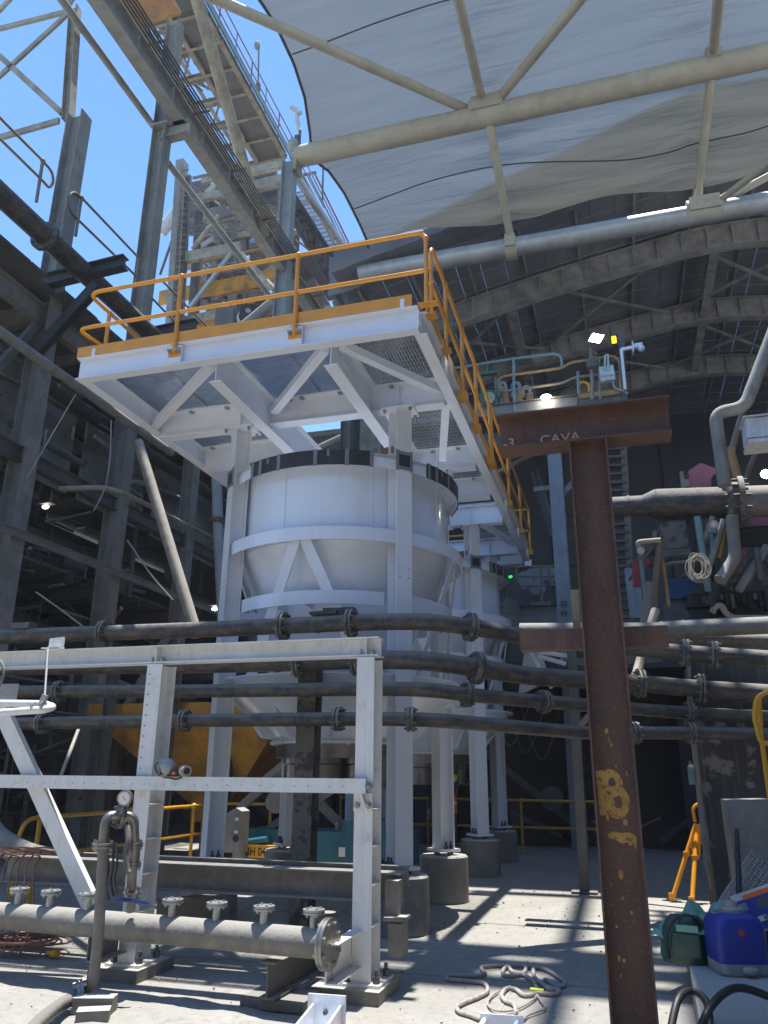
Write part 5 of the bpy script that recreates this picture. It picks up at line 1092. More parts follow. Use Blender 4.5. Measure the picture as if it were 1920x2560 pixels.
# black bracket beams on the columns
bb = thing('pipe_bracket', (-10, 10.6, 9.7), 'black steel bracket with a diagonal strut holding the fat overhead pipe', 'bracket')
part('arm', MB().ibeam(P(112, 705, Y=10.5), P(314, 656, Y=10.5), .26, .2, .02, .015), 'blacksteel', bb)
part('strut', MB().ibeam(P(88, 885, Y=10.5), P(245, 712, Y=10.5), .16, .2, .02, .015, (0, 1, 0)), 'blacksteel', bb)
bb = thing('pipe_bracket', (-10, 14.5, 9.2), 'smaller black bracket with rods seen between the orange posts of the platform', 'bracket')
part('arm', MB().ibeam(P(362, 838, Y=14), P(492, 812, Y=14), .26, .2, .02, .015), 'blacksteel', bb)
part('rod', MB().cyl(P(372, 900, Y=14), P(470, 825, Y=14), .03, 8), 'blacksteel', bb)
# rails above the fat pipe
for k, (L1, L2, posts, l) in enumerate((
    ([(-40, 250), (0, 295), (107, 402), (131, 430), (134, 458), (122, 470), (110, 455), (0, 347), (-40, 310)], None, [((107, 402), (91, 505))], 'purplish round ended handrail above the pipe, cut by the left edge'),
    ([(350, 648), (204, 494), (186, 480), (175, 486), (173, 515), (180, 533), (196, 550), (342, 692)], None, [((204, 494), (189, 590)), ((347, 648), (338, 722))], 'purplish round ended handrail in front of the open blue sky'),
    ([(404, 700), (515, 815)], [(380, 745), (470, 840)], [], 'purplish handrail section glimpsed through the orange rails'))):
    t = thing('old_handrail', P(L1[0][0], L1[0][1], X=-9.8), l, 'handrail', 'old handrails along the left plant roof')
    part('rail', MB().tube(fillet([P(x, y, X=-9.8) for x, y in L1], .25, 5), .028, 9), 'railrust', t)
    if L2: part('rail', MB().tube([P(x, y, X=-9.8) for x, y in L2], .028, 9), 'railrust', t)
    for a, b in posts: part('post', MB().cyl(P(a[0], a[1], X=-9.8), P(b[0], b[1], X=-9.8), .032, 9).ball(P(a[0], a[1], X=-9.8), .05, 9), 'railrust', t)
# upper braced frame top left
uf = thing('braced_frame', P(178, 290, X=-10), 'pale cross braced steel frame rising above the plant at top left', 'frame')
part('post', MB().ibeam(P(170, 300, Y=10.75), P(188, 20, Y=10.75), .2, .2, .014, .01, (1, 0, 0)), 'beige', uf)
for a, b, w in (((172, 28), (-40, 82), .12), ((168, 36), (-60, 245), .12), ((155, 283), (-60, 86), .13), ((148, 302), (-50, 358), .14), ((60, -40), (-60, 90), .12), ((165, 20), (215, -60), .16)):
    part('brace', MB().bar(P(a[0], a[1], Y=10.8), P(b[0], b[1], Y=10.8), .06, w), 'beige', uf)
# runway girder
rg = thing('runway_girder', (-9.5, 16, 17.2), 'long grey crane girder slanting down to the platform with conduits along it', 'girder')
ga = V((-9.5, 8.8, 17.35)); gb = V((-9.5, 23.6, 17.35))
part('girder', MB().ibeam(ga + V((.0, 0, 0)), gb, .62, .34, .03, .018), 'steel_light', rg)
for k in range(9): part('stiffener', MB().box((-9.42, 10 + 1.5 * k, 17.35), (.14, .02, .54)), 'steel_light', rg)
for k in range(5): part('conduit', MB().cyl((-9.22 + .085 * k, 8.8, 17.55 - .02 * k), (-9.22 + .085 * k, 23.6, 17.55 - .02 * k), .025, 7), 'darksteel', rg)
for k in range(7): part('conduit_clip', MB().box((-9.05, 9.6 + 2.1 * k, 17.5), (.46, .05, .04)), 'railrust', rg)
part('bracket', MB().ibeam((-10.0, 13.6, 16.85), (-9.2, 13.6, 16.85), .42, .26, .02, .015), 'steel_light', rg)
part('side_tube', MB().cyl((-10.35, 8.5, 17.3), (-10.35, 14.0, 17.3), .09, 12), 'steel_light', rg)
part('side_tube', MB().cyl((-10.0, 14.0, 16.3), (-9.9, 23.0, 16.3), .09, 12), 'steel_light', rg)
part('pedestal_plate', MB().box((-10.0, 13.6, 17.05), (.5, .4, .05)), 'steel_light', rg)
# tall column carrying the canopy
cc_ = thing('canopy_column', (-9.5, 20, 0), 'tall blue grey column carrying the left end of the beige roof tube', 'column')
ct = P(722, 392, Y=20)
part('shaft', MB().ibeam((ct.x + .05, 20, 0), (ct.x + .05, 20, ct.z - .2), .42, .40, .025, .016, (1, 0, 0)), 'steel_blue', cc_)
part('head_plate', MB().box((ct.x + .35, 20, ct.z - .35), (.12, .5, .9)), 'beige', cc_)
part('tie_ring', MB().ball((ct.x + .25, 19.8, ct.z + .25), .22, 14), 'greyplastic', cc_)
dcx = P(878, 640, Y=26); dc = thing('canopy_column', (dcx.x, 26, 0), 'dark column with a white gusset under the silver roof tube', 'column')
part('shaft', MB().ibeam((dcx.x, 26, 6), (dcx.x, 26, dcx.z), .4, .35, .025, .016, (1, 0, 0)), 'darksteel', dc)
part('gusset', MB().poly([P(888, 622, Y=25.9), P(925, 590, Y=25.9), P(922, 640, Y=25.9), P(900, 662, Y=25.9), P(888, 655, Y=25.9)], .06, (0, 1, 0)), 'white_worn', dc)
solo('beige_brace', MB().cyl(P(487, -20, Y=13.2), P(660, 590, Y=18.5), .17, 20), 'beige', P(487, -20, Y=13.2), 'stout beige round brace crossing in front of the conveyor gallery', 'brace')
# conveyor gallery
gl = thing('conveyor_gallery', (-11.6, 19, 23), 'beige inclined conveyor gallery seen from below with dark pans and open truss', 'conveyor')
gr0 = P(505, 10, X=-10.9); gr1 = P(716, 402, X=-10.9); gz = (gr0.z + gr1.z) / 2
GX0, GX1, GY0, GY1 = -14.1, -10.9, 13.0, 22.6
for x in (GX0, GX0 + 1.0, GX1 - 1.15, GX1): part('stringer', MB().ibeam((x, GY0, gz), (x, GY1, gz), .26, .16, .016, .012), 'beige', gl)
ny_ = 9
for k in range(ny_ + 1):
    y = GY0 + (GY1 - GY0) * k / ny_; part('cross_member', MB().chan((GX0, y, gz - .05), (GX1 + .1, y, gz - .05), .18, .1, .012), 'beige', gl)
    if k < ny_:
        dy = (GY1 - GY0) / ny_
        for x0, x1 in ((GX0 + .08, GX0 + .92), (GX1 - 1.07, GX1 - .08)): part('floor_pan', MB().box(((x0 + x1) / 2, y + dy / 2, gz + .02), (x1 - x0, dy - .14, .03)), 'belt', gl)
        s_ = 1 if k % 2 else -1
        part('truss_web', MB().bar((-12.4 - .45 * s_, y, gz + .1), (-12.4 + .45 * s_, y + dy, gz + .1), .07, .07), 'beige', gl)
        part('truss_web', MB().bar((GX0 + 1.0, y, gz + .1), (GX0 + 1.0, y + dy, gz + .9), .06, .06).bar((GX1 - 1.15, y + dy, gz + .1), (GX1 - 1.15, y, gz + .9), .06, .06), 'beige', gl)
        part('idler', MB().cyl((-12.85, y + dy * .5, gz + .55), (-12.0, y + dy * .5, gz + .55), .07, 10), 'railrust', gl)
for k in range(ny_):
    y = GY0 + (GY1 - GY0) * (k + .5) / ny_
    for x in (-13.0, -12.55, -12.2): part('idler_bracket', MB().bar((x, y - .4, gz + .25), (x + rnd.uniform(-.3, .3), y + .5, gz + .5), .05, .05), 'railrust', gl)
    part('belt_frame', MB().bar((GX0 + 1.0, y, gz + .35), (GX1 - 1.15, y, gz + .35), .08, .1), 'beige', gl)
    part('left_rail_post', MB().bar((GX0 - .1, y, gz), (GX0 - .1, y, gz + 1.0), .05, .05), 'railrust', gl)
for z in (.5, 1.0): part('left_rail', MB().cyl((GX0 - .1, GY0, gz + z), (GX0 - .1, GY1, gz + z), .03, 8), 'railrust', gl)
for x in (GX0 + 1.0, GX1 - 1.15): part('top_chord', MB().bar((x, GY0, gz + .95), (x, GY1, gz + .95), .12, .1), 'beige', gl)
part('belt', MB().box((-12.4, (GY0 + GY1) / 2, gz + 1.0), (.16, GY1 - GY0, .02)), 'belt', gl)
for k in range(9):
    y = GY0 + .3 + k * 1.2
    part('rail_post', MB().cyl((GX1 + .12, y, gz), (GX1 + .12, y, gz + 1.15), .025, 8), 'red' if k % 2 else 'galv', gl)
for z, m_ in ((1.15, 'red'), (.65, 'red'), (.34, 'palegreen'), (.22, 'galv'), (.12, 'palegreen')):
    part('rail' if m_ == 'red' else 'gallery_pipe', MB().cyl((GX1 + .15, GY0, gz + z), (GX1 + .15, GY1 + 4, gz + z), .022 if m_ == 'red' else .04, 8), m_, gl)
solo('orange_tray', MB().box(P(365, 5, Y=14.2), (1.6, 1.2, .15)), 'ochrepipe', P(365, 5, Y=14.2), 'rusty orange underside of a tray at the very top, left of the gallery', 'tray')
for (x, y0_, y1_), l in (((645, 118, 232), 'lamp post with a small flat head against the sky beside the gallery'), ((806, 418, 500), 'bare purplish lamp post against the sky between column and sail')):
    a = P(x, y1_, Y=21.5); b = P(x + 2, y0_, Y=21.5); t = thing('lamp_post', a, l, 'lamp post'); part('pole', MB().cyl(a, b, .035, 8), 'railrust', t)
    if y0_ < 200:
        part('head', MB().ball(b + V((-.08, 0, .12)), .17, 12, (.7, .8, 1.25)), 'steel', t); part('clamp', MB().box(a.lerp(b, .12), (.14, .14, .35)), 'darksteel', t)
cm = thing('security_camera', P(748, 330, Y=19.8), 'white security camera on a bent arm above the beige roof tube', 'camera')
a = P(728, 268, Y=19.8); b = P(752, 283, Y=19.8); part('housing', MB().bar(a, b, .14, .13), 'whitebox', cm)
part('arm', MB().tube([a.lerp(b, .6), P(743, 300, Y=19.8), P(750, 328, Y=19.8)], .075, 12), 'whitebox', cm); part('mast', MB().cyl(P(750, 326, Y=19.8), P(749, 372, Y=19.8), .045, 8).box(P(742, 347, Y=19.8), (.14, .12, .26)), 'darksteel', cm)
# transfer tower behind the orange rails
tw = thing('transfer_tower', (-13, 25, 0), 'cluttered beige and rusty conveyor transfer tower behind the orange rails', 'tower')
def Q(x, y, Y=25): return P(400 + x / 2.9625, 420 + y / 2.9625, Y=Y)
def qb(n_, a, b, w, h, m_, Y=25, Y2=None): part(n_, MB().bar(Q(*a, Y), Q(*b, Y2 or Y), w, h), m_, tw)
qb('post', (165, -40), (85, 1260), .45, .38, 'steel', 24.5); qb('post', (215, 60), (150, 1260), .16, .2, 'darksteel', 24.6)
qb('post', (290, 330), (225, 1260), .25, .25, 'darksteel', 25.5); qb('post', (980, 200), (900, 1260), .3, .3, 'steel', 25.5); qb('post', (600, 620), (585, 1250), .2, .2, 'darksteel', 27)
for k in range(26): t0 = k / 25; a = Q(172 - 80 * t0, 20 + 1200 * t0, 24.2); part('rung', MB().box(a + V((.12, 0, 0)), (.34, .04, .04)), 'railrust', tw)
qb('stringer', (158, 0), (78, 1240), .05, .06, 'railrust', 24.2); qb('stringer', (186, 0), (118, 1240), .05, .06, 'railrust', 24.2)
for a, b, h, m_, Y in (((195, 665), (600, 590), .5, 'beige', 24.6), ((240, 235), (470, 190), .4, 'beige', 25), ((560, 170), (900, 90), .5, 'beige', 24.5), ((520, 60), (930, -30), .35, 'beige', 24.3), ((0, 965), (640, 845), .62, 'hopper', 26), ((180, 1180), (450, 1130), .45, 'hopper', 26.5),
                       ((180, 1130), (450, 1075), .3, 'beige', 25), ((640, 845), (880, 790), .62, 'hopper', 26), ((780, 510), (900, 480), .5, 'beige', 25.3), ((390, 800), (800, 700), .25, 'steel', 26.5), ((850, 1100), (1000, 1090), .5, 'darksteel', 25.5), ((540, 110), (860, 40), .2, 'darksteel', 25.2), ((620, 230), (870, 200), .9, 'darksteel', 26.5), ((1080, 900), (1300, 860), 1.5, 'rust', 28)):
    qb('floor_beam', a, b, .2, h, m_, Y)
for x0, y0_, x1, y1_, Y in ((300, 270, 480, 330, 25.5), (380, 390, 620, 520, 25.8), (280, 660, 600, 780, 25.8), (400, 800, 620, 850, 27), (1050, 790, 1140, 880, 26), (1330, 1040, 1380, 1090, 27)):
    a = Q(x0, y0_, Y); b = Q(x1, y1_, Y); mb = MB(); n_ = 14; w_ = b.x - a.x
    for k in range(n_ + 1): mb.box((a.x + w_ * k / n_, Y + .9, (a.z + b.z) / 2), (.03, 1.9, .04))
    for k in range(12): mb.box(((a.x + b.x) / 2, Y + 1.9 * k / 11, (a.z + b.z) / 2), (w_, .03, .04))
    part('mesh_floor', mb, 'galv', tw)
for a, b, r, m_, Y in (((440, 350), (240, 600), .09, 'beige', 24), ((525, 635), (225, 1030), .1, 'galv', 24), ((590, 630), (850, 905), .12, 'beige', 24), ((878, 965), (545, 1240), .22, 'steel', 23), ((740, 290), (1000, 480), .13, 'beige', 26), ((0, 480), (150, 300), .3, 'whitebox', 27), ((0, 790), (130, 420), .06, 'railrust', 26), ((300, 580), (400, 520), .1, 'whitebox', 26), ((1180, 900), (1200, 1110), .13, 'beige', 25), ((460, 1010), (560, 1130), .12, 'darksteel', 25), ((360, 1240), (480, 1130), .18, 'beige', 25), ((1080, 990), (1130, 870), .1, 'beige', 26)):
    part('brace', MB().cyl(Q(*a, Y), Q(*b, Y), r, 12), m_, tw)
for z in (0, 1): qb('hand_rail', (220, 440 + 60 * z), (560, 380 + 62 * z), .05, .05, 'railrust', 24.8); qb('hand_rail', (640, 340 + 90 * z), (870, 300 + 90 * z), .05, .05, 'railrust', 25)
for i_ in range(7):
    for j_ in range(6):
        x0 = 480 - 0 + i_ * 92 - 400; y0_ = 0
        X0 = 240 + i_ * 130; Y0 = 120 + j_ * 190 + rnd.uniform(-20, 20)
        if rnd.random() < .16 or (i_ == 6 and j_ < 3) or (i_ == 5 and j_ == 0): continue
        a = Q(X0, Y0, 29.6); b = Q(X0 + 124, Y0 + 180, 29.6)
        part('infill_panel', MB().box(((a.x + b.x) / 2, 29.6 + rnd.uniform(-.3, .3), (a.z + b.z) / 2), (abs(b.x - a.x), .06, abs(a.z - b.z))), rnd.choice(['darksteel', 'oldpaint', 'railrust', 'blacksteel', 'steel', 'belt']), tw)
for k in range(130): # light framing
    x = rnd.uniform(240, 1150); y = rnd.uniform(60, 1150); Y_ = rnd.uniform(26, 29); a = Q(x, y, Y_); l = rnd.uniform(.8, 3.4); q = rnd.random()
    if x > 860: continue
    e_ = a + (V((l, 0, 0)) if q < .5 else V((0, 0, l * .8)) if q < .8 else V((l * .7, 0, l * .7 * rnd.choice([-1, 1]))))
    part('framing', MB().bar(a, e_, .12, rnd.choice([.08, .12, .2, .3])), rnd.choice(['beige', 'beige', 'railrust', 'railrust', 'steel', 'beige_pipe', 'ochrepipe', 'darksteel']), tw)
for x0, y0_, x1, y1_, m_ in ((620, 250, 870, 420, 'darksteel'), (660, 620, 880, 760, 'railrust'), (640, 1000, 860, 1150, 'blacksteel'), (1000, 640, 1180, 1080, 'rust'), (250, 830, 420, 930, 'steel')):
    a = Q(x0, y0_, 29.2); b = Q(x1, y1_, 29.2); part('infill_panel', MB().box(((a.x + b.x) / 2, 29.3, (a.z + b.z) / 2), (abs(b.x - a.x), .06, abs(a.z - b.z))), m_, tw)
for k in range(22): # service clutter hanging in the tower
    x = rnd.uniform(240, 1000); y = rnd.uniform(250, 1180); a = Q(x, y, rnd.uniform(26.5, 28.5)); part('fitting', MB().box(a, (rnd.uniform(.3, 1.3), .4, rnd.uniform(.1, .6)), rnd.uniform(-.3, .3)), rnd.choice(['beige', 'darksteel', 'railrust', 'steel', 'hopper', 'darksteel']), tw)
c = Q(650, 1090, 23.5); mb = MB(); mb.cyl(c + V((-.1, .1, 0)), c + V((.12, -.25, 0)), .30, 28); pu = part('drive_pulley', mb, 'black', tw)
mb = MB(); mb.cyl(c + V((-.24, .25, 0)), c + V((-.12, .1, 0)), .33, 28); part('pulley_rim', mb, 'white_worn', pu); part('hub', MB().cyl(c + V((.12, -.25, 0)), c + V((.16, -.3, 0)), .1, 14), 'galv', pu)
part('gearbox', MB().box(Q(490, 1140, 23.6), (.7, .6, .95), .2), 'darksteel', tw); part('motor', MB().cyl(Q(780, 1180, 23.6), Q(860, 1170, 23.6), .25, 16), 'steel_blue', tw)
# green clad hood and side walkway going down
part('clad_hood', MB().poly([Q(975, 210, 22.5), Q(1000, 185, 22.5), Q(1165, 460, 23.5), Q(1395, 830, 25), Q(1350, 1050, 25.2), Q(1200, 760, 24), Q(980, 370, 22.6)], .4, (0, 1, 0)), 'green' if 0 else 'oldpaint', tw)
for a, b in (((985, 190), (1400, 840)), ((975, 370), (1360, 1040)), ((1150, 470), (1130, 620)), ((980, 320), (1160, 460))): part('hood_edge', MB().bar(Q(*a, 22.3), Q(*b, 24.7), .12, .12), 'blacksteel', tw)
part('side_tube', MB().cyl(Q(985, 30, 21.5), Q(1400, 640, 25.5), .15, 16), 'silver_pipe', tw)
for dx, m_ in ((22, 'beige'), (60, 'beige'), (110, 'palegreen'), (135, 'galv'), (160, 'red')): part('walkway_rail', MB().cyl(Q(985 + dx, 40, 23), Q(1280 + dx, 560 + dx * .5, 26.5), .06 if dx < 100 else .035, 8), m_, tw)
for k in range(0): a = Q(1010 + 48 * k, 60 + 84 * k, 23.2 + .5 * k); part('walkway_post', MB().box(a + V((.3, 0, .4)), (.05, .05, 1.2)), 'beige', tw)
mb = MB()
for k in range(14): a = Q(1030 + 18 * k, 180 + 30 * k, 24.5); mb.box(a, (.9, .05, .05)); 
for k in range(6): a = Q(1000 + 16 * k, 190, 24.5); b = Q(1240 + 16 * k, 600, 26.5); mb.bar(a, b, .04, .04)
part('mesh_guard', mb, 'galv', tw)

# ================================================================== DARK LOWER LEVEL BEHIND THE TANKS
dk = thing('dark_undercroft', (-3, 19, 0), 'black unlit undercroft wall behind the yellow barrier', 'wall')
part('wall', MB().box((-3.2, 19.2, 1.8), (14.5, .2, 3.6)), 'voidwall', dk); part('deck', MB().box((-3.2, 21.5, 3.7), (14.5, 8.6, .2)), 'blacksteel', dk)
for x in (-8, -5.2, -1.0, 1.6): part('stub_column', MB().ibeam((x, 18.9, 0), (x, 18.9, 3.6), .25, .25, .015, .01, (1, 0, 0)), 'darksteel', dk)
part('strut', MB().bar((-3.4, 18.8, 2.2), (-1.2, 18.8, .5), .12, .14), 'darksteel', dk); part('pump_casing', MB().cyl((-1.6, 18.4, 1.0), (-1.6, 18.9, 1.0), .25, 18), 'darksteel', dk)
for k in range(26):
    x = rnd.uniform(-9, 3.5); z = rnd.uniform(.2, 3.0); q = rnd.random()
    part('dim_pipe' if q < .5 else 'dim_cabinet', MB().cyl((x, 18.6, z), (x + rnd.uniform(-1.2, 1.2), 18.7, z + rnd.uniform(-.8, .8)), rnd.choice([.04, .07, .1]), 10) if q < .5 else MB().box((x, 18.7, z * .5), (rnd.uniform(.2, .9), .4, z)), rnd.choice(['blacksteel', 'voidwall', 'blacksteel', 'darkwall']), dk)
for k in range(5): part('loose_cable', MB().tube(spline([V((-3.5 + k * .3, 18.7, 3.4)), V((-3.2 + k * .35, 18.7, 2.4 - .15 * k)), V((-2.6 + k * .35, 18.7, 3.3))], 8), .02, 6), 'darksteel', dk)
# yellow hopper
hp = thing('yellow_hopper', (-7.4, 13.6, 1.6), 'stained yellow steel hopper tapering down in the shade behind the left front leg', 'hopper')
hx, hy = -7.45, 14.2; mb = MB()
def rect(x, y, hw, hd, z): return [V((x - hw, y - hd, z)), V((x + hw, y - hd, z)), V((x + hw, y + hd, z)), V((x - hw, y + hd, z))]
s0, s1 = rect(hx - .15, hy, 1.95, 1.2, 2.42), rect(hx + .05, hy, .22, .22, .75); mb.add(s0 + s1, [(0, 1, 5, 4), (1, 2, 6, 5), (2, 3, 7, 6), (3, 0, 4, 7), (4, 5, 6, 7)]); part('cone_plates', mb, 'hopper', hp)
part('upper_box', MB().box((hx - .15, hy, 2.55), (4.0, 2.5, .26)), 'hopper', hp); part('discharge_box', MB().box((hx + .05, hy - .1, .9), (.7, .6, .55)).box((hx + .05, hy, .35), (.45, .45, .7)), 'hopper', hp)
for x in (-9.2, -8.2, -6.9, -5.5): part('leg', MB().ibeam((x, 13.4, 0), (x, 13.4, 2.5), .2, .2, .014, .01, (1, 0, 0)), 'darksteel' if x != -9.2 else 'rust', hp)
for x, y in ((-8.9, 12.6), (-7.7, 12.7)): part('hanger_column', MB().ibeam((x, y, .2), (x, y, 3.2), .16, .16, .012, .01, (1, 0, 0)), 'darksteel', hp)
part('flow_pipe', MB().cyl((-6.1, 14.6, 1.1), (-6.1, 14.6, 2.4), .16, 14), 'ochrepipe', hp)
# yellow handrails
yl = thing('yellow_handrail', (-6.6, 8.3, 0), 'yellow handrail running back from a rounded end at the lower left', 'handrail')
t0 = P(100, 2050, Y=8.2); t1 = P(515, 2008, Y=12.3); zt_ = (t0.z + t1.z) / 2; t0.z = t1.z = zt_; e_ = (t1 - t0).normalized()
part('top_rail', MB().tube(fillet([t0 - e_ * .32 - V((0, 0, .8)), t0 - e_ * .32, t1], .25, 7), .024, 12), 'yellow', yl)
part('middle_rail', MB().cyl(t0 + e_ * .1 - V((0, 0, .42)), t1 - V((0, 0, .42)), .022, 10), 'yellow', yl)
for s_ in (0, 1.9, 3.7): q = t0 + e_ * s_; part('post', MB().cyl(V((q.x, q.y, 0)), q, .027, 12).ball(q, .045, 12), 'yellow', yl)
yl = thing('yellow_handrail', (-6.2, 13, 0), 'short yellow handrail beside the grey lift cabinet', 'handrail')
handrail(yl, 'yellow', (-6.6, 12.9, 0), (-5.0, 13.1, 0), 3, .98, .5, .024)
yl = thing('yellow_barrier', (-1.6, 16.75, 0), 'long yellow two rail barrier at the edge of the black undercroft', 'barrier')
handrail(yl, 'yellow', (-5.9, 16.85, 0), (-.15, 16.75, 0), 4, 1.0, .50, .026)
a = P(1480, 2055, Y=16.5); solo('sagging_rope', MB().tube(spline([a, P(1560, 2068, Y=16), P(1602, 2062, Y=15.8), P(1600, 2068, Y=15.8), P(1650, 2045, Y=15)], 6), .014, 7).cyl(P(1602, 2064, Y=15.8), P(1606, 2140, Y=15.8), .018, 7), 'railrust', a, 'thin sagging line with a stake between rusty column and pillar', 'rope')
# scissor lift
sl = thing('scissor_lift', (-4.6, 12.3, 0), 'teal scissor lift with folded grey arms and an amber plate reading BH 046', 'lift')
ly = 12.0
a = P(602, 2150, Y=ly); b = P(962, 2150, Y=ly)
part('chassis', MB().box(((a.x + b.x) / 2 + .15, ly + .45, .42), (b.x - a.x + .3, .85, .46)), 'teal', sl)
part('side_panel', MB().box((b.x - .25, ly + .01, .56), (.75, .05, .5)), 'teal', sl)
for x in (a.x + .35, b.x - .12):
    mb = MB(); mb.cyl((x, ly - .06, .15), (x, ly + .12, .15), .15, 26); w_ = part('wheel', mb, 'black', sl); part('rim', MB().cyl((x, ly - .075, .15), (x, ly - .06, .15), .08, 18), 'greyplastic', w_)
bp = P(670, 2128, Y=ly - .06); np_ = part('number_plate', MB().box((bp.x + .02, ly - .12, bp.z), (.60, .10, .18)), 'sign', sl)
text('lettering', 'BH 046', .165, (P(625, 2136, Y=ly).x + .0, ly - .1715, bp.z - .058), rot90, 'ink', np_, .001, .002, .80)
part('sticker', MB().box(P(668, 2146, Y=ly - .03) + V((-.0, -.0, -.035)), (.14, .01, .07)), 'lime', sl); part('sticker', MB().box(P(692, 2148, Y=ly - .03) + V((0, 0, -.03)), (.16, .01, .08)), 'reflect', sl)
part('sticker', MB().box(P(855, 2130, Y=ly - .03), (.10, .01, .13)), 'reflect', sl)
for p_, q_, w in (((635, 2100), (760, 2008), .1), ((600, 2020), (700, 1930), .13), ((700, 2060), (800, 1985), .14), ((790, 2000), (900, 1925), .14), ((690, 1940), (790, 2010), .14), ((860, 2070), (930, 2110), .13), ((800, 2010), (890, 2100), .14), ((720, 1900), (650, 1960), .1)):
    part('arm', MB().bar(P(*p_, Y=ly + .3 + rnd.uniform(-.2, .2)), P(*q_, Y=ly + .3 + rnd.uniform(-.2, .2)), .07, w), 'steel', sl)
part('pivot_plate', MB().cyl(P(690, 2005, Y=ly + .1), P(690, 2005, Y=ly + .16), .17, 14), 'steel', sl)
part('hydraulic_ram', MB().cyl(P(600, 2108, Y=ly - .1), P(668, 2098, Y=ly - .1), .05, 12), 'teal', sl)
cbn = P(585, 2110, Y=11.6); cb_ = thing('control_cabinet', (cbn.x, 11.6, 0), 'grey steel cabinet with a round hole, beside the lift number plate', 'cabinet')
part('case', MB().poly([(cbn.x - .13, 11.55, .35), (cbn.x + .12, 11.55, .35), (cbn.x + .12, 11.55, .93), (cbn.x + .02, 11.55, .98), (cbn.x - .13, 11.55, .90)], .28, (0, 1, 0)), 'steel', cb_)
part('stand', MB().box((cbn.x + .04, 11.7, .2), (.14, .14, .4)), 'steel', cb_); part('port', MB().cyl((cbn.x + .05, 11.545, .55), (cbn.x + .05, 11.54, .55), .05, 16), 'black', cb_)
for z in (.82, .64): part('sticker', MB().box((cbn.x + .05, 11.542, z), (.06, .006, .04)), 'reflect', cb_)
bt = P(844, 2062, Y=12.2); bt_ = thing('water_bottle', bt, 'small clear water bottle with a pink cap on the lift', 'bottle'); part('body', MB().cyl(bt - V((0, 0, .08)), bt + V((0, 0, .04)), .035, 12), 'greyplastic', bt_); part('cap', MB().cyl(bt + V((0, 0, .04)), bt + V((0, 0, .08)), .018, 10), 'red', bt_)

# ---- person behind the second leg
def skin_body(name, verts, edges, radii, root, m_, parent):
    me = bpy.data.meshes.new(name); me.from_pydata(verts, edges, []); o = bpy.data.objects.new(name, me); COL.objects.link(o)
    md_ = o.modifiers.new('s', 'SKIN'); md_.use_smooth_shade = True
    for i, r in enumerate(radii): me.skin_vertices[0].data[i].radius = r if isinstance(r, tuple) else (r, r)
    me.skin_vertices[0].data[root].use_root = True
    sb = o.modifiers.new('d', 'SUBSURF'); sb.levels = 1; sb.render_levels = 1
    dg = bpy.context.evaluated_depsgraph_get(); nm = bpy.data.meshes.new_from_object(o.evaluated_get(dg)); bpy.data.objects.remove(o)
    for p in nm.polygons: p.use_smooth = True
    nm.materials.clear(); nm.materials.append(M[m_]); q = link(bpy.data.objects.new(name, nm)); q.parent = parent; WL[q.name] = WL[parent.name].copy(); return q
pc = P(1116, 2028, Y=14.0); ps = thing('person', (pc.x, 14.0, 0), 'worker in an orange and yellow vest and navy trousers, half hidden behind a white leg', 'person')
vv = [(0, 0, .95), (0, 0, 1.15), (0, -.01, 1.38), (0, 0, 1.50), (0, .0, 1.60), (.1, 0, .88), (.11, .02, .48), (.11, .05, .08), (.12, -.12, .04), (-.1, 0, .88), (-.12, -.03, .48), (-.13, 0, .08), (-.13, -.17, .04), (.16, -.02, 1.42), (.17, -.16, 1.2), (.08, -.3, 1.12), (-.2, 0, 1.42), (-.27, .02, 1.14), (-.29, -.08, .92)]
ee = [(0, 1), (1, 2), (2, 3), (3, 4), (0, 5), (5, 6), (6, 7), (7, 8), (0, 9), (9, 10), (10, 11), (11, 12), (2, 13), (13, 14), (14, 15), (2, 16), (16, 17), (17, 18)]
rr = [(.15, .11), (.14, .10), (.17, .11), (.06, .06), (.055, .055), .095, .065, .045, .045, .095, .065, .045, .045, .065, .048, .036, .065, .048, .036]
skin_body('body', vv, ee, rr, 0, 'navy', ps)
mb = MB(); secs = [[p for p in rrect(.19, .14, .12, .86)], [p for p in rrect(.175, .13, .11, 1.1)], [p for p in rrect(.215, .14, .12, 1.35)], [p for p in rrect(.21, .12, .1, 1.46)], [p for p in rrect(.10, .08, .07, 1.52)]]
vst = part('vest', loft(secs, (pc.x, 14, 0)), 'hivis', ps)
part('reflective_band', loft([rrect(.187, .142, .12, 1.0), rrect(.186, .141, .12, 1.055)], (pc.x, 14, 0)), 'reflect', vst)
part('yellow_yoke', loft([rrect(.218, .143, .12, 1.30), rrect(.22, .143, .12, 1.38), rrect(.213, .125, .1, 1.475), rrect(.11, .09, .07, 1.53)], (pc.x, 14, 0)), 'lime', vst)
mb = MB(); mb.ball((pc.x, 13.99, 1.68), .10, 16, (.85, 1.0, 1.2)); mb.ball((pc.x, 13.89, 1.67), .018, 8); mb.ball((pc.x - .085, 14, 1.68), .025, 8, (.5, 1, 1.3)); mb.ball((pc.x + .085, 14, 1.68), .025, 8, (.5, 1, 1.3)); part('head', mb, 'skin', ps)
mb = MB(); mb.lathe((pc.x, 14, 1.73), [(.15, 0), (.125, .02), (.118, .06), (.09, .11), (.04, .135), (0, .14)], 22); part('hard_hat', mb, 'white', ps)
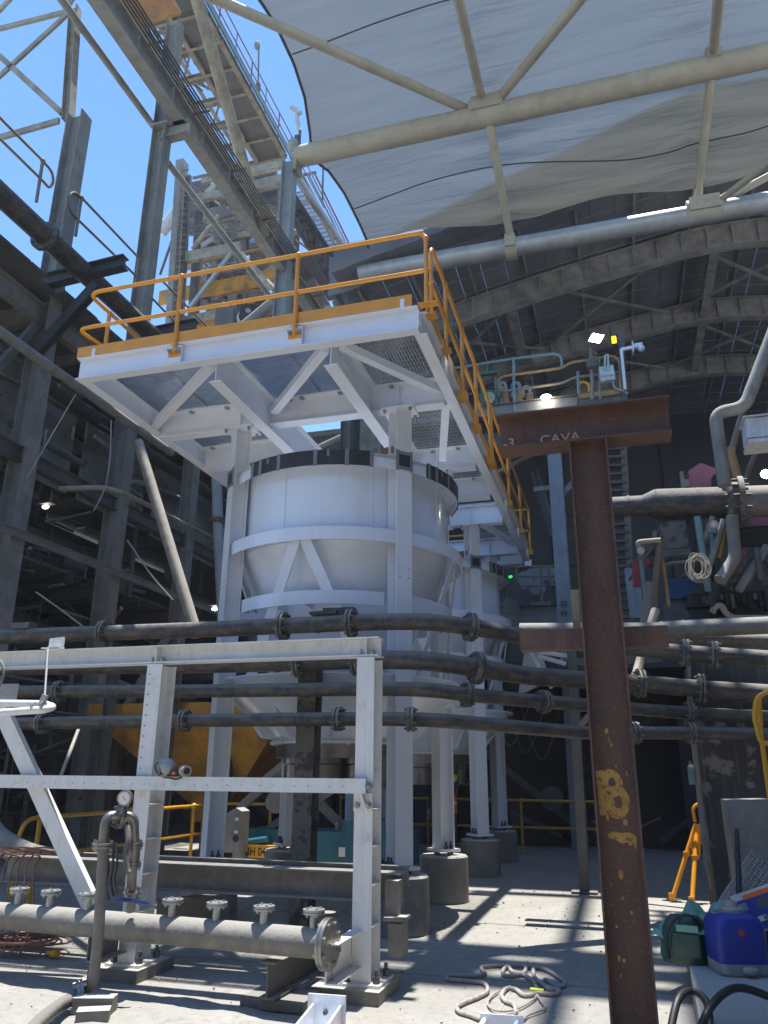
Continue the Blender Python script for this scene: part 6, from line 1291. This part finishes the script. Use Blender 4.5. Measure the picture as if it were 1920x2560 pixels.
for sx, hz2 in ((1, 1.12), (-1, .92)):
    hx_ = pc.x + (.06 if sx > 0 else -.29); hy_ = 14 + (-.34 if sx > 0 else -.09); mb = MB(); mb.ball((hx_, hy_, hz2 - .06), .042, 10, (.7, 1, 1.15))
    for k in range(4): mb.tube([(hx_ + .004, hy_ - .03 + .02 * k, hz2 - .09), (hx_ + .004 * sx, hy_ - .034 + .021 * k, hz2 - .13), (hx_ - .008 * sx, hy_ - .034 + .02 * k, hz2 - .16 + .006 * abs(k - 1.5))], .009, 7)
    mb.tube([(hx_, hy_ - .035, hz2 - .05), (hx_ - .01, hy_ - .062, hz2 - .08), (hx_ - .01, hy_ - .065, hz2 - .105)], .010, 7); part('hand', mb, 'skin', ps)

# ================================================================== GANTRY, LIGHTS AND LADDER ON THE RIGHT
GYY = 19.0
gt = thing('lighting_gantry', P(1300, 1020, Y=GYY), 'dusty high gantry walkway with rusty bent rails behind the rusty T column', 'walkway')
def G(x, y, Y=GYY): return P(x, y, Y=Y)
dz_ = G(1300, 1012).z
part('edge_girder', MB().ibeam((G(1000, 1050).x, GYY, dz_ - .1), (G(1443, 1000).x, GYY, dz_ - .1), .34, .2, .02, .015), 'steel', gt)
part('deck', MB().box(((G(1000, 1050).x + G(1560, 1000).x) / 2, GYY + 1.0, dz_ - .1), (G(1560, 1000).x - G(1000, 1050).x, 1.9, .08)), 'darksteel', gt)
part('lower_girder', MB().ibeam((G(1000, 1050).x, GYY + .4, dz_ - .75), (G(1600, 1000).x, GYY + .4, dz_ - .75), .5, .25, .02, .015), 'darksteel', gt)
part('spill_crust', MB().box((G(1400, 1030).x, GYY + .1, dz_ - .38), (1.6, .5, .12)), 'ochrepipe', gt)
part('kick_plate', MB().box((G(1500, 990).x, GYY, G(1500, 985).z), (1.05, .04, .14)), 'ochrepipe', gt)
part('end_deck', MB().box((G(1500, 990).x, GYY + .6, G(1500, 1000).z), (1.1, 1.2, .1)).box((G(1500, 990).x, GYY + .3, G(1500, 1018).z), (1.1, .9, .22)), 'darksteel', gt)
for pts, m_ in (([(1000, 945), (1120, 924), (1284, 897), (1388, 884), (1404, 892), (1405, 920)], 'palegreen'), ([(1258, 972), (1248, 965), (1246, 950), (1256, 942), (1284, 937), (1405, 920), (1428, 906), (1445, 904), (1530, 890), (1546, 897), (1550, 915), (1552, 975)], 'ochrepipe'),
                ([(1248, 955), (1246, 972), (1256, 979), (1284, 975), (1405, 958), (1440, 943), (1550, 931)], 'railrust'), ([(1447, 965), (1450, 957), (1462, 955), (1473, 962), (1474, 980)], 'yellow')):
    part('rail', MB().tube(fillet([G(x, y) for x, y in pts], .12, 4), .038, 9), m_, gt)
for x, y0_, y1_, m_ in ((1284, 897, 1035, 'palegreen'), (1445, 930, 985, 'palegreen'), (1551, 895, 980, 'ochrepipe'), (1120, 925, 1050, 'railrust')): part('post', MB().cyl(G(x, y0_), G(x + 2, y1_), .04, 9), m_, gt)
part('cable_loop', MB().tube([G(1540, 1008) + V((.16 * math.cos(R_(a)), 0, .13 * math.sin(R_(a)))) for a in range(0, 361, 30)], .018, 6), 'greyplastic', gt)
gv = thing('gate_valve', G(1222, 985), 'green knife gate valve with a round port on the gantry', 'valve')
for x in (1202, 1238): part('yoke_bar', MB().box((G(x, 960).x, GYY + .2, (G(x, 935).z + G(x, 1010).z) / 2), (.07, .1, .85)), 'green', gv)
part('yoke_head', MB().box(G(1220, 934, GYY + .2), (.5, .14, .07)).cyl(G(1220, 934, GYY + .2), G(1218, 905, GYY + .2), .035, 8), 'green', gv); part('body', MB().lathe(G(1224, 995, GYY + .15), [(0, 0)], 3) if 0 else MB().cyl(G(1224, 994, GYY + .1), G(1224, 994, GYY + .3), .21, 20), 'green', gv); part('port', MB().cyl(G(1224, 994, GYY + .06), G(1224, 994, GYY + .1), .15, 20), 'galv', gv)
for k, x in enumerate((1255, 1290, 1316)):
    t = thing('hose_stub', G(x, 990, GYY + .5), ['first blue hooped hose stub beside the green valve', 'second and tallest blue hooped hose stub on the gantry', 'third blue hooped hose stub, nearest the gantry lamp'][k], 'hose', 'blue hoses on the gantry')
    h = (958, 958, 968)[k]; part('hoop', MB().tube(fillet([G(x - 8, 995, GYY + .5), G(x - 8, h, GYY + .5), G(x + 8, h, GYY + .5), G(x + 10, 990, GYY + .5)], .12, 6), .055, 12), 'steel_blue', t); part('collar', MB().lathe(G(x + 8, 1000, GYY + .5), [(.07, -.12), (.11, -.12), (.11, .12), (.13, .12), (.13, .16), (.06, .16)], 14), 'ochrepipe', t)
def lamp(name, c, size, rot, m_, label, body='darksteel'):
    t = thing(name, c, label, 'lamp'); part('housing', MB().box(c, (size[0] * 1.1, .10, size[1] * 1.1), rot=rot), body, t); part('lens', MB().box(c + rot @ V((0, -.058, 0)), (size[0], .012, size[1]), rot=rot), m_, t); return t
lamp('floodlight', G(1490, 850, GYY - .3), (.28, .36), Matrix.Rotation(.4, 3, 'Y') @ Matrix.Rotation(-.5, 3, 'X'), 'lamp', 'bright lit white floodlight on the gantry mast')
lamp('beacon', G(1535, 852, GYY - .2), (.11, .2), Matrix.Rotation(0, 3, 'Y'), 'amber', 'lit amber beacon beside the floodlight')
mb = MB(); c = G(1365, 992, GYY - .2); mb.ball(c, .13, 14, (1, .6, .45)); t = thing('bulkhead_lamp', c, 'round lit lamp under the gantry rail', 'lamp'); part('lens', mb, 'lamp', t); part('bracket', MB().box(c + V((0, .15, .05)), (.12, .2, .08)), 'darksteel', t)
for (x, y, Y), l in (((114 * 1.0, 1267, 13.5), 'lit oval lamp in the dark plant at the left'), ((538, 1522, 16), 'lit oval lamp just left of the nearest tank leg')):
    c = P(x, y, Y=Y); t = thing('bulkhead_lamp', c, l, 'lamp'); part('lens', MB().ball(c, .07, 12, (1.2, .6, .6)), 'lampsoft', t); part('hood', MB().box(c + V((0, .05, .09)), (.34, .2, .03)), 'darksteel', t)
c = P(1914, 1185, Y=22); t = thing('bulkhead_lamp', c, 'lit round lamp at the right edge of the shed', 'lamp'); part('lens', MB().ball(c, .12, 12), 'lamp', t); part('bracket', MB().box(c + V((.1, .1, 0)), (.2, .08, .08)), 'darksteel', t)
c = P(1277, 1442, Y=20.5); t = thing('signal_lamp', c, 'small glowing green signal lamp beside the further tank', 'lamp'); part('lens', MB().ball(c, .045, 10, (1.4, 1, .9)), 'greenlamp', t); part('base', MB().box(c + V((-.05, .08, -.08)), (.12, .1, .12)), 'darksteel', t)
ms = thing('gantry_mast', G(1480, 940), 'slim grey double mast with junction box carrying the floodlight', 'mast')
part('pole', MB().cyl(G(1478, 872), G(1482, 1000), .05, 8), 'steel', ms); part('pole', MB().cyl(G(1497, 896), G(1501, 1000), .035, 8), 'steel', ms); part('junction_box', MB().box(G(1480, 910, GYY - .1), (.28, .16, .22)), 'darksteel', ms); part('arm', MB().bar(G(1478, 875), G(1492, 886), .06, .06), 'steel', ms)
ms = thing('gantry_mast', G(1553, 940), 'thick dark mast at the gantry end behind the white camera pole', 'mast'); part('pole', MB().bar(G(1552, 834), G(1566, 1050), .16, .14), 'darksteel', ms); part('cap_bracket', MB().box(G(1543, 838), (.2, .1, .06)), 'darksteel', ms)
ms = thing('security_camera', G(1560, 900, GYY - .2), 'white dome camera on a white bracket pole at the gantry end', 'camera')
part('pole', MB().bar(G(1553, 874, GYY - .2), G(1563, 975, GYY - .2), .09, .07), 'white', ms); part('arm', MB().bar(G(1553, 874, GYY - .2), G(1588, 868, GYY - .2), .07, .08), 'white', ms); part('shield', MB().box(G(1582, 870, GYY - .2), (.03, .2, .3)), 'white', ms)
part('housing', MB().bar(G(1583, 867, GYY - .2), G(1606, 863, GYY - .2), .12, .12).ball(G(1603, 871, GYY - .2), .09, 12), 'white', ms)
eb_ = thing('electrical_box', G(1518, 938, GYY - .1), 'white electrical enclosure with looping conduit on the gantry rail', 'enclosure')
part('case', MB().box(G(1518, 936, GYY - .1), (.36, .16, .42), rot=Matrix.Rotation(-.06, 3, 'Y')), 'whitebox', eb_); part('strap', MB().box(G(1518, 938, GYY - .19), (.4, .02, .05)), 'galv', eb_); part('tube', MB().tube(fillet([G(1512, 925, GYY - .2), G(1513, 888, GYY - .2), G(1520, 886, GYY - .2), G(1521, 925, GYY - .2)], .05, 4), .025, 8), 'whitebox', eb_)
part('flex', MB().tube(spline([G(1532, 952, GYY - .1), G(1538, 970, GYY - .1), G(1560, 978, GYY - .1), G(1570, 985, GYY - .1)], 5), .03, 8), 'greyplastic', eb_)
# blue grey column and tubes
a = P(1384, 1100, Y=18.6); b = P(1432, 1840, Y=18.6)
lc = thing('gantry_column', (a.x, 18.6, 0), 'pale blue grey column with bolt holes behind and left of the rusty column', 'column')
part('shaft', MB().ibeam((a.x, 18.6, 0), (a.x, 18.6, dz_ - .6), .33, .33, .02, .014, (0, 1, 0)), 'steel_blue', lc)
for x in (1405, 1414):
    for y in (1505, 1512, 1530, 1536): part('bolt', MB().cyl(P(x, y, Y=18.42), P(x, y, Y=18.38), .03, 6), 'bolt', lc)
part('arm', MB().bar(P(1335, 1225, Y=18.6), P(1374, 1221, Y=18.6), .12, .12), 'steel', lc); part('diagonal', MB().bar(P(1402, 1240, Y=18.6), P(1445, 1195, Y=18.6), .12, .14), 'steel', lc)
solo('diagonal_tube', MB().cyl(P(1180, 1215, Y=20.5), P(1345, 1125, Y=20.5), .10, 12), 'galv', P(1180, 1215, Y=20.5), 'pale round tube sloping up behind the far platform corner', 'tube')
solo('diagonal_tube', MB().cyl(P(1337, 1180, Y=21), P(1385, 1340, Y=21), .12, 12).cyl(P(1336, 1180, Y=21), P(1346, 1130, Y=21), .012, 6), 'darksteel', P(1337, 1180, Y=21), 'dark tube hanging left of the blue grey column', 'tube')
ld = thing('access_ladder', P(1530, 1300, Y=17.5), 'tall grey stepped ladder rising beside the rusty column', 'ladder')
for a, b in (((1558, 1100), (1582, 1560)), ((1506, 1110), (1540, 1560))): part('stringer', MB().bar(P(*a, Y=17.5), P(*b, Y=17.5), .08, .14), 'railrust' if a[0] > 1550 else 'steel', ld)
for k in range(21):
    y = 1122 + 21.0 * k; part('tread', MB().bar(P(1508 + .075 * (y - 1110), y + 2, Y=17.5), P(1560 + .052 * (y - 1100), y, Y=17.5), .16, .06), 'darksteel', ld)
part('hoop_cage', MB().bar(P(1570, 1420, Y=17.3), P(1585, 1545, Y=17.3), .05, .16).bar(P(1590, 1415, Y=17.3), P(1602, 1545, Y=17.3), .05, .12), 'steel_blue', ld)
lp = thing('lower_walkway', P(1320, 1500, Y=21), 'dim stained walkway with handrails between the further tank and blue grey column', 'walkway')
part('deck_girder', MB().ibeam(P(1240, 1545, Y=21), P(1396, 1541, Y=21), .62, .3, .02, .015), 'steel', lp); part('toe_beam', MB().bar(P(1230, 1512, Y=21), P(1400, 1508, Y=21), .2, .08), 'railrust', lp)
for y in (1418, 1442, 1465): part('rail', MB().cyl(P(1255, y, Y=21), P(1400, y - 2, Y=21), .03, 8), 'railrust', lp)
for x in (1268, 1290, 1352, 1372): part('post', MB().cyl(P(x, 1416, Y=21), P(x + 3, 1510, Y=21), .035, 8), 'railrust', lp)
for a, b in (((1268, 1420), (1320, 1510)), ((1262, 1440), (1305, 1512)), ((1365, 1450), (1385, 1510))): part('stair_stringer', MB().bar(P(*a, Y=20.5), P(*b, Y=20.5), .05, .12), 'blacksteel', lp)
for x, y, s_ in ((1310, 1450, .25), (1335, 1445, .3), (1362, 1440, .28), (1340, 1470, .2)): part('pump', MB().cyl(P(x, y, Y=22), P(x + 8, y, Y=22.3), s_, 14), 'steel_blue', lp)
for x in (1280, 1320): part('canister', MB().cyl(P(x, 1400, Y=21), P(x, 1416, Y=21), .10, 12), 'white_worn', lp)
part('side_plate', MB().quad(P(1262, 1492, Y=20.2), P(1292, 1500, Y=20.2), P(1300, 1535, Y=20.2), P(1255, 1535, Y=20.2), .05), 'darksteel', lp)

# ================================================================== RIGHT EQUIPMENT CLUSTER
KY = 12.5
def K(x, y, Y=KY): return P(x, y, Y=Y)
bp_ = thing('reducer_pipe', K(1650, 1260), 'large dusty grey pipe stepping up in size to a heavy flange at the right', 'pipe')
part('small_bore', MB().cyl(K(1450, 1272), K(1607, 1263), .158, 28), 'pipe', bp_)
a, b, c = K(1607, 1263), K(1640, 1261), K(1812, 1256)
part('reducer', MB().tube([a, a.lerp(b, .1), a.lerp(b, .9), b], .2, 32, True, [.158, .168, .238, .245]), 'pipe', bp_); part('large_bore', MB().cyl(b, c, .245, 32), 'pipe', bp_)
for x in (1570, 1680, 1742): part('weld_band', MB().cyl(K(x - 2, 1262 - (x - 1640) * .03), K(x + 2, 1262 - (x - 1640) * .03), (.168 if x < 1600 else .255), 28), 'pipe', bp_)
d = (c - b).normalized(); mb = MB(); mb.cyl(c, c + d * .07, .40, 32); mb.cyl(c + d * .17, c + d * .25, .40, 32); mb.cyl(c + d * .07, c + d * .17, .33, 24)
for k in range(12): a_ = R_(30 * k); o = V((0, math.cos(a_), math.sin(a_))) * .35; mb.tube([c + o - d * .04, c + o + d * .33], .02, 6)
part('flange', mb, 'flange', bp_); part('outlet', MB().cyl(c + d * .25, c + d * 1.6, .245, 28), 'mani', bp_)
vpipe('grey_pipe', [K(1945, 800, 12.0), K(1862, 1018, 12.0), K(1788, 1033, 12.0), K(1812, 1215, 12.0)], .098, 'steel', 'grey pipe dropping from upper right, stepping left, then down to the big flange', n=20, fil=.16)
vpipe('grey_pipe', [K(1830, 1290, 12.1), K(1838, 1395, 12.1), K(1818, 1425, 12.1), K(1800, 1450, 12.0)], .088, 'steel', 'grey elbowed pipe below the big flange', fil=.2)
pd = thing('ochre_post', K(1835, 1160), 'ochre painted post with slanting tubes meeting at a collar', 'post')
part('post', MB().cyl(K(1826, 1128, 12.8), K(1845, 1200, 12.8), .07, 12).cyl(K(1818, 1128, 12.8), K(1836, 1128, 12.8), .075, 12), 'ochrepipe', pd); part('tube', MB().cyl(K(1870, 985, 12.9), K(1830, 1125, 12.8), .055, 12), 'railrust', pd); part('tube', MB().cyl(K(1900, 1100, 13.1), K(1860, 1210, 13.1), .045, 12), 'railrust', pd); part('tube', MB().cyl(K(1822, 1130, 12.9), K(1800, 1215, 12.9), .035, 10), 'railrust', pd)
solo('inclined_tube', MB().cyl(K(1935, 930, 14), K(1925, 1060, 14), .06, 10), 'railrust', K(1930, 1000, 14), 'rusty tube at the far right above the white box', 'tube')
wb_ = thing('white_box', K(1900, 1085, 11.5), 'battered white box with a lip cut off by the right edge', 'enclosure'); part('case', MB().box(K(1908, 1080, 11.5), (.50, .4, .30), rot=Matrix.Rotation(.03, 3, 'Y')), 'whitebox', wb_); part('lip', MB().box(K(1908, 1114, 11.5), (.46, .46, .06)), 'whitebox', wb_); part('top_flange', MB().box(K(1905, 1052, 11.5), (.56, .46, .02)), 'whitebox', wb_)
def guard(pts, Y, m_, label, d=.35):
    t = thing('drive_guard', K(pts[0][0], pts[0][1], Y), label, 'guard', 'house shaped drive guards'); mb = MB()
    nf = [K(x, y, Y) for x, y in pts]; part('front_plate', MB().poly(nf, .02, (0, 1, 0)), m_, t)
    n = len(pts); mb = MB()
    for i in range(0, 3): a, b = nf[i], nf[(i + 1)]; mb.quad(a, b, b + V((0, d, 0)), a + V((0, d, 0)), .015)
    part('roof_plate', mb, m_, t)
guard([(1721, 1180), (1752, 1159), (1796, 1176), (1794, 1184), (1784, 1186), (1778, 1196), (1778, 1225), (1726, 1225)], 12.9, 'pink', 'faded pink peaked guard standing on top of the big grey pipe')
guard([(1579, 1408), (1604, 1387), (1631, 1407), (1630, 1410), (1615, 1412), (1611, 1422), (1611, 1468), (1583, 1468)], 13.2, 'red', 'dull red peaked guard low down beside the ladder')
guard([(1862, 1320), (1885, 1284), (1935, 1280), (1940, 1290), (1940, 1300), (1930, 1305), (1925, 1318), (1880, 1325)], 13.4, 'pink', 'bright pink guard corner behind the big flange at the right')
solo('pink_panel', MB().quad(K(1846, 1440, 13.2), K(1848, 1368, 13.2), K(1872, 1370, 13.2), K(1850, 1420, 13.2), .03), 'pink', K(1850, 1400, 13.2), 'pink sliver of guard among the slanted tubes', 'guard')
solo('sign_back', MB().quad(K(1655, 1374, 12.3), K(1650, 1308, 12.3), K(1714, 1301, 12.3), K(1722, 1367, 12.3), .02), 'darksteel' if 0 else 'oldpaint', K(1685, 1340, 12.3), 'plain square brown plate under the big grey pipe', 'plate')
pf = thing('slotted_stand', K(1725, 1350), 'slotted grey post frame under the big pipe', 'frame'); part('slotted_post', MB().chan(K(1716, 1290, 12.6), K(1734, 1390, 12.6), .12, .05, .01, (1, 0, 0)), 'darksteel', pf); part('cross_bar', MB().bar(K(1650, 1385, 12.5), K(1726, 1378, 12.5), .06, .10), 'palegreen', pf); part('post', MB().bar(K(1733, 1290, 13), K(1750, 1480, 13), .08, .10), 'darksteel', pf)
for k, (pts, r, m_, l) in enumerate((
    ([(1743, 1292), (1771, 1478)], .052, 'palegreen', 'pale blue green pipe slanting down left of the cable coil frame'),
    ([(1777, 1325), (1787, 1395)], .045, 'palegreen', 'short pale green pipe with a valve wheel on top'),
    ([(1787, 1395), (1797, 1455), (1775, 1515)], .068, 'pipe2', 'black rubber sleeve below the short green pipe'),
    ([(1600, 1368), (1612, 1490)], .034, 'palegreen', 'pale green riser in front of the dull red guard'),
    ([(1597, 1370), (1594, 1356), (1606, 1354), (1652, 1350)], .038, 'beige', 'pale elbow pipe running right to the brown plate'),
    ([(1650, 1355), (1640, 1440), (1634, 1530)], .052, 'railrust', 'dusty bent vertical pipe under the brown plate'),
    ([(1655, 1395), (1662, 1440), (1672, 1515)], .03, 'ochrepipe', 'thin ochre pipe just right of the dusty vertical one'),
    ([(1662, 1430), (1660, 1415), (1675, 1408), (1720, 1404)], .025, 'railrust', 'thin curved pipe arching over the blue bin'),
    ([(1810, 1300), (1780, 1395), (1765, 1440)], .05, 'steel', 'slanted grey tube behind the cable coil'),
    ([(1782, 1292), (1760, 1350)], .04, 'beige', 'short pale tube under the big pipe'),
    ([(1918, 1365), (1846, 1478)], .062, 'steel', 'fat slanted tube nearest the right edge'),
    ([(1868, 1395), (1822, 1475)], .05, 'oldpaint', 'slanted brown tube left of the fat slanted tube'),
    ([(1890, 1372), (1905, 1450)], .05, 'darksteel', 'dark tube crossing the slanted ones at the right'),
    ([(1815, 1310), (1798, 1395)], .022, 'yellow', 'thin yellow rod among the right hand pipes'),
    ([(1780, 1532), (1788, 1515), (1805, 1513), (1812, 1530), (1830, 1545), (1935, 1545)], .045, 'beige', 'pale elbow fitting above the pale topped pipe'))):
    vpipe('equipment_pipe', [K(x, y, 12.2 + .07 * (k % 4)) for x, y in pts], r, m_, l, fil=.09, n=14)
vl = thing('valve_union', K(1785, 1312, 12.1), 'round union valve on the short pale green pipe', 'valve'); part('wheel', MB().cyl(K(1785, 1311, 12.05), K(1785, 1311, 12.15), .06, 16), 'galv', vl); part('bolt_ring', MB().cyl(K(1785, 1311, 12.0), K(1785, 1311, 12.05), .03, 10), 'whitebox', vl); part('collar', MB().cyl(K(1783, 1322, 12.15), K(1783, 1332, 12.15), .065, 12), 'palegreen', vl)
vl = thing('valve_union', K(1602, 1376, 12.1), 'octagonal union under the pale elbow', 'valve'); part('wheel', MB().cyl(K(1602, 1377, 12.05), K(1602, 1377, 12.15), .06, 8), 'galv', vl); part('collar', MB().cyl(K(1601, 1388, 12.2), K(1602, 1396, 12.2), .05, 12), 'palegreen', vl)
mb = MB(); cc = K(1745, 1420, 12.0)
for k in range(13):
    r1, r2 = rnd.uniform(.09, .15), rnd.uniform(.14, .22); o = V((rnd.uniform(-.04, .04), rnd.uniform(-.05, .05), rnd.uniform(-.03, .03))); tl = rnd.uniform(-.3, .5)
    mb.tube([cc + o + V((r1 * math.cos(a), .05 * math.sin(a), r2 * math.sin(a) + tl * r1 * math.cos(a))) for a in [2 * math.pi * i / 20 for i in range(21)]], .0065, 6)
solo('cable_coil', mb, 'beige', cc, 'coil of pale cable hanging between the pale blue green pipes', 'cable')
bn = thing('blue_bin', K(1704, 1478, 13.4), 'faded blue lidded bin behind the thin pipes', 'bin'); part('body', MB().box(K(1704, 1482, 13.4), (.52, .4, .26)), 'bluebin', bn); part('lid', MB().box(K(1704, 1459, 13.4), (.56, .44, .06)), 'bluebin', bn)
solo('bent_plate', MB().poly([K(1598, 1565, 11.9), K(1613, 1452, 11.9), K(1632, 1455, 11.9), K(1628, 1500, 11.9), K(1626, 1565, 11.9)], .10, (0, 1, 0)), 'steel', K(1610, 1500, 11.9), 'upright dusty grey plate with a pointed top beside the rusty column', 'plate')
solo('curved_bracket', MB().tube(spline([K(1640, 1525, 10.5), K(1610, 1620, 10.3), K(1590, 1690, 10.0), K(1560, 1735, 9.8)], 6), .06, 8), 'beige', K(1610, 1620, 10.3), 'curved beige strap sweeping down behind the rusty cross bar', 'strap')
mk = thing('machine_block', K(1830, 1510, 13.5), 'dark oily machine block under the slanted tubes', 'machine')
part('body', MB().box(K(1850, 1530, 13.5), (1.6, .8, .50)), 'darksteel', mk); part('tank_box', MB().box(K(1735, 1530, 13.6), (.9, .6, .32)), 'steel', mk); part('top_bar', MB().box(K(1818, 1476, 12.6), (1.0, .12, .09)), 'blacksteel', mk); part('ledge', MB().box(K(1760, 1515, 12.8), (.5, .2, .06)), 'blacksteel', mk)
for k in range(12): part('fin', MB().box(K(1760 + 14 * k, 1492 + (k % 3) * 6, 12.9), (.05, .2, rnd.uniform(.08, .3))), rnd.choice(['darksteel', 'steel', 'blacksteel']), mk)
solo('cross_girder', MB().ibeam(K(1838, 1344, 13), K(1990, 1336, 13), .30, .16, .02, .014), 'blacksteel', K(1850, 1340, 13), 'dark navy girder under the pink guard at the right', 'beam')
solo('handwheel_stub', MB().box(K(1706, 1200, 12.7), (.06, .06, .28)).cyl(K(1718, 1200, 12.7), K(1718, 1218, 12.7), .05, 10), 'steel', K(1706, 1200, 12.7), 'small upright stubs left of the pink peaked guard', 'fitting')
# scaffolding-like silver clutter seen below the cross bar
sc_ = thing('vibrating_screen', K(1350, 1670, 14), 'sunlit silvery machine frame glimpsed below the left arm of the rusty cross bar', 'machine')
part('plate', MB().quad(K(1295, 1740, 14), K(1312, 1620, 14), K(1350, 1620, 14), K(1375, 1700, 14), .1), 'galv', sc_)
for a, b in (((1350, 1630), (1420, 1640)), ((1345, 1640), (1415, 1660)), ((1330, 1700), (1440, 1690)), ((1320, 1620), (1380, 1720)), ((1380, 1690), (1440, 1700))): part('strut', MB().cyl(K(*a, 14), K(*b, 14), .04, 8), 'whitebox', sc_)
for k in range(70):
    x = rnd.uniform(1600, 1930); y = rnd.uniform(1325, 1545); Y_ = rnd.uniform(13.1, 14.6); q = rnd.random()
    if x < 1730 and 1400 < y < 1500: continue
    a = K(x, y, Y_); e_ = K(x + rnd.uniform(-60, 60), y + rnd.uniform(10, 90), Y_ + rnd.uniform(-.2, .2))
    part('rod' if q < .6 else 'fitting', MB().cyl(a, e_, rnd.choice([.015, .025, .04]), 8) if q < .6 else MB().box(a, (rnd.uniform(.05, .3), .15, rnd.uniform(.05, .3)), rnd.uniform(-.5, .5)), rnd.choice(['darksteel', 'oldpaint', 'railrust', 'blacksteel', 'steel', 'darksteel']), mk)
# back row support for the right cluster
part('support_deck', MB().box(K(1790, 1560, 13.2) + V((0, 0, -.1)), (3.0, 1.6, .12)), 'darksteel', mk)
for x in (1.3, 3.2): part('support_leg', MB().ibeam((x, 13.2, 0), (x, 13.2, 3.4), .25, .25, .015, .01, (1, 0, 0)), 'darksteel', mk)
# unseen decks and bars added overhead to cast shade bands on the yard
ob = thing('overhead_shade_decks', (-1, 9.6, 24), 'unseen overhead decks and bars added to cast shadow bands on the slab', 'shade caster')
for y0, y1 in ((9.2, 9.62), (9.78, 10.22), (10.32, 10.75)): part('shade_plate', MB().box((.5, (y0 + y1) / 2, 24), (9.0, y1 - y0, .1)), 'beige', ob)
for k in range(7): part('web', MB().box((-3.4 + 1.15 * k, 9.9, 24.1), (.5, 1.5, .08)), 'beige', ob)
part('longitudinal', MB().bar((-.22, 7.0, 24.3), (-.30, 14.2, 24.3), .22, .1), 'beige', ob)
part('left_shade_deck', MB().box((-7.2, 11.2, 24.2), (4.2, 4.3, .1)), 'beige', ob)
part('right_shade_deck', MB().box((3.1, 8.1, 24.2), (5.0, 4.4, .1)), 'beige', ob)
part('cross_shade_bar', MB().bar((-1.8, 14.15, 24.3), (.2, 14.2, 24.3), .3, .1), 'beige', ob)
for k in range(5): part('shade_grid_bar', MB().bar((.32 + .3 * k, 10.0, 17.2), (.26 + .26 * k, 12.6, 17.2), .13, .06), 'beige', ob)
for k in range(8): part('shade_grid_bar', MB().bar((.2, 10.1 + .35 * k, 17.3), (1.6, 10.1 + .35 * k, 17.3), .12, .06), 'beige', ob)

an = thing('rear_annex', (-11.8, 31, 0), 'dark annex wall seen under the platform between tank and beams', 'building')
part('wall', MB().box((-11.9, 31.2, 8.1), (5.8, .3, 16.2)), 'darkwall', an); part('roof_edge', MB().bar((-14.8, 31, 16.3), (-9, 31, 16.3), .3, .25), 'darksteel', an)
for z in (9, 12.2, 14.6): part('wall_beam', MB().bar((-14.8, 30.9, z), (-9, 30.9, z), .2, .35), 'darksteel', an)
part('sloping_tube', MB().cyl(P(730, 1150, Y=29), P(880, 1080, Y=29), .13, 12), 'steel', an)

oy = thing('right_light_blocker', (8, 5, 0), 'unseen dark wall added along the right side to cut ambient light', 'building')  # out-of-view wall added to cut ambient light from the right
part('wall', MB().box((7.6, 5.0, 7), (.3, 30, 14)), 'darksteel', oy)
for k in range(7): part('column', MB().ibeam((7.3, -8 + 4.6 * k, 0), (7.3, -8 + 4.6 * k, 14), .3, .3, .02, .014, (1, 0, 0)), 'steel', oy)
for z in (4, 8, 12): part('long_beam', MB().bar((7.25, -10, z), (7.25, 20, z), .2, .4), 'steel', oy)
wy = thing('rear_light_blocker', (-8, -10, 0), 'unseen dark wall added behind the viewpoint to cut ambient light', 'building')  # out-of-view wall added to cut skylight and ground bounce from behind
part('wall', MB().box((-8, -10, 5), (31, .3, 10)), 'darksteel', wy)
for k in range(8): part('column', MB().ibeam((-22 + 4 * k, -9.7, 0), (-22 + 4 * k, -9.7, 10), .3, .3, .02, .014, (1, 0, 0)), 'steel', wy)

# thin haze box added over the yard to stand in for lens veil
bpy.context.view_layer.update()
top_ = max((o.matrix_world @ V(c)).z for o in C.objects if o.type == 'MESH' for c in o.bound_box) + 1.0
mb = MB(); mb.box((0, 0, (top_ - 1.2) / 2), (326, 326, top_ + 1.2)); hz = struct('haze', mb, 'white', 'stuff')
m = bpy.data.materials.new('lens_veil_haze'); m.use_nodes = True; t = m.node_tree; t.nodes.clear()
o = nd(t, 'ShaderNodeOutputMaterial'); v = nd(t, 'ShaderNodeVolumePrincipled'); v.inputs['Density'].default_value = 0.0011; v.inputs['Color'].default_value = (.93, .95, 1, 1)
t.links.new(v.outputs[0], o.inputs['Volume']); hz.data.materials.clear(); hz.data.materials.append(m)
